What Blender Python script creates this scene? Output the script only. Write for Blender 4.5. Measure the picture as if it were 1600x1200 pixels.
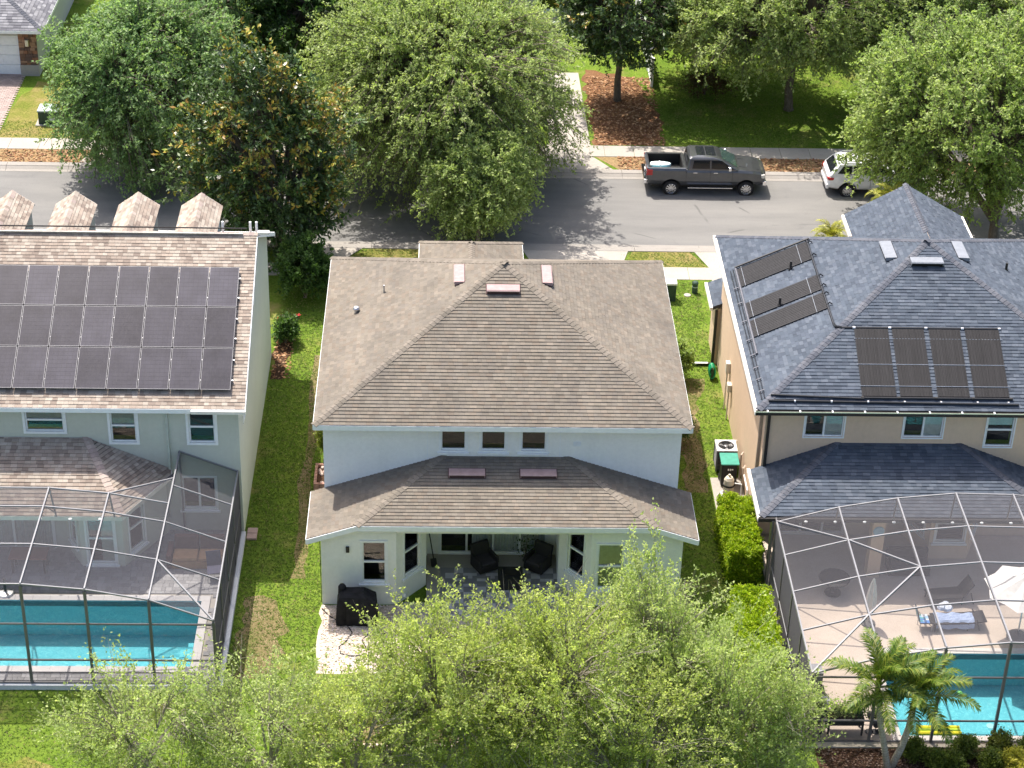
import bpy, bmesh, math, random
import numpy as np
from mathutils import Vector, Matrix

for o in list(bpy.data.objects):
    bpy.data.objects.remove(o)
S = bpy.context.scene
COL = S.collection
R_ = math.radians

# ------------------------------------------------------------------ camera, sky, sun, exposure
cam_d = bpy.data.cameras.new("camera")
cam_d.sensor_width = 36.0
cam_d.lens = 3182.5 * 36.0 / 1600.0
cam_d.clip_start = 0.5
cam_d.clip_end = 2000.0
cam = bpy.data.objects.new("camera", cam_d)
COL.objects.link(cam)
_rt = Vector((0.99938264, -0.02396843, 0.02568749))
_up = Vector((-0.00956221, 0.51798116, 0.85533858))
_fw = Vector((0.03380676, 0.85505616, -0.51743219))
M = Matrix((( _rt.x, _up.x, -_fw.x, -2.08104),
            ( _rt.y, _up.y, -_fw.y, -58.8204),
            ( _rt.z, _up.z, -_fw.z, 43.3611),
            (0, 0, 0, 1)))
cam.matrix_world = M
S.camera = cam

SUN_AZ, SUN_EL = -32.5, 63.0          # azimuth from +Y towards +X, elevation
world = bpy.data.worlds.new("World")
S.world = world
world.use_nodes = True
nt = world.node_tree
nt.nodes.clear()
sky = nt.nodes.new("ShaderNodeTexSky")
sky.sky_type = 'NISHITA'
sky.sun_disc = False
sky.sun_elevation = R_(SUN_EL)
sky.sun_rotation = R_(SUN_AZ)
sky.air_density = 0.8
sky.dust_density = 4.0
sky.ozone_density = 0.6
bg = nt.nodes.new("ShaderNodeBackground")
bg.inputs[1].default_value = 0.15
wo = nt.nodes.new("ShaderNodeOutputWorld")
nt.links.new(sky.outputs[0], bg.inputs[0])
nt.links.new(bg.outputs[0], wo.inputs[0])

sun_d = bpy.data.lights.new("sun", 'SUN')
sun_d.energy = 3.75
sun_d.angle = R_(0.53)
sun_d.color = (1.0, 0.94, 0.86)
sun = bpy.data.objects.new("sun", sun_d)
COL.objects.link(sun)
_el, _az = R_(SUN_EL), R_(SUN_AZ)
SUNV = Vector((math.cos(_el) * math.sin(_az), math.cos(_el) * math.cos(_az), math.sin(_el)))
sun.rotation_euler = SUNV.to_track_quat('Z', 'Y').to_euler()
sun.location = SUNV * 80

S.render.engine = 'CYCLES'
S.view_settings.view_transform = 'Standard'
S.view_settings.look = 'None'
S.view_settings.gamma = 1.0
S.view_settings.use_curve_mapping = False
S.view_settings.exposure = 1.03
S.cycles.max_bounces = 12
S.cycles.transparent_max_bounces = 24
S.cycles.diffuse_bounces = 6
S.cycles.caustics_reflective = False
S.cycles.caustics_refractive = False

# ------------------------------------------------------------------ helpers
rnd = random.Random(7)
WL = {}                                # world location of each parent (none is rotated when built)


def tag(o, label=None, cat=None, group=None, kind=None):
    if label: o["label"] = label
    if cat: o["category"] = cat
    if group: o["group"] = group
    if kind: o["kind"] = kind
    return o


def thing(name, label, cat, loc=(0, 0, 0), group=None):
    o = bpy.data.objects.new(name, None)
    o.empty_display_size = 0.2
    o.location = loc
    COL.objects.link(o)
    WL[o.name] = Vector(loc)
    return tag(o, label, cat, group)


def structure(name, label=None):
    o = bpy.data.objects.new(name, None)
    COL.objects.link(o)
    WL[o.name] = Vector((0, 0, 0))
    tag(o, label, None, None, "structure")
    return o


def link_mesh(name, me, parent=None, origin=None, kind=None, label=None):
    o = bpy.data.objects.new(name, me)
    COL.objects.link(o)
    origin = Vector(origin) if origin is not None else Vector((0, 0, 0))
    if parent is not None:
        o.parent = parent
        o.location = origin - WL[parent.name]
    else:
        o.location = origin
    WL[o.name] = origin
    if kind: o["kind"] = kind
    if label: o["label"] = label
    return o


class MB:
    """collects world-space faces, then links them as one mesh object"""
    def __init__(s):
        s.v, s.f, s.c, s.mi = [], [], [], []
        s.col = (1, 1, 1)
        s.m = 0

    def face(s, pts):
        b = len(s.v)
        s.v.extend([tuple(p) for p in pts])
        s.c.extend([s.col] * len(pts))
        s.f.append(tuple(range(b, b + len(pts))))
        s.mi.append(s.m)
        return s

    def mesh_(s, verts, faces):
        b = len(s.v)
        s.v.extend([tuple(p) for p in verts])
        s.c.extend([s.col] * len(verts))
        for f in faces:
            s.f.append(tuple(b + i for i in f))
            s.mi.append(s.m)
        return s

    def box(s, x0, x1, y0, y1, z0, z1):
        if x0 > x1: x0, x1 = x1, x0
        if y0 > y1: y0, y1 = y1, y0
        if z0 > z1: z0, z1 = z1, z0
        return s.mesh_([(x0, y0, z0), (x1, y0, z0), (x1, y1, z0), (x0, y1, z0),
                        (x0, y0, z1), (x1, y0, z1), (x1, y1, z1), (x0, y1, z1)],
                       [(0, 3, 2, 1), (4, 5, 6, 7), (0, 1, 5, 4), (1, 2, 6, 5), (2, 3, 7, 6), (3, 0, 4, 7)])

    def obox(s, o, a, b, c):
        """box from corner o along vectors a, b, c"""
        o, a, b, c = Vector(o), Vector(a), Vector(b), Vector(c)
        vs = [o, o + a, o + a + b, o + b, o + c, o + a + c, o + a + b + c, o + b + c]
        fs = [(0, 3, 2, 1), (4, 5, 6, 7), (0, 1, 5, 4), (1, 2, 6, 5), (2, 3, 7, 6), (3, 0, 4, 7)]
        if a.cross(b).dot(c) < 0:
            fs = [tuple(reversed(f)) for f in fs]
        return s.mesh_(vs, fs)

    def beam(s, p, q, w, h, up=(0, 0, 1)):
        """square tube between p and q, w across, h along up"""
        p, q = Vector(p), Vector(q)
        d = (q - p)
        u = Vector(up)
        r = d.cross(u)
        if r.length < 1e-5:
            u = Vector((0, 1, 0)); r = d.cross(u)
        r.normalize()
        u = r.cross(d).normalized()
        return s.obox(p - r * w / 2 - u * h / 2, d, r * w, u * h)

    def cyl(s, p, q, r0, r1=None, n=10, caps=True):
        r1 = r0 if r1 is None else r1
        p, q = Vector(p), Vector(q)
        d = (q - p).normalized()
        a = d.orthogonal().normalized()
        b = d.cross(a)
        vs = []
        for c, r in ((p, r0), (q, r1)):
            for i in range(n):
                t = 2 * math.pi * i / n
                vs.append(c + a * math.cos(t) * r + b * math.sin(t) * r)
        fs = [(i, (i + 1) % n, n + (i + 1) % n, n + i) for i in range(n)]
        if caps:
            fs += [tuple(reversed(range(n))), tuple(range(n, 2 * n))]
        return s.mesh_(vs, fs)

    def tube(s, pts, r, n=6):
        pts = [Vector(p) for p in pts]
        rs = r if isinstance(r, (list, tuple)) else [r] * len(pts)
        vs, fs = [], []
        a = None
        for k, p in enumerate(pts):
            d = (pts[min(k + 1, len(pts) - 1)] - pts[max(k - 1, 0)]).normalized()
            if a is None:
                a = d.orthogonal().normalized()
            else:
                a = (a - d * a.dot(d)).normalized()
            b = d.cross(a)
            for i in range(n):
                t = 2 * math.pi * i / n
                vs.append(p + (a * math.cos(t) + b * math.sin(t)) * rs[k])
        for k in range(len(pts) - 1):
            for i in range(n):
                j = (i + 1) % n
                fs.append((k * n + i, k * n + j, (k + 1) * n + j, (k + 1) * n + i))
        fs.append(tuple(reversed(range(n))))
        fs.append(tuple(range((len(pts) - 1) * n, len(pts) * n)))
        return s.mesh_(vs, fs)

    def lathe(s, c, prof, n=16, axis=(0, 0, 1)):
        """prof: (radius, height) list"""
        c = Vector(c); d = Vector(axis).normalized()
        a = d.orthogonal().normalized(); b = d.cross(a)
        vs, fs = [], []
        for r, h in prof:
            for i in range(n):
                t = 2 * math.pi * i / n
                vs.append(c + d * h + (a * math.cos(t) + b * math.sin(t)) * r)
        for k in range(len(prof) - 1):
            for i in range(n):
                j = (i + 1) % n
                fs.append((k * n + i, k * n + j, (k + 1) * n + j, (k + 1) * n + i))
        fs.append(tuple(reversed(range(n))))
        fs.append(tuple(range((len(prof) - 1) * n, len(prof) * n)))
        return s.mesh_(vs, fs)

    def prism(s, poly, vec):
        """extrude a planar polygon along vec (closed)"""
        v = Vector(vec)
        p = [Vector(q) for q in poly]
        n = len(p)
        nrm = Vector((0, 0, 0))
        for i in range(n):
            nrm += p[i].cross(p[(i + 1) % n])
        if nrm.dot(v) > 0:
            p.reverse()
        vs = p + [q + v for q in p]
        fs = [tuple(range(n)), tuple(reversed(range(n, 2 * n)))]
        for i in range(n):
            j = (i + 1) % n
            fs.append((j, i, n + i, n + j))
        return s.mesh_(vs, fs)

    def build(s, name, mat, parent=None, kind=None, label=None, smooth=False, origin=None, bevel=0):
        if origin is None:
            origin = WL[parent.name] if parent is not None else Vector((0, 0, 0))
        o_ = Vector(origin)
        me = bpy.data.meshes.new(name)
        me.from_pydata([(x - o_.x, y - o_.y, z - o_.z) for x, y, z in s.v], [], s.f)
        mats = mat if isinstance(mat, (list, tuple)) else [mat]
        for m in mats:
            me.materials.append(m)
        if len(mats) > 1:
            me.polygons.foreach_set("material_index", s.mi)
        ca = me.color_attributes.new("col", 'FLOAT_COLOR', 'POINT')
        arr = np.ones((len(s.v), 4), np.float32)
        arr[:, :3] = np.array(s.c, np.float32).reshape(-1, 3)
        ca.data.foreach_set("color", arr.ravel())
        if smooth:
            me.polygons.foreach_set("use_smooth", [True] * len(s.f))
        me.update()
        if bevel:
            bm = bmesh.new(); bm.from_mesh(me)
            bmesh.ops.remove_doubles(bm, verts=bm.verts, dist=1e-5)
            bmesh.ops.bevel(bm, geom=[e for e in bm.edges if len(e.link_faces) == 2 and e.calc_face_angle(0) > 0.5],
                            offset=bevel, segments=2, affect='EDGES', profile=0.5)
            bm.to_mesh(me); bm.free()
        return link_mesh(name, me, parent, origin, kind, label)


def copy_tree(root, loc, label=None, rotz=None, group=None, scale=None):
    r = root.copy(); COL.objects.link(r)
    r.location = loc
    if rotz is not None: r.rotation_euler = (0, 0, rotz)
    if scale is not None: r.scale = scale if isinstance(scale, (tuple, list)) else (scale,) * 3
    if label: r["label"] = label
    if group: r["group"] = group
    WL[r.name] = Vector(loc)
    def rec(src, dst):
        for ch in src.children:
            c = ch.copy(); COL.objects.link(c); c.parent = dst
            rec(ch, c)
    rec(root, r)
    return r

# ------------------------------------------------------------------ materials
class NT:
    def __init__(s, name):
        s.mat = bpy.data.materials.new(name)
        s.mat.use_nodes = True
        s.t = s.mat.node_tree
        s.t.nodes.clear()
        s.out = s.n("ShaderNodeOutputMaterial")

    def n(s, typ, **kw):
        nd = s.t.nodes.new(typ)
        for k, v in kw.items():
            setattr(nd, k, v)
        return nd

    def l(s, a, b):
        s.t.links.new(a, b)

    def coord(s, scale=(1, 1, 1), rot=(0, 0, 0)):
        g = s.n("ShaderNodeNewGeometry")
        mp = s.n("ShaderNodeMapping")
        mp.inputs['Scale'].default_value = scale
        mp.inputs['Rotation'].default_value = rot
        s.l(g.outputs['Position'], mp.inputs['Vector'])
        return mp.outputs[0]

    def noise(s, vec, scale, detail=4, rough=0.55, dist=0.0):
        nd = s.n("ShaderNodeTexNoise")
        nd.inputs['Scale'].default_value = scale
        nd.inputs['Detail'].default_value = detail
        nd.inputs['Roughness'].default_value = rough
        nd.inputs['Distortion'].default_value = dist
        s.l(vec, nd.inputs['Vector'])
        return nd.outputs['Fac']

    def ramp(s, fac, stops):
        nd = s.n("ShaderNodeValToRGB")
        cr = nd.color_ramp
        while len(cr.elements) < len(stops):
            cr.elements.new(0.5)
        for e, (p, c) in zip(cr.elements, stops):
            e.position = p
            e.color = (c, c, c, 1) if not hasattr(c, '__len__') else (*c, 1)
        s.l(fac, nd.inputs[0])
        return nd.outputs[0]

    def mix(s, fac, a, b, mode='MIX'):
        nd = s.n("ShaderNodeMix", data_type='RGBA', blend_type=mode)
        for sock, v in ((nd.inputs[0], fac), (nd.inputs[6], a), (nd.inputs[7], b)):
            if hasattr(v, 'is_linked') or isinstance(v, bpy.types.NodeSocket):
                s.l(v, sock)
            elif hasattr(v, '__len__'):
                sock.default_value = (*v, 1)
            else:
                sock.default_value = v if sock == nd.inputs[0] else (v, v, v, 1)
        return nd.outputs[2]

    def bsdf(s, color, rough=0.8, spec=0.3, metal=0.0, bump=None, bump_d=0.01, bump_s=1.0, **kw):
        b = s.n("ShaderNodeBsdfPrincipled")
        if isinstance(color, bpy.types.NodeSocket):
            s.l(color, b.inputs['Base Color'])
        else:
            b.inputs['Base Color'].default_value = (*color, 1)
        if isinstance(rough, bpy.types.NodeSocket):
            s.l(rough, b.inputs['Roughness'])
        else:
            b.inputs['Roughness'].default_value = rough
        b.inputs['Specular IOR Level'].default_value = spec
        b.inputs['Metallic'].default_value = metal
        for k, v in kw.items():
            b.inputs[k.replace('_', ' ')].default_value = v
        if bump is not None:
            bp = s.n("ShaderNodeBump")
            bp.inputs['Distance'].default_value = bump_d
            bp.inputs['Strength'].default_value = bump_s
            s.l(bump, bp.inputs['Height'])
            s.l(bp.outputs[0], b.inputs['Normal'])
        s.l(b.outputs[0], s.out.inputs[0])
        return b


def mat_plain(name, col, rough=0.6, spec=0.3, metal=0.0, var=0.12, scale=6.0, bump=0.0, **kw):
    t = NT(name)
    c = t.coord()
    f = t.noise(c, scale, 5)
    lo = tuple(max(0, x * (1 - var)) for x in col); hi = tuple(min(1, x * (1 + var)) for x in col)
    colr = t.ramp(f, [(0.3, lo), (0.7, hi)])
    t.bsdf(colr, rough, spec, metal, bump=t.noise(c, scale * 6, 3) if bump else None, bump_d=bump, **kw)
    return t.mat


def mat_col(name, rough=0.9, spec=0.15, var=0.15, scale=3.0, fine=60.0, stain=None, bump=0.0):
    """colour from the mesh attribute, weathered by noise"""
    t = NT(name)
    a = t.n("ShaderNodeAttribute", attribute_name="col")
    c = t.coord()
    f = t.noise(c, scale, 6, 0.6)
    k = t.ramp(f, [(0.3, 1 - var), (0.7, 1 + var * 0.6)])
    col = t.mix(1.0, a.outputs['Color'], k, 'MULTIPLY')
    if fine:
        f2 = t.noise(c, fine, 2)
        col = t.mix(1.0, col, t.ramp(f2, [(0.3, 0.84), (0.7, 1.14)]), 'MULTIPLY')
    if stain:
        f3 = t.noise(t.coord(stain[1]), stain[0], 5, 0.65)
        col = t.mix(t.ramp(f3, [(0.48, 0.0), (0.74, stain[3])]), col, stain[2])
    t.bsdf(col, rough, spec, bump=t.noise(c, 120, 2) if bump else None, bump_d=bump)
    return t.mat


def mat_stucco(name, col, stain=(0.36, 0.34, 0.29), amt=0.22):
    t = NT(name)
    c = t.coord()
    base = t.ramp(t.noise(c, 0.9, 5), [(0.3, tuple(x * .94 for x in col)), (0.7, col)])
    base = t.mix(1.0, base, t.ramp(t.noise(c, 7.0, 5, 0.7), [(0.3, 0.95), (0.7, 1.03)]), 'MULTIPLY')
    streak = t.ramp(t.noise(t.coord((3.0, 3.0, 0.25)), 1.3, 6, 0.75), [(0.48, 0.0), (0.78, amt)])
    base = t.mix(streak, base, stain)
    t.bsdf(base, 0.9, 0.15, bump=t.noise(c, 45, 4, 0.7), bump_d=0.006, bump_s=0.8)
    return t.mat


def mat_grass(name, stops, patch=None):
    t = NT(name)
    c = t.coord()
    f = t.noise(c, 0.55, 6, 0.68)
    f2 = t.noise(c, 9.0, 4, 0.7)
    f3 = t.noise(c, 38.0, 3, 0.7)
    col = t.ramp(f, stops)
    col = t.mix(1.0, col, t.ramp(f2, [(0.32, (0.62, 0.66, 0.55)), (0.7, (1.25, 1.22, 1.2))]), 'MULTIPLY')
    col = t.mix(1.0, col, t.ramp(f3, [(0.3, 0.74), (0.7, 1.22)]), 'MULTIPLY')
    if patch:
        pf = t.noise(c, patch[0], 6, 0.7)
        col = t.mix(t.ramp(pf, [(patch[1], 0.0), (patch[2], 1.0)]), col, patch[3])
    t.bsdf(col, 1.0, 0.05, bump=f3, bump_d=0.025, bump_s=0.8)
    return t.mat


def mat_leaf(name, trans=0.35, rough=0.55):
    t = NT(name)
    a = t.n("ShaderNodeAttribute", attribute_name="col")
    d = t.n("ShaderNodeBsdfPrincipled")
    t.l(a.outputs['Color'], d.inputs['Base Color'])
    d.inputs['Roughness'].default_value = rough
    d.inputs['Specular IOR Level'].default_value = 0.35
    tr = t.n("ShaderNodeBsdfTranslucent")
    tc = t.mix(1.0, a.outputs['Color'], (1.10, 1.16, 0.66), 'MULTIPLY')
    t.l(tc, tr.inputs[0])
    mx = t.n("ShaderNodeMixShader")
    mx.inputs[0].default_value = trans
    t.l(d.outputs[0], mx.inputs[1]); t.l(tr.outputs[0], mx.inputs[2])
    t.l(mx.outputs[0], t.out.inputs[0])
    return t.mat


def mat_bark(name, c0, c1):
    t = NT(name)
    c = t.coord((1, 1, 0.35))
    f = t.noise(c, 14, 6, 0.7)
    t.bsdf(t.ramp(f, [(0.3, c0), (0.7, c1)]), 0.95, 0.1, bump=f, bump_d=0.02)
    return t.mat


def mat_glass(name, tint=(0.012, 0.014, 0.016), amt=0.9):
    """window glass: part clear, part mirror"""
    t = NT(name)
    tr = t.n("ShaderNodeBsdfTransparent"); tr.inputs[0].default_value = (amt, amt * 1.02, amt, 1)
    gl = t.n("ShaderNodeBsdfGlossy"); gl.inputs['Roughness'].default_value = 0.02
    gl.inputs[0].default_value = (1, 1, 1, 1)
    fr = t.n("ShaderNodeFresnel"); fr.inputs[0].default_value = 1.40
    mx = t.n("ShaderNodeMixShader")
    m2 = t.n("ShaderNodeMath", operation='MULTIPLY_ADD')
    t.l(fr.outputs[0], m2.inputs[0]); m2.inputs[1].default_value = 1.0; m2.inputs[2].default_value = 0.0
    t.l(m2.outputs[0], mx.inputs[0]); t.l(tr.outputs[0], mx.inputs[1]); t.l(gl.outputs[0], mx.inputs[2])
    t.l(mx.outputs[0], t.out.inputs[0])
    return t.mat


def mat_screen(name, col=(0.10, 0.098, 0.108), lo=0.22, hi=0.97):
    """insect screen: woven strands cover more of the view the more obliquely one looks through it"""
    t = NT(name)
    tr = t.n("ShaderNodeBsdfTransparent")
    d = t.n("ShaderNodeBsdfDiffuse"); d.inputs[0].default_value = (*col, 1)
    g = t.n("ShaderNodeNewGeometry")
    dt = t.n("ShaderNodeVectorMath", operation='DOT_PRODUCT')
    t.l(g.outputs['Incoming'], dt.inputs[0]); t.l(g.outputs['Normal'], dt.inputs[1])
    ab = t.n("ShaderNodeMath", operation='ABSOLUTE'); t.l(dt.outputs['Value'], ab.inputs[0])
    mxx = t.n("ShaderNodeMath", operation='MAXIMUM'); t.l(ab.outputs[0], mxx.inputs[0]); mxx.inputs[1].default_value = 0.05
    dv = t.n("ShaderNodeMath", operation='DIVIDE'); dv.inputs[0].default_value = lo; t.l(mxx.outputs[0], dv.inputs[1])
    mn = t.n("ShaderNodeMath", operation='MINIMUM'); t.l(dv.outputs[0], mn.inputs[0]); mn.inputs[1].default_value = hi
    mx = t.n("ShaderNodeMixShader")
    t.l(mn.outputs[0], mx.inputs[0]); t.l(tr.outputs[0], mx.inputs[1]); t.l(d.outputs[0], mx.inputs[2])
    t.l(mx.outputs[0], t.out.inputs[0])
    return t.mat


def mat_water(name, tint=(0.66, 0.94, 0.96)):
    t = NT(name)
    tr = t.n("ShaderNodeBsdfTransparent"); tr.inputs[0].default_value = (*tint, 1)
    gl = t.n("ShaderNodeBsdfGlossy"); gl.inputs['Roughness'].default_value = 0.03
    fr = t.n("ShaderNodeFresnel"); fr.inputs[0].default_value = 1.33
    c = t.coord()
    bp = t.n("ShaderNodeBump"); bp.inputs['Distance'].default_value = 0.07; bp.inputs['Strength'].default_value = 0.6
    t.l(t.noise(c, 5.0, 3, 0.6, 0.6), bp.inputs['Height'])
    t.l(bp.outputs[0], gl.inputs['Normal']); t.l(bp.outputs[0], fr.inputs['Normal'])
    mx = t.n("ShaderNodeMixShader")
    t.l(fr.outputs[0], mx.inputs[0]); t.l(tr.outputs[0], mx.inputs[1]); t.l(gl.outputs[0], mx.inputs[2])
    t.l(mx.outputs[0], t.out.inputs[0])
    return t.mat


def mat_poolplaster(name):
    t = NT(name)
    c = t.coord()
    f = t.noise(c, 7.0, 4, 0.6, 1.2)
    f2 = t.noise(c, 30.0, 3)
    col = t.ramp(f, [(0.3, (0.24, 0.54, 0.62)), (0.55, (0.31, 0.62, 0.68)), (0.70, (0.44, 0.74, 0.78))])
    col = t.mix(1.0, col, t.ramp(f2, [(0.3, 0.92), (0.7, 1.06)]), 'MULTIPLY')
    t.bsdf(col, 0.8, 0.1)
    return t.mat


def mat_concrete(name, col, var=0.14, crack=True):
    t = NT(name)
    c = t.coord()
    f = t.noise(c, 0.7, 6, 0.65); f2 = t.noise(c, 22, 4, 0.6)
    colr = t.ramp(f, [(0.28, tuple(x * (1 - var) for x in col)), (0.72, tuple(min(1, x * (1 + var * .5)) for x in col))])
    colr = t.mix(1.0, colr, t.ramp(f2, [(0.3, 0.9), (0.7, 1.06)]), 'MULTIPLY')
    t.bsdf(colr, 0.92, 0.15, bump=f2, bump_d=0.004)
    return t.mat


def mat_asphalt(name):
    t = NT(name)
    c = t.coord()
    f = t.noise(t.coord((0.18, 1.0, 1)), 0.9, 6, 0.65)
    f2 = t.noise(c, 55, 3, 0.7)
    col = t.ramp(f, [(0.28, (0.155, 0.152, 0.147)), (0.5, (0.186, 0.182, 0.175)), (0.75, (0.215, 0.209, 0.198))])
    col = t.mix(1.0, col, t.ramp(f2, [(0.3, 0.85), (0.7, 1.1)]), 'MULTIPLY')
    st = t.noise(c, 0.35, 5, 0.75, 0.8)
    col = t.mix(t.ramp(st, [(0.56, 0.0), (0.68, 0.28)]), col, (0.105, 0.105, 0.108))
    vo = t.n("ShaderNodeTexVoronoi", feature='DISTANCE_TO_EDGE')
    vo.inputs['Scale'].default_value = 0.22
    wob = t.n("ShaderNodeMix", data_type='VECTOR'); wob.inputs[0].default_value = 0.12
    nz = t.n("ShaderNodeTexNoise"); nz.inputs['Scale'].default_value = 1.2; nz.inputs['Detail'].default_value = 6
    t.l(c, nz.inputs['Vector']); t.l(c, wob.inputs[4]); t.l(nz.outputs['Color'], wob.inputs[5]); t.l(wob.outputs[1], vo.inputs['Vector'])
    brk = t.ramp(t.noise(c, 0.5, 3), [(0.5, 0.0), (0.6, 0.55)])
    crack = t.ramp(vo.outputs['Distance'], [(0.0, 1.0), (0.012, 0.0)])
    col = t.mix(t.mix(1.0, crack, brk, 'MULTIPLY'), col, (0.06, 0.06, 0.06))
    t.bsdf(col, 0.95, 0.12, bump=f2, bump_d=0.004)
    return t.mat


M_ = {}
M_['white_stucco'] = mat_stucco('white_stucco', (0.87, 0.87, 0.835), (0.42, 0.43, 0.40), 0.12)
M_['sage_stucco'] = mat_stucco('sage_stucco', (0.55, 0.57, 0.495), (0.30, 0.32, 0.28), 0.10)
M_['tan_stucco'] = mat_stucco('tan_stucco', (0.70, 0.525, 0.38), (0.36, 0.29, 0.23), 0.16)
M_['grey_stucco'] = mat_stucco('grey_stucco', (0.50, 0.50, 0.48))
M_['white_trim'] = mat_plain('white_trim', (0.80, 0.82, 0.82), 0.5, 0.4, var=0.05)
M_['dark_trim'] = mat_plain('dark_trim', (0.020, 0.018, 0.017), 0.5, 0.4)
M_['gutter_cream'] = mat_plain('gutter_cream', (0.78, 0.74, 0.66), 0.5, 0.4, var=0.1)
M_['shingle'] = mat_col('shingle', 0.95, 0.1, var=0.14, scale=0.8, fine=70, stain=(0.9, (1, 0.4, 0.4), (0.095, 0.088, 0.08), 0.42), bump=0.002)
M_['shingle_tan'] = mat_col('shingle_tan', 0.95, 0.1, var=0.16, scale=1.3, fine=70, stain=(1.1, (1, 0.35, 0.35), (0.13, 0.10, 0.09), 0.30), bump=0.002)
M_['shingle_slate'] = mat_col('shingle_slate', 0.95, 0.12, var=0.14, scale=0.9, fine=70, bump=0.002)
M_['deckboard'] = mat_plain('roof_felt', (0.05, 0.047, 0.043), 0.9)
M_['glass'] = mat_glass('window_glass')
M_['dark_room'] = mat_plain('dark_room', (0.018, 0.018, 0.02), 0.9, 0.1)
M_['curtain'] = mat_plain('curtain', (0.82, 0.84, 0.83), 0.9, 0.1)
M_['blind'] = mat_plain('blind', (0.70, 0.72, 0.72), 0.8, 0.2)
M_['beige_blind'] = mat_plain('beige_blind', (0.60, 0.55, 0.46), 0.8, 0.2)
M_['alu'] = mat_plain('alu', (0.55, 0.55, 0.56), 0.4, 0.5, 0.9)
M_['screen'] = mat_screen('screen')
M_['frame_bronze'] = mat_plain('frame_bronze', (0.13, 0.125, 0.125), 0.35, 0.55, var=0.05)
M_['water'] = mat_water('water')
M_['pool'] = mat_poolplaster('pool_plaster')
M_['tile_dark'] = mat_plain('waterline_tile', (0.02, 0.09, 0.12), 0.25, 0.5)
M_['paver_grey'] = mat_col('paver_grey', 0.9, 0.15, var=0.12, scale=2.5, fine=50)
M_['deck_tan'] = mat_concrete('deck_tan', (0.56, 0.47, 0.39))
M_['coping'] = mat_concrete('coping', (0.62, 0.58, 0.54), 0.08)
M_['concrete'] = mat_concrete('concrete', (0.37, 0.34, 0.30))
M_['kerb'] = mat_concrete('kerb_concrete', (0.29, 0.27, 0.245))
M_['asphalt'] = mat_asphalt('asphalt')
GREEN = [(0.25, (0.080, 0.142, 0.018)), (0.5, (0.122, 0.190, 0.026)), (0.75, (0.178, 0.225, 0.042))]
M_['lawn'] = mat_grass('lawn', GREEN, (0.45, 0.54, 0.72, (0.235, 0.205, 0.075)))
M_['verge'] = mat_grass('verge', [(0.3, (0.26, 0.175, 0.10)), (0.55, (0.30, 0.21, 0.12)), (0.75, (0.20, 0.18, 0.06))])
M_['verge_green'] = mat_grass('verge_green', [(0.3, (0.30, 0.22, 0.11)), (0.5, (0.20, 0.19, 0.055)), (0.7, (0.11, 0.15, 0.02))])
M_['worn'] = mat_grass('worn_grass', [(0.3, (0.10, 0.12, 0.03)), (0.5, (0.20, 0.16, 0.085)), (0.75, (0.27, 0.21, 0.14))])
M_['mulch'] = mat_grass('mulch', [(0.3, (0.12, 0.062, 0.035)), (0.55, (0.19, 0.10, 0.055)), (0.75, (0.25, 0.145, 0.085))])
M_['mulch_dark'] = mat_grass('mulch_dark', [(0.3, (0.045, 0.026, 0.018)), (0.55, (0.085, 0.050, 0.034)), (0.75, (0.15, 0.095, 0.065))])
M_['gravel'] = mat_grass('pale_gravel', [(0.3, (0.46, 0.38, 0.31)), (0.5, (0.60, 0.52, 0.44)), (0.75, (0.66, 0.60, 0.53))], (1.3, 0.62, 0.8, (0.32, 0.24, 0.15)))
M_['chip'] = mat_col('chip', 0.95, 0.1, var=0.1, fine=0)
M_['leaf'] = mat_leaf('leaf', 0.5)
M_['leaf_palm'] = mat_leaf('leaf_palm', 0.3, 0.5)
M_['leaf_near'] = mat_leaf('leaf_near', 0.6)
M_['leaf_gloss'] = mat_leaf('leaf_gloss', 0.2, 0.33)
M_['grass_blade'] = mat_leaf('grass_blade', 0.4, 0.7)
M_['bark'] = mat_bark('bark', (0.085, 0.070, 0.055), (0.19, 0.165, 0.135))
M_['bark_pale'] = mat_bark('bark_pale', (0.18, 0.16, 0.125), (0.37, 0.335, 0.28))
M_['palm_bark'] = mat_bark('palm_bark', (0.30, 0.27, 0.21), (0.48, 0.44, 0.37))
M_['pv'] = None
# ------------------------------------------------------------------ ground, road, pavements
def flat(name, polys, mat, z, parent=None, kind="structure", label=None):
    b = MB()
    for p in polys:
        b.face([(x, y, z) for x, y in p])
    o = b.build(name, mat, parent, kind)
    if label: o["label"] = label
    return o


YK0, YK1 = 25.15, 33.15                # kerb faces of the road
_xs = [-220, -22.0, -10.36, 12.75, 23.0, 220]
_ys = [-120, -8.95, -5.78, -4.75, -2.22, YK0 - 0.4]
_cells = []
for _i in range(5):
    for _j in range(5):
        _cx, _cy = (_xs[_i] + _xs[_i + 1]) / 2, (_ys[_j] + _ys[_j + 1]) / 2
        if (-22 < _cx < -10.36 and -5.78 < _cy < -2.22) or (12.75 < _cx < 23 and -8.95 < _cy < -4.75): continue
        _cells.append([(_xs[_i], _ys[_j]), (_xs[_i + 1], _ys[_j]), (_xs[_i + 1], _ys[_j + 1]), (_xs[_i], _ys[_j + 1])])
flat("lawn", _cells, M_['lawn'], 0.0,
     label="near lawn around the three houses")
flat("far_lawn", [[(-220, YK1 + 0.4), (220, YK1 + 0.4), (220, 420), (-220, 420)]], M_['lawn'], 0.0,
     label="lawn across the road")
flat("road", [[(-220, YK0 - 0.05), (220, YK0 - 0.05), (220, YK1 + 0.05), (-220, YK1 + 0.05)]], M_['asphalt'], -0.085,
     label="grey asphalt street")
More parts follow.
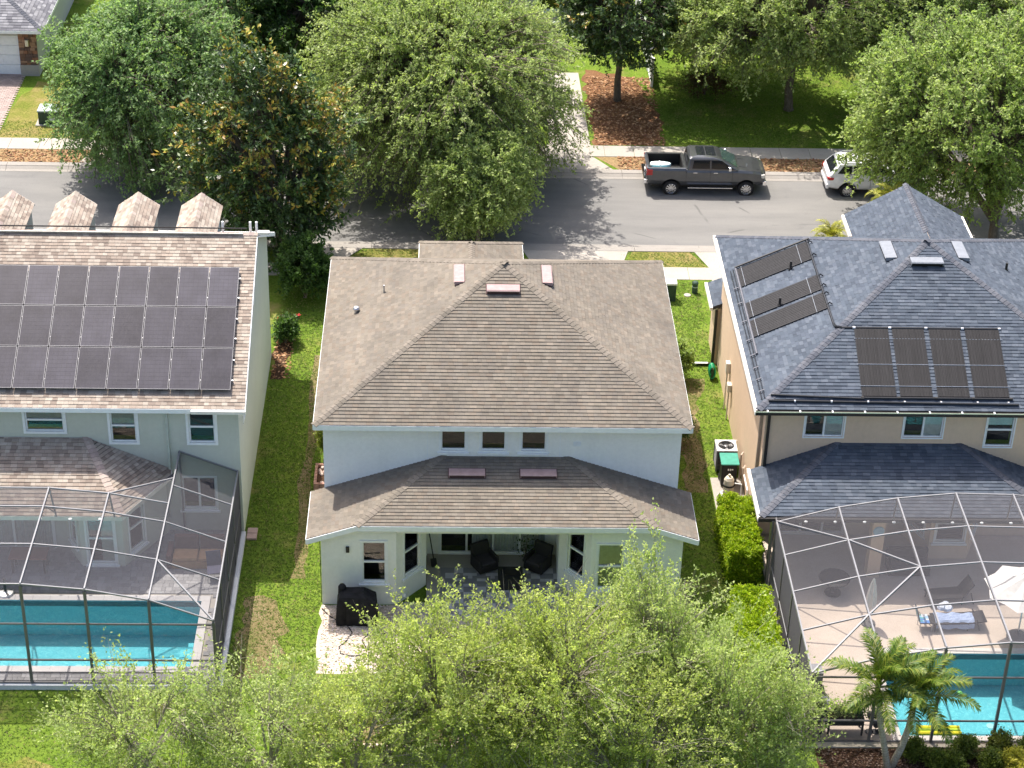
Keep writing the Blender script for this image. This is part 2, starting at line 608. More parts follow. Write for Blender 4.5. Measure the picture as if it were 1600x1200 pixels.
for side, (ya, yb, yg) in enumerate(((YK0 - 0.4, YK0, YK0 + 0.45), (YK1, YK1 + 0.4, YK1 - 0.45))):
    k = structure("kerb", "concrete kerb and gutter along the near side of the street" if side == 0 else
                  "concrete kerb and gutter along the far side of the street")
    x = -48.0
    while x < 60:
        b = MB()
        x1 = x + 3.04
        b.box(x + 0.008, x1 - 0.008, ya, yb, -0.2, 0.035)
        lo, hi = min(yg, ya if side == 0 else yb), max(yg, ya if side == 0 else yb)
        y_in = yb if side == 0 else ya
        # sloping gutter pan
        b.prism([(x + 0.008, y_in, -0.2), (x + 0.008, y_in, 0.02), (x + 0.008, (y_in + yg) / 2, -0.068), (x + 0.008, yg, -0.078), (x + 0.008, yg, -0.2)],
                (x1 - x - 0.016, 0, 0))
        b.build("kerb_stone", M_['kerb'], k)
        x = x1


def sidewalk(label, y0, y1, xa, xb, slab=1.5):
    s_ = structure("sidewalk", label)
    x = xa
    r = random.Random(int(y0))
    while x < xb:
        b = MB()
        dz = r.uniform(0, 0.006)
        b.box(x + 0.008, x + slab - 0.008, y0, y1, -0.1, 0.02 + dz)
        b.build("slab", M_['concrete'], s_)
        x += slab
    return s_


sidewalk("pale concrete sidewalk along the near side of the street", 22.05, 23.22, -39.0, 48)
sidewalk("pale concrete sidewalk along the far side of the street", 35.12, 36.42, -45.0, 54)


def drive(label, poly, mat, z=0.026):
    return flat("driveway", [poly], mat, z, label=label)


# driveways: near side
drive("concrete driveway of the white house", [(2.0, 19), (6.0, 19), (6.0, 23.2), (6.5, YK0 - 0.02), (1.4, YK0 - 0.02), (2.0, 23.2)], M_['concrete'])
drive("concrete driveway of the tan house", [(10.0, 15.5), (14.2, 15.5), (14.2, 23.2), (14.8, YK0 - 0.02), (9.35, YK0 - 0.02), (10.0, 23.2)], M_['concrete'])
drive("concrete apron between sidewalk and street beside the magnolia", [(-9.0, 23.22), (-6.9, 23.22), (-5.6, YK0 - 0.02), (-9.9, YK0 - 0.02)], M_['concrete'])
drive("concrete driveway of the sage house", [(-17.0, 15.5), (-12.0, 15.5), (-12.0, 23.2), (-11.4, YK0 - 0.02), (-17.6, YK0 - 0.02), (-17.0, 23.2)], M_['concrete'])
# far side
drive("concrete driveway beside the brown mulch bed", [(3.3, 46), (5.2, 46), (5.35, 35.1), (6.55, YK1 + 0.02), (2.2, YK1 + 0.02), (3.2, 35.1)], M_['concrete'])
drive("concrete apron beneath the big dark oak", [(-20.4, YK1 + 0.02), (-14.6, YK1 + 0.02), (-15.6, 35.1), (-19.6, 35.1)], M_['concrete'])

# paver driveway at the upper left corner: pavers are real pieces
pd = structure("paver_driveway", "pinkish block paver driveway in the upper left")
flat("paver_bed", [[(-31.0, YK1 + 0.42), (-24.2, YK1 + 0.42), (-24.9, 36), (-24.9, 45.0), (-31.0, 45.0)]], M_['mulch_dark'], 0.006, pd, None)
b = MB()
r = random.Random(3)
yy = 36.46
row = 0
while yy < 44.9:
    xx = -28.6 + (row % 2) * 0.12
    while xx < -24.95:
        g = r.uniform(0.8, 1.12)
        b.col = (0.34 * g, 0.27 * g, 0.245 * g)
        b.box(xx + 0.006, xx + 0.234, yy + 0.006, yy + 0.144, 0.0, 0.03 + r.uniform(0, 0.004))
        xx += 0.24
    yy += 0.15
    row += 1
b.build("paver", M_['paver_grey'], pd, "stuff")

# dry verge strips between kerb and sidewalk, ragged edged
def ragged(poly, step=0.5, amp=0.12, seed=1):
    r = random.Random(seed)
    out = []
    for i in range(len(poly)):
        a, c = Vector(poly[i]), Vector(poly[(i + 1) % len(poly)])
        n = max(1, int((c - a).length / step))
        d = (c - a)
        nn = Vector((-d.y, d.x)).normalized()
        for k in range(n):
            p = a + d * k / n
            j = 0 if k == 0 else r.uniform(-amp, amp)
            out.append((p.x + nn.x * j, p.y + nn.y * j))
    return out


flat("verge", [[(-24.8, YK1 + .41), (-20.5, YK1 + .41), (-19.7, 35.1), (-24.8, 35.1)],
               [(-14.5, YK1 + .41), (1.1, YK1 + .41), (2.1, 35.1), (-15.5, 35.1)],
               [(6.65, YK1 + .41), (34, YK1 + .41), (34, 35.1), (5.5, 35.1)],
               [(-48, YK1 + .41), (-31.1, YK1 + .41), (-31.1, 35.1), (-48, 35.1)]], M_['verge'], 0.005,
     label="dry brown verge beyond the street")
flat("verge", [[(6.6, YK0 - .41), (9.25, YK0 - .41), (9.95, 23.23), (6.1, 23.23)],
               [(-5.5, YK0 - .41), (1.3, YK0 - .41), (1.9, 23.23), (-7.3, 23.23)],
               [(14.9, YK0 - .41), (40, YK0 - .41), (40, 23.23), (14.3, 23.23)],
               [(-40, YK0 - .41), (-12.4, YK0 - .41), (-11.6, 23.23), (-40, 23.23)]], M_['verge_green'], 0.005,
     label="half dry verge on the near side of the street")
flat("dry_lawn", [ragged([(-24.8, 36.45), (-20.6, 36.45), (-20.4, 39.0), (-21.5, 43.5), (-24.0, 43.8), (-24.8, 40)], 0.6, 0.2, 4)], M_['verge_green'], 0.005,
     label="dry lawn beside the green utility cabinet")
flat("mulch_bed", [ragged([(5.5, 36.45), (8.6, 36.45), (9.4, 39.5), (8.6, 42.5), (8.2, 45.5), (5.6, 46.5), (5.3, 42)], 0.5, 0.2, 5)], M_['mulch'], 0.006,
     label="brown mulch under the dark magnolia")
flat("mulch_bed", [ragged([(9.9, -14.0), (30, -14.0), (30, -9.46), (9.9, -9.46)], 0.6, 0.05, 6)], M_['mulch_dark'], 0.006,
     label="dark bark mulch bed before the right pool cage")
flat("gravel_patch", [ragged([(-6.22, -5.85), (-2.6, -5.7), (-2.4, -2.1), (-6.22, -2.1)], 0.45, 0.09, 7)], M_['gravel'], 0.006,
     label="pale gravel patch behind the white house")
# worn strips in the side yards
def strip(pts, w, z, seed):
    r = random.Random(seed)
    L, Rr = [], []
    for i, (x, y) in enumerate(pts):
        for k in range(4):
            if i == len(pts) - 1 and k: break
            t = k / 4
            nx, ny = (pts[i + 1] if i < len(pts) - 1 else pts[i])
            px, py = x + (nx - x) * t, y + (ny - y) * t
            L.append((px - w * r.uniform(.3, .7), py)); Rr.append((px + w * r.uniform(.3, .7), py))
    return [[L[i], Rr[i], Rr[i + 1], L[i + 1]] for i in range(len(L) - 1)]


flat("worn_track", strip([(-7.15, -0.6), (-7.1, 2.4), (-7.3, 5.5), (-7.15, 8.5), (-7.3, 11.5), (-7.2, 15.0)], 0.42, 0.004, 2), M_['worn'], 0.004,
     label="worn dirt track through the left side yard")
flat("worn_track", strip([(7.55, 5.0), (7.7, 7.5), (7.6, 9.5), (7.9, 11.5), (8.2, 13.4)], 0.9, 0.004, 3), M_['worn'], 0.004,
     label="dry patch in the right side yard")
flat("worn_track", [ragged([(-8.9, -6.2), (-7.6, -6.0), (-7.4, -3.2), (-7.8, -1.9), (-8.9, -1.7)], .4, .25, 9)], M_['worn'], 0.004,
     label="dry brown patch of lawn beside the left pool cage")
flat("dirt_bed", [ragged([(-9.2, 13.0), (-8.7, 13.0), (-8.5, 15.0), (-8.3, 18.5), (-9.2, 18.5)], .5, .12, 11)], M_['mulch_dark'], 0.0055,
     label="dark planting bed along the sage house wall")
flat("equipment_pad", [[(8.2, 2.9), (9.38, 2.9), (9.38, 6.0), (8.2, 6.0)]], M_['concrete'], 0.02,
     label="concrete pad under the pool equipment")

flat("dry_lawn", [ragged([(-17.5, -13.5), (-12.9, -13.5), (-13.2, -11.3), (-14.6, -10.2), (-17.5, -9.9)], .4, .22, 21)], M_['verge_green'], 0.005,
     label="dry yellowish grass in the lower left corner")
# short grass: tufts of blades (nobody could count them)
def grass_tufts():
    rng = np.random.default_rng(5)
    zones = [(-9.2, -6.3, -7.5, 21.5, 15000), (6.3, 9.3, -9, 21.8, 12000), (-20, -6.3, -12, -6.7, 9000), (-6.2, 9.0, -12, -6.0, 9000),
             (8.2, 22, 36.5, 47, 16000), (-24.8, -20, 36.6, 38.5, 1200), (5.9, 10, 23.3, 24.7, 900), (-6.3, -2.5, 23.3, 24.7, 900), (-2, 10, 12.5, 22, 6000)]
    P = []
    for x0, x1, y0, y1, n in zones:
        p = np.empty((n, 2)); p[:, 0] = rng.uniform(x0, x1, n); p[:, 1] = rng.uniform(y0, y1, n)
        P.append(p)
    P = np.concatenate(P)
    # keep clear of mulch, gravel, sidewalk, dirt
    k = np.ones(len(P), bool)
    for x0, x1, y0, y1 in [(-6.3, -2.3, -6.0, 0), (5.3, 9.3, 36.4, 46.6), (8.15, 9.4, 2.8, 6.1), (-9.2, -8.5, 13, 18.6), (-60, 60, 22.0, 23.25), (2, 6, 12.4, 25), (-6.3, 6.3, -2.2, 12), (9.4, 22, -9.5, 15), (-22, -9.3, -6.7, 20), (9.9, 14.3, 15, 25), (-17, -11.5, 15, 25)]:
        k &= ~((P[:, 0] > x0) & (P[:, 0] < x1) & (P[:, 1] > y0) & (P[:, 1] < y1))
    P = P[k]
    n = len(P)
    nb = 3
    V = np.empty((n, nb, 3, 3), np.float32)
    for i in range(nb):
        a = rng.uniform(0, 2 * np.pi, n); w = rng.uniform(.010, .022, n); h = rng.uniform(.02, .05, n); le = rng.uniform(0.02, .07, n)
        ox = P[:, 0] + rng.uniform(-.03, .03, n); oy = P[:, 1] + rng.uniform(-.03, .03, n)
        V[:, i, 0] = np.stack([ox - np.cos(a) * w, oy - np.sin(a) * w, np.zeros(n)], 1)
        V[:, i, 1] = np.stack([ox + np.cos(a) * w, oy + np.sin(a) * w, np.zeros(n)], 1)
        V[:, i, 2] = np.stack([ox - np.sin(a) * le, oy + np.cos(a) * le, h], 1)
    g = rng.uniform(.75, 1.3, n)
    c = np.stack([.12 * g, .19 * g, .025 * g], 1)
    br = rng.random(n) < .12
    c[br] = np.stack([.30 * g[br], .27 * g[br], .11 * g[br]], 1)
    C = np.repeat(c, nb * 3, axis=0)
    tri_mesh("grass", V.reshape(-1, 3), 3, C, M_['grass_blade'], None, "stuff", "short green lawn grass")


def tri_mesh(name, V, k, C, mat, parent=None, kind=None, label=None, origin=None, smooth=False):
    """V: (n*k,3) unshared verts making k-gons, C: per-vertex colour"""
    n = len(V) // k
    if origin is None:
        origin = WL[parent.name] if parent is not None else Vector((0, 0, 0))
    V = np.asarray(V, np.float32) - np.array(origin, np.float32)
    me = bpy.data.meshes.new(name)
    me.vertices.add(n * k); me.loops.add(n * k); me.polygons.add(n)
    me.vertices.foreach_set("co", V.ravel())
    me.loops.foreach_set("vertex_index", np.arange(n * k, dtype=np.int32))
    me.polygons.foreach_set("loop_start", np.arange(0, n * k, k, dtype=np.int32))
    try:
        me.polygons.foreach_set("loop_total", np.full(n, k, np.int32))
    except Exception:
        pass
    me.materials.append(mat)
    ca = me.color_attributes.new("col", 'FLOAT_COLOR', 'POINT')
    cc = np.ones((n * k, 4), np.float32); cc[:, :3] = C
    ca.data.foreach_set("color", cc.ravel())
    me.update(calc_edges=True)
    return link_mesh(name, me, parent, origin, kind, label)


grass_tufts()
# ------------------------------------------------------------------ roofs, walls, windows
def clip_poly(sub, clip):
    out = sub
    n = len(clip)
    for i in range(n):
        ax, ay = clip[i]; bx, by = clip[(i + 1) % n]
        inp = out; out = []
        if not inp: break
        def side(p): return (bx - ax) * (p[1] - ay) - (by - ay) * (p[0] - ax)
        for j in range(len(inp)):
            p, q = inp[j], inp[(j + 1) % len(inp)]
            sp, sq = side(p), side(q)
            if sp >= -1e-9: out.append(p)
            if (sp > 1e-9 and sq < -1e-9) or (sp < -1e-9 and sq > 1e-9):
                t = sp / (sp - sq)
                out.append((p[0] + (q[0] - p[0]) * t, p[1] + (q[1] - p[1]) * t))
    return out


def shingle_face(mb, poly, palette, r, exp=0.145, tab=0.27, t=0.016, jit=0.004, lift=0.006):
    P = [Vector(p) for p in poly]
    n = Vector((0, 0, 0))
    for i in range(len(P)):
        n += P[i].cross(P[(i + 1) % len(P)])
    n.normalize()
    if n.z < 0:
        P.reverse(); n = -n
    V = (Vector((0, 0, 1)) - n * n.z).normalized()
    U = V.cross(n)
    o = min(P, key=lambda p: p.z)
    c2 = [((p - o).dot(U), (p - o).dot(V)) for p in P]
    us = [c[0] for c in c2]; vs = [c[1] for c in c2]
    v0 = min(vs)
    row = 0
    while v0 < max(vs) - 0.01:
        v1 = v0 + exp
        u = min(us) - r.uniform(0, tab * 1.5)
        while u < max(us):
            w = tab * r.uniform(0.75, 1.3)
            q = clip_poly([(u, v0), (u + w - 0.004, v0), (u + w - 0.004, v1 + 0.01), (u, v1 + 0.01)], c2)
            u += w
            if len(q) < 3: continue
            g = r.choice(palette); k = r.uniform(0.93, 1.07)
            mb.col = (g[0] * k, g[1] * k, g[2] * k)
            h0 = t + r.uniform(-jit, jit)
            pts = []
            for a, b_ in q:
                f = (b_ - v0) / exp
                pts.append(o + U * a + V * b_ + n * (lift + h0 * max(0, 1 - f)))
            mb.face(pts)
            for j in range(len(q)):
                a, b_ = q[j], q[(j + 1) % len(q)]
                if abs(a[1] - v0) < 1e-4 and abs(b_[1] - v0) < 1e-4:
                    A = o + U * a[0] + V * a[1]; B = o + U * b_[0] + V * b_[1]
                    mb.face([A, B, B + n * (lift + h0), A + n * (lift + h0)])
        v0 = v1
        row += 1


CAPM = {}
def cap_mesh(key, angle, palette, r):
    """a short folded ridge shingle; local x along the ridge, the two wings fall by angle"""
    if key not in CAPM:
        lst = []
        for g in palette:
            b = MB(); b.col = g
            w, L, t = 0.15, 0.235, 0.017
            ca, sa = math.cos(angle), math.sin(angle)
            def ring(x, h):
                return [(x, -w * ca, -w * sa + h), (x, 0, h), (x, w * ca, -w * sa + h)]
            a0, a1 = ring(0, t + 0.012), ring(L, 0.012)
            b0 = ring(0, 0.0)
            b.face([a0[0], a0[1], a1[1], a1[0]][::-1]); b.face([a0[1], a0[2], a1[2], a1[1]][::-1])
            b.face([b0[0], b0[1], a0[1], a0[0]][::-1]); b.face([b0[1], b0[2], a0[2], a0[1]][::-1])
            b.face([b0[0], a0[0], a1[0]]); b.face([b0[2], a1[2], a0[2]])
            me = bpy.data.meshes.new("ridge_cap")
            me.from_pydata(b.v, [], b.f)
            cattr = me.color_attributes.new("col", 'FLOAT_COLOR', 'POINT')
            for i, c in enumerate(b.c): cattr.data[i].color = (*c, 1)
            lst.append(me)
        CAPM[key] = lst
    return CAPM[key]


def ridge_caps(parent, p, q, n1, n2, palette, mat, key, r, exp=0.185):
    """individual cap shingles from p (low end) to q (high end)"""
    p, q = Vector(p), Vector(q)
    d = (q - p); L = d.length; d.normalize()
    up = (Vector(n1) + Vector(n2)).normalized()
    up = (up - d * up.dot(d)).normalized()
    y = up.cross(d)
    ang = math.acos(max(-1, min(1, Vector(n1).normalized().dot(up))))
    ms = cap_mesh(key, ang, palette, r)
    for me in ms:
        if not me.materials: me.materials.append(mat)
    k = 0
    s = 0.0
    while s < L - 0.05:
        o = bpy.data.objects.new("ridge_cap", ms[r.randrange(len(ms))])
        COL.objects.link(o)
        o.parent = parent
        c = p + d * s + up * 0.012
        Mx = Matrix(((d.x, y.x, up.x, 0), (d.y, y.y, up.y, 0), (d.z, y.z, up.z, 0), (0, 0, 0, 1)))
        tilt = Matrix.Rotation(r.uniform(-.02, .02), 4, 'Z')
        o.matrix_local = Matrix.Translation(c - WL[parent.name]) @ Mx @ tilt
        s += exp
        k += 1


def nrm(poly):
    P = [Vector(p) for p in poly]
    n = Vector((0, 0, 0))
    for i in range(len(P)):
        n += P[i].cross(P[(i + 1) % len(P)])
    n.normalize()
    return n if n.z > 0 else -n


def wall(mb, p, right, w, h, holes=(), depth=0.14):
    """wall face from bottom-left p, with recessed openings (u0,v0,u1,v1)"""
    p = Vector(p); R = Vector(right).normalized(); U = Vector((0, 0, 1)); out = R.cross(U)
    us = sorted({0.0, w, *[a for q in holes for a in (q[0], q[2])]})
    vs = sorted({0.0, h, *[a for q in holes for a in (q[1], q[3])]})
    for i in range(len(us) - 1):
        for j in range(len(vs) - 1):
            cu, cv = (us[i] + us[i + 1]) / 2, (vs[j] + vs[j + 1]) / 2
            if any(q[0] < cu < q[2] and q[1] < cv < q[3] for q in holes): continue
            mb.face([p + R * us[i] + U * vs[j], p + R * us[i + 1] + U * vs[j], p + R * us[i + 1] + U * vs[j + 1], p + R * us[i] + U * vs[j + 1]])
    for u0, v0, u1, v1 in holes:
        c = [p + R * u0 + U * v0, p + R * u1 + U * v0, p + R * u1 + U * v1, p + R * u0 + U * v1]
        for i in range(4):
            a, b_ = c[i], c[(i + 1) % 4]
            mb.face([b_, a, a - out * depth, b_ - out * depth])


def window(root, p, right, w, h, style='single', back='dark', frame=0.055, sill=True, trim=0.09, name="window"):
    """framed window in an opening; p bottom-left of the opening on the wall face"""
    p = Vector(p); R = Vector(right).normalized(); U = Vector((0, 0, 1)); O = R.cross(U)
    def bx(mb, u0, u1, v0, v1, d0, d1):
        mb.obox(p + R * u0 + U * v0 + O * d0, R * (u1 - u0), U * (v1 - v0), O * (d1 - d0))
    fm = MB()
    # outer trim band, proud of the wall
    if trim:
        bx(fm, -trim, 0.0, -0.0, h, 0.003, 0.035); bx(fm, w, w + trim, 0.0, h, 0.003, 0.035)
        bx(fm, -trim, w + trim, h, h + trim, 0.003, 0.035)
        bx(fm, -trim, w + trim, -trim, 0.0, 0.003, 0.035)
    d0, d1 = -0.10, -0.03
    bx(fm, 0, frame, 0, h, d0, d1); bx(fm, w - frame, w, 0, h, d0, d1)
    bx(fm, frame, w - frame, 0, frame, d0, d1); bx(fm, frame, w - frame, h - frame, h, d0, d1)
    f = fm.build(name, M_['white_trim'], root)
    lites = []
    if style == 'single':
        bar = MB(); bx(bar, frame, w - frame, h * .5 - .035, h * .5 + .035, d0 + .01, d1 + .015)
        bar.build("sash_bar", M_['white_trim'], f)
        lites = [(frame, w - frame, frame, h * .5 - .035), (frame, w - frame, h * .5 + .035, h - frame)]
    elif style == 'slider':
        bar = MB(); bx(bar, w * .5 - .035, w * .5 + .035, frame, h - frame, d0 + .01, d1 + .015)
        bar.build("sash_bar", M_['white_trim'], f)
        lites = [(frame, w * .5 - .035, frame, h - frame), (w * .5 + .035, w - frame, frame, h - frame)]
    elif style.startswith('multi'):
        n = int(style[5:])
        ww = w / n
        for i in range(1, n):
            bar = MB(); bx(bar, ww * i - .04, ww * i + .04, frame, h - frame, d0 + .01, d1 + .015)
            bar.build("sash_bar", M_['white_trim'], f)
        for i in range(n):
            lites.append((frame if i == 0 else ww * i + .04, (w - frame) if i == n - 1 else ww * (i + 1) - .04, frame, h - frame))
    else:
        lites = [(frame, w - frame, frame, h - frame)]
    for u0, u1, v0, v1 in lites:
        pm = MB(); bx(pm, u0, u1, v0, v1, -0.07, -0.062)
        pm.build("pane", M_['glass'], f)
    def backing(kind, v0, v1, u0=0.0, u1=None):
        u1 = w if u1 is None else u1
        cm = MB()
        if kind == 'dark':
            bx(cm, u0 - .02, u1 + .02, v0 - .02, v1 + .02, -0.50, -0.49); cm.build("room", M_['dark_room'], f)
        elif kind == 'blind' or kind == 'beige':
            n = max(2, int((v1 - v0) / 0.055))
            for i in range(n):
                a = v0 + (v1 - v0) * i / n
                cm.obox(p + R * u0 + U * a - O * 0.098, R * (u1 - u0), U * ((v1 - v0) / n * .96), O * 0.012)
            cm.build("blind", M_['blind' if kind == 'blind' else 'beige_blind'], f)
        elif kind == 'curtain':
            n = max(6, int((u1 - u0) / 0.05))
            for i in range(n):
                a = u0 + (u1 - u0) * i / n
                dd = -0.12 + 0.03 * (i % 2)
                d2 = -0.12 + 0.03 * ((i + 1) % 2)
                A = p + R * a + O * dd; B = p + R * (u0 + (u1 - u0) * (i + 1) / n) + O * d2
                cm.face([A + U * v0, B + U * v0, B + U * v1, A + U * v1])
            cm.build("curtain", M_['curtain'], f)
    if back == 'dark': backing('dark', 0, h)
    elif back == 'half': backing('dark', 0, h); backing('blind', h * .62, h)
    elif back == 'beigehalf': backing('dark', 0, h); backing('beige', h * .5, h)
    elif back == 'beigetop': backing('dark', 0, h); backing('beige', h * .3, h)
    elif back == 'blind': backing('blind', 0, h); backing('dark', 0, h)
    elif back == 'halfslide': backing('dark', 0, h); backing('blind', 0, h, w * .5, w)
    elif back == 'curtains': backing('dark', 0, h); backing('curtain', 0, h, w * .30, w)
    if sill:
        sm = MB(); bx(sm, -.12, w + .12, -trim - .07, -trim - .003, 0.003, 0.085)
        sm.build("sill", M_['white_trim'], f)
    return f


def roof_vent(root, c, slope_dir, length, n, mat, dark, width=0.42, h=0.16):
    """low off-ridge vent: a hooded box lying along the slope"""
    c = Vector(c); n = Vector(n).normalized()
    V = (Vector((0, 0, 1)) - n * n.z).normalized(); U = V.cross(n).normalized()
    mb = MB()
    o = c - U * length / 2
    # hood: wedge, high at the low edge
    prof = [(-width / 2, 0.05), (-width / 2, h), (-width / 2 + 0.05, h + 0.015), (width / 2, 0.035), (width / 2, 0.0), ]
    mb.prism([o + V * a + n * b_ for a, b_ in prof], U * length)
    v = mb.build("roof_vent", mat, root)
    d = MB()
    d.obox(o + U * 0.03 + V * (-width / 2 - .006) + n * 0.035, U * (length - .06), V * .1, n * (h - .06))
    d.build("vent_opening", dark, v)
    fl = MB()
    fl.obox(o - U * .03 + V * (-width / 2 - .03) + n * 0.024, U * (length + .06), V * (width + .05), n * 0.008)
    fl.build("flashing", dark, v)
    return v
BROWN = [(0.164, 0.144, 0.119), (0.181, 0.159, 0.129), (0.191, 0.168, 0.138), (0.173, 0.153, 0.129), (0.185, 0.164, 0.136), (0.207, 0.178, 0.144), (0.181, 0.152, 0.122)]
TAN = [(0.298, 0.245, 0.202), (0.339, 0.288, 0.239), (0.372, 0.323, 0.268), (0.239, 0.194, 0.161), (0.396, 0.344, 0.288), (0.33, 0.271, 0.222)]
SLATE = [(0.071, 0.086, 0.109), (0.077, 0.093, 0.117), (0.084, 0.099, 0.125), (0.093, 0.11, 0.135), (0.067, 0.08, 0.102), (0.08, 0.096, 0.121), (0.104, 0.12, 0.146)]
GREY = [(0.16, 0.16, 0.175), (0.20, 0.20, 0.215), (0.25, 0.25, 0.265), (0.13, 0.13, 0.145)]
CAPB = [(0.173, 0.152, 0.124), (0.196, 0.17, 0.14), (0.213, 0.185, 0.153)]
CAPS = [(0.088, 0.094, 0.113), (0.103, 0.108, 0.125), (0.118, 0.123, 0.141)]
CAPT = [(0.40, 0.33, 0.285), (0.45, 0.37, 0.32), (0.36, 0.29, 0.26)]


def fascia_run(mb, pts, drop, th=0.03, top=0.0):
    """vertical board along a polyline of eave points (z follows the points), facing outward to the right of travel"""
    for a, c in zip(pts[:-1], pts[1:]):
        a, c = Vector(a), Vector(c)
        d = c - a
        out = Vector((d.y, -d.x, 0)).normalized()
        mb.obox(a + Vector((0, 0, top - drop)), d, out * th, Vector((0, 0, drop)))


# ================================================================== the white house (centre)
H = thing("house", "two storey white stucco house with brown shingle hip roof between the other two houses", "house", (0, 6, 0))
r = random.Random(11)
EX, EY0, EY1, EZ = 6.49, 0.0, 12.31, 6.05
AP = (0.06, 6.16, 9.15)
e = [(-EX, EY0, EZ), (EX, EY0, EZ), (EX, EY1, EZ), (-EX, EY1, EZ)]
faces = [[e[0], e[1], AP], [e[1], e[2], AP], [e[2], e[3], AP], [e[3], e[0], AP]]
rf = MB()
for f in faces: rf.face(f)
rf.face([(x, y, z - 0.17) for x, y, z in e[::-1]])
roof = rf.build("roof", M_['deckboard'], H)
sh = MB()
for f in faces[:2] + faces[3:]: shingle_face(sh, f, BROWN, r, tab=.2, t=.026)
shingle_face(sh, faces[2], BROWN, r, exp=.29, tab=.6)
sh.build("shingles", M_['shingle'], roof, "stuff")
ns = [nrm(f) for f in faces]
for i in range(4):
    ridge_caps(roof, e[i], AP, ns[i - 1], ns[i], CAPB, M_['shingle'], 'B', r)
fa = MB(); fascia_run(fa, [e[0], e[1], e[2], e[3], e[0]], 0.19)
fa.build("fascia", M_['white_trim'], roof)

# lower roof
LZ, SL = 4.54, 0.3374
YW = 0.45
tl, tr = (-2.11, YW, LZ), (2.32, YW, LZ)
ye = -2.42
dz = SL * (YW - ye); ze = LZ - dz
hl, hr = (-2.11 - (YW - ye), ye, ze), (2.32 + (YW - ye), ye, ze)
xl, xr = -6.66, 6.66
zl = LZ - SL * (xl * -1 - 2.11); zr = LZ - SL * (xr - 2.32)
ll_n, ll_f = (xl, ye, zl), (xl, YW, zl)
rr_n, rr_f = (xr, ye, zr), (xr, YW, zr)
lf = [[hl, hr, tr, tl], [ll_n, hl, tl, ll_f], [hr, rr_n, rr_f, tr]]
rb = MB()
for f in lf: rb.face(f)
rb.face([(x, y, z - 0.17) for x, y, z in (ll_n, hl, tl, ll_f)][::-1])
rb.face([(x, y, z - 0.17) for x, y, z in (hr, rr_n, rr_f, tr)][::-1])
rb.face([(x, y, ze - 0.17) for x, y, z in (hl, hr, tr, tl)][::-1])
lroof = rb.build("lower_roof", M_['deckboard'], H)
sh = MB()
for f in lf: shingle_face(sh, f, BROWN, r, tab=.2, t=.026)
sh.build("shingles", M_['shingle'], lroof, "stuff")
nl = [nrm(f) for f in lf]
ridge_caps(lroof, hl, tl, nl[0], nl[1], CAPB, M_['shingle'], 'BL', r)
ridge_caps(lroof, hr, tr, nl[0], nl[2], CAPB, M_['shingle'], 'BL', r)
fa = MB(); fascia_run(fa, [ll_f, ll_n, hl, hr, rr_n, rr_f], 0.20)
fa.build("fascia", M_['white_trim'], lroof)

# walls
up = MB()
W2 = 6.20; UY = YW
wz0, wz1 = 4.80, 5.62
ups = [(-2.14, -1.27), (-0.75, 0.11), (0.64, 1.51)]
wall(up, (-W2, UY, 2.9), (1, 0, 0), 2 * W2, 3.0, [(a + W2, wz0 - 2.9, c + W2, wz1 - 2.9) for a, c in ups])
wall(up, (W2, UY, 2.9), (0, 1, 0), 11.4, 3.0)
wall(up, (W2, UY + 11.4, 2.9), (-1, 0, 0), 2 * W2, 3.0)
wall(up, (-W2, UY + 11.4, 2.9), (0, -1, 0), 11.4, 3.0)
up.build("upper_wall", M_['white_stucco'], H)
for a, c in ups:
    window(H, (a, UY, wz0), (1, 0, 0), c - a, wz1 - wz0, 'plain', 'dark', frame=.05, trim=.07, sill=True)
for x in (-2.62, 1.98):
    j = MB(); j.box(x, x + .025, UY - .006, UY + .01, 4.4, 5.88); j.build("control_joint", M_['white_trim'], H)
lw = MB()
LY = -2.07
wl = [(-4.80, -3.98, .98, 2.66)]
wall(lw, (-W2, LY, 0), (1, 0, 0), 2.57, 2.95, [(a + W2, z0, c + W2, z1) for a, c, z0, z1 in wl])
lw.face([(-W2, LY, 2.95), (-3.63, LY, 2.95), (-3.63, LY, 3.42), (-5.3, LY, 3.42), (-W2, LY, 3.12)])
lw.face([(3.05, LY, 2.95), (W2, LY, 2.95), (W2, LY, 3.12), (5.3, LY, 3.42), (3.05, LY, 3.42)])
# chamfered window bay on the left of the lanai
ca0, ca1 = Vector((-3.63, LY, 0)), Vector((-2.62, LY + 1.15, 0))
cr = (ca1 - ca0).normalized(); cw = (ca1 - ca0).length
wall(lw, ca0, cr, cw, 3.42, [(.40, .98, 1.20, 2.95)])
wall(lw, ca1, (0, 1, 0), 1.75, 3.42)
cb0, cb1 = Vector((2.02, LY + 1.15, 0)), Vector((3.05, LY, 0))
cr2 = (cb1 - cb0).normalized()
wall(lw, (2.02, 0.83, 0), (0, -1, 0), 1.75, 3.42)
wall(lw, cb0, cr2, (cb1 - cb0).length, 3.42, [(.45, .98, 1.22, 2.95)])
wall(lw, (3.05, LY, 0), (1, 0, 0), W2 - 3.05, 2.95, [(0.24, .75, 1.13, 2.62)])
# lanai rear wall with the sliding doors
wall(lw, (-2.62, 0.83, 0), (1, 0, 0), 4.64, 3.42, [(.48, .12, 4.3, 2.6)])
wall(lw, (W2, LY, 0), (0, 1, 0), 2.55, 3.08)
wall(lw, (W2, .48, 0), (0, 1, 0), 11.35, 2.95)
wall(lw, (-W2, UY + 11.38, 0), (0, -1, 0), 11.4, 2.95, [])
wall(lw, (-W2, .48, 0), (0, -1, 0), 2.55, 3.08)
lw.build("lower_wall", M_['white_stucco'], H)
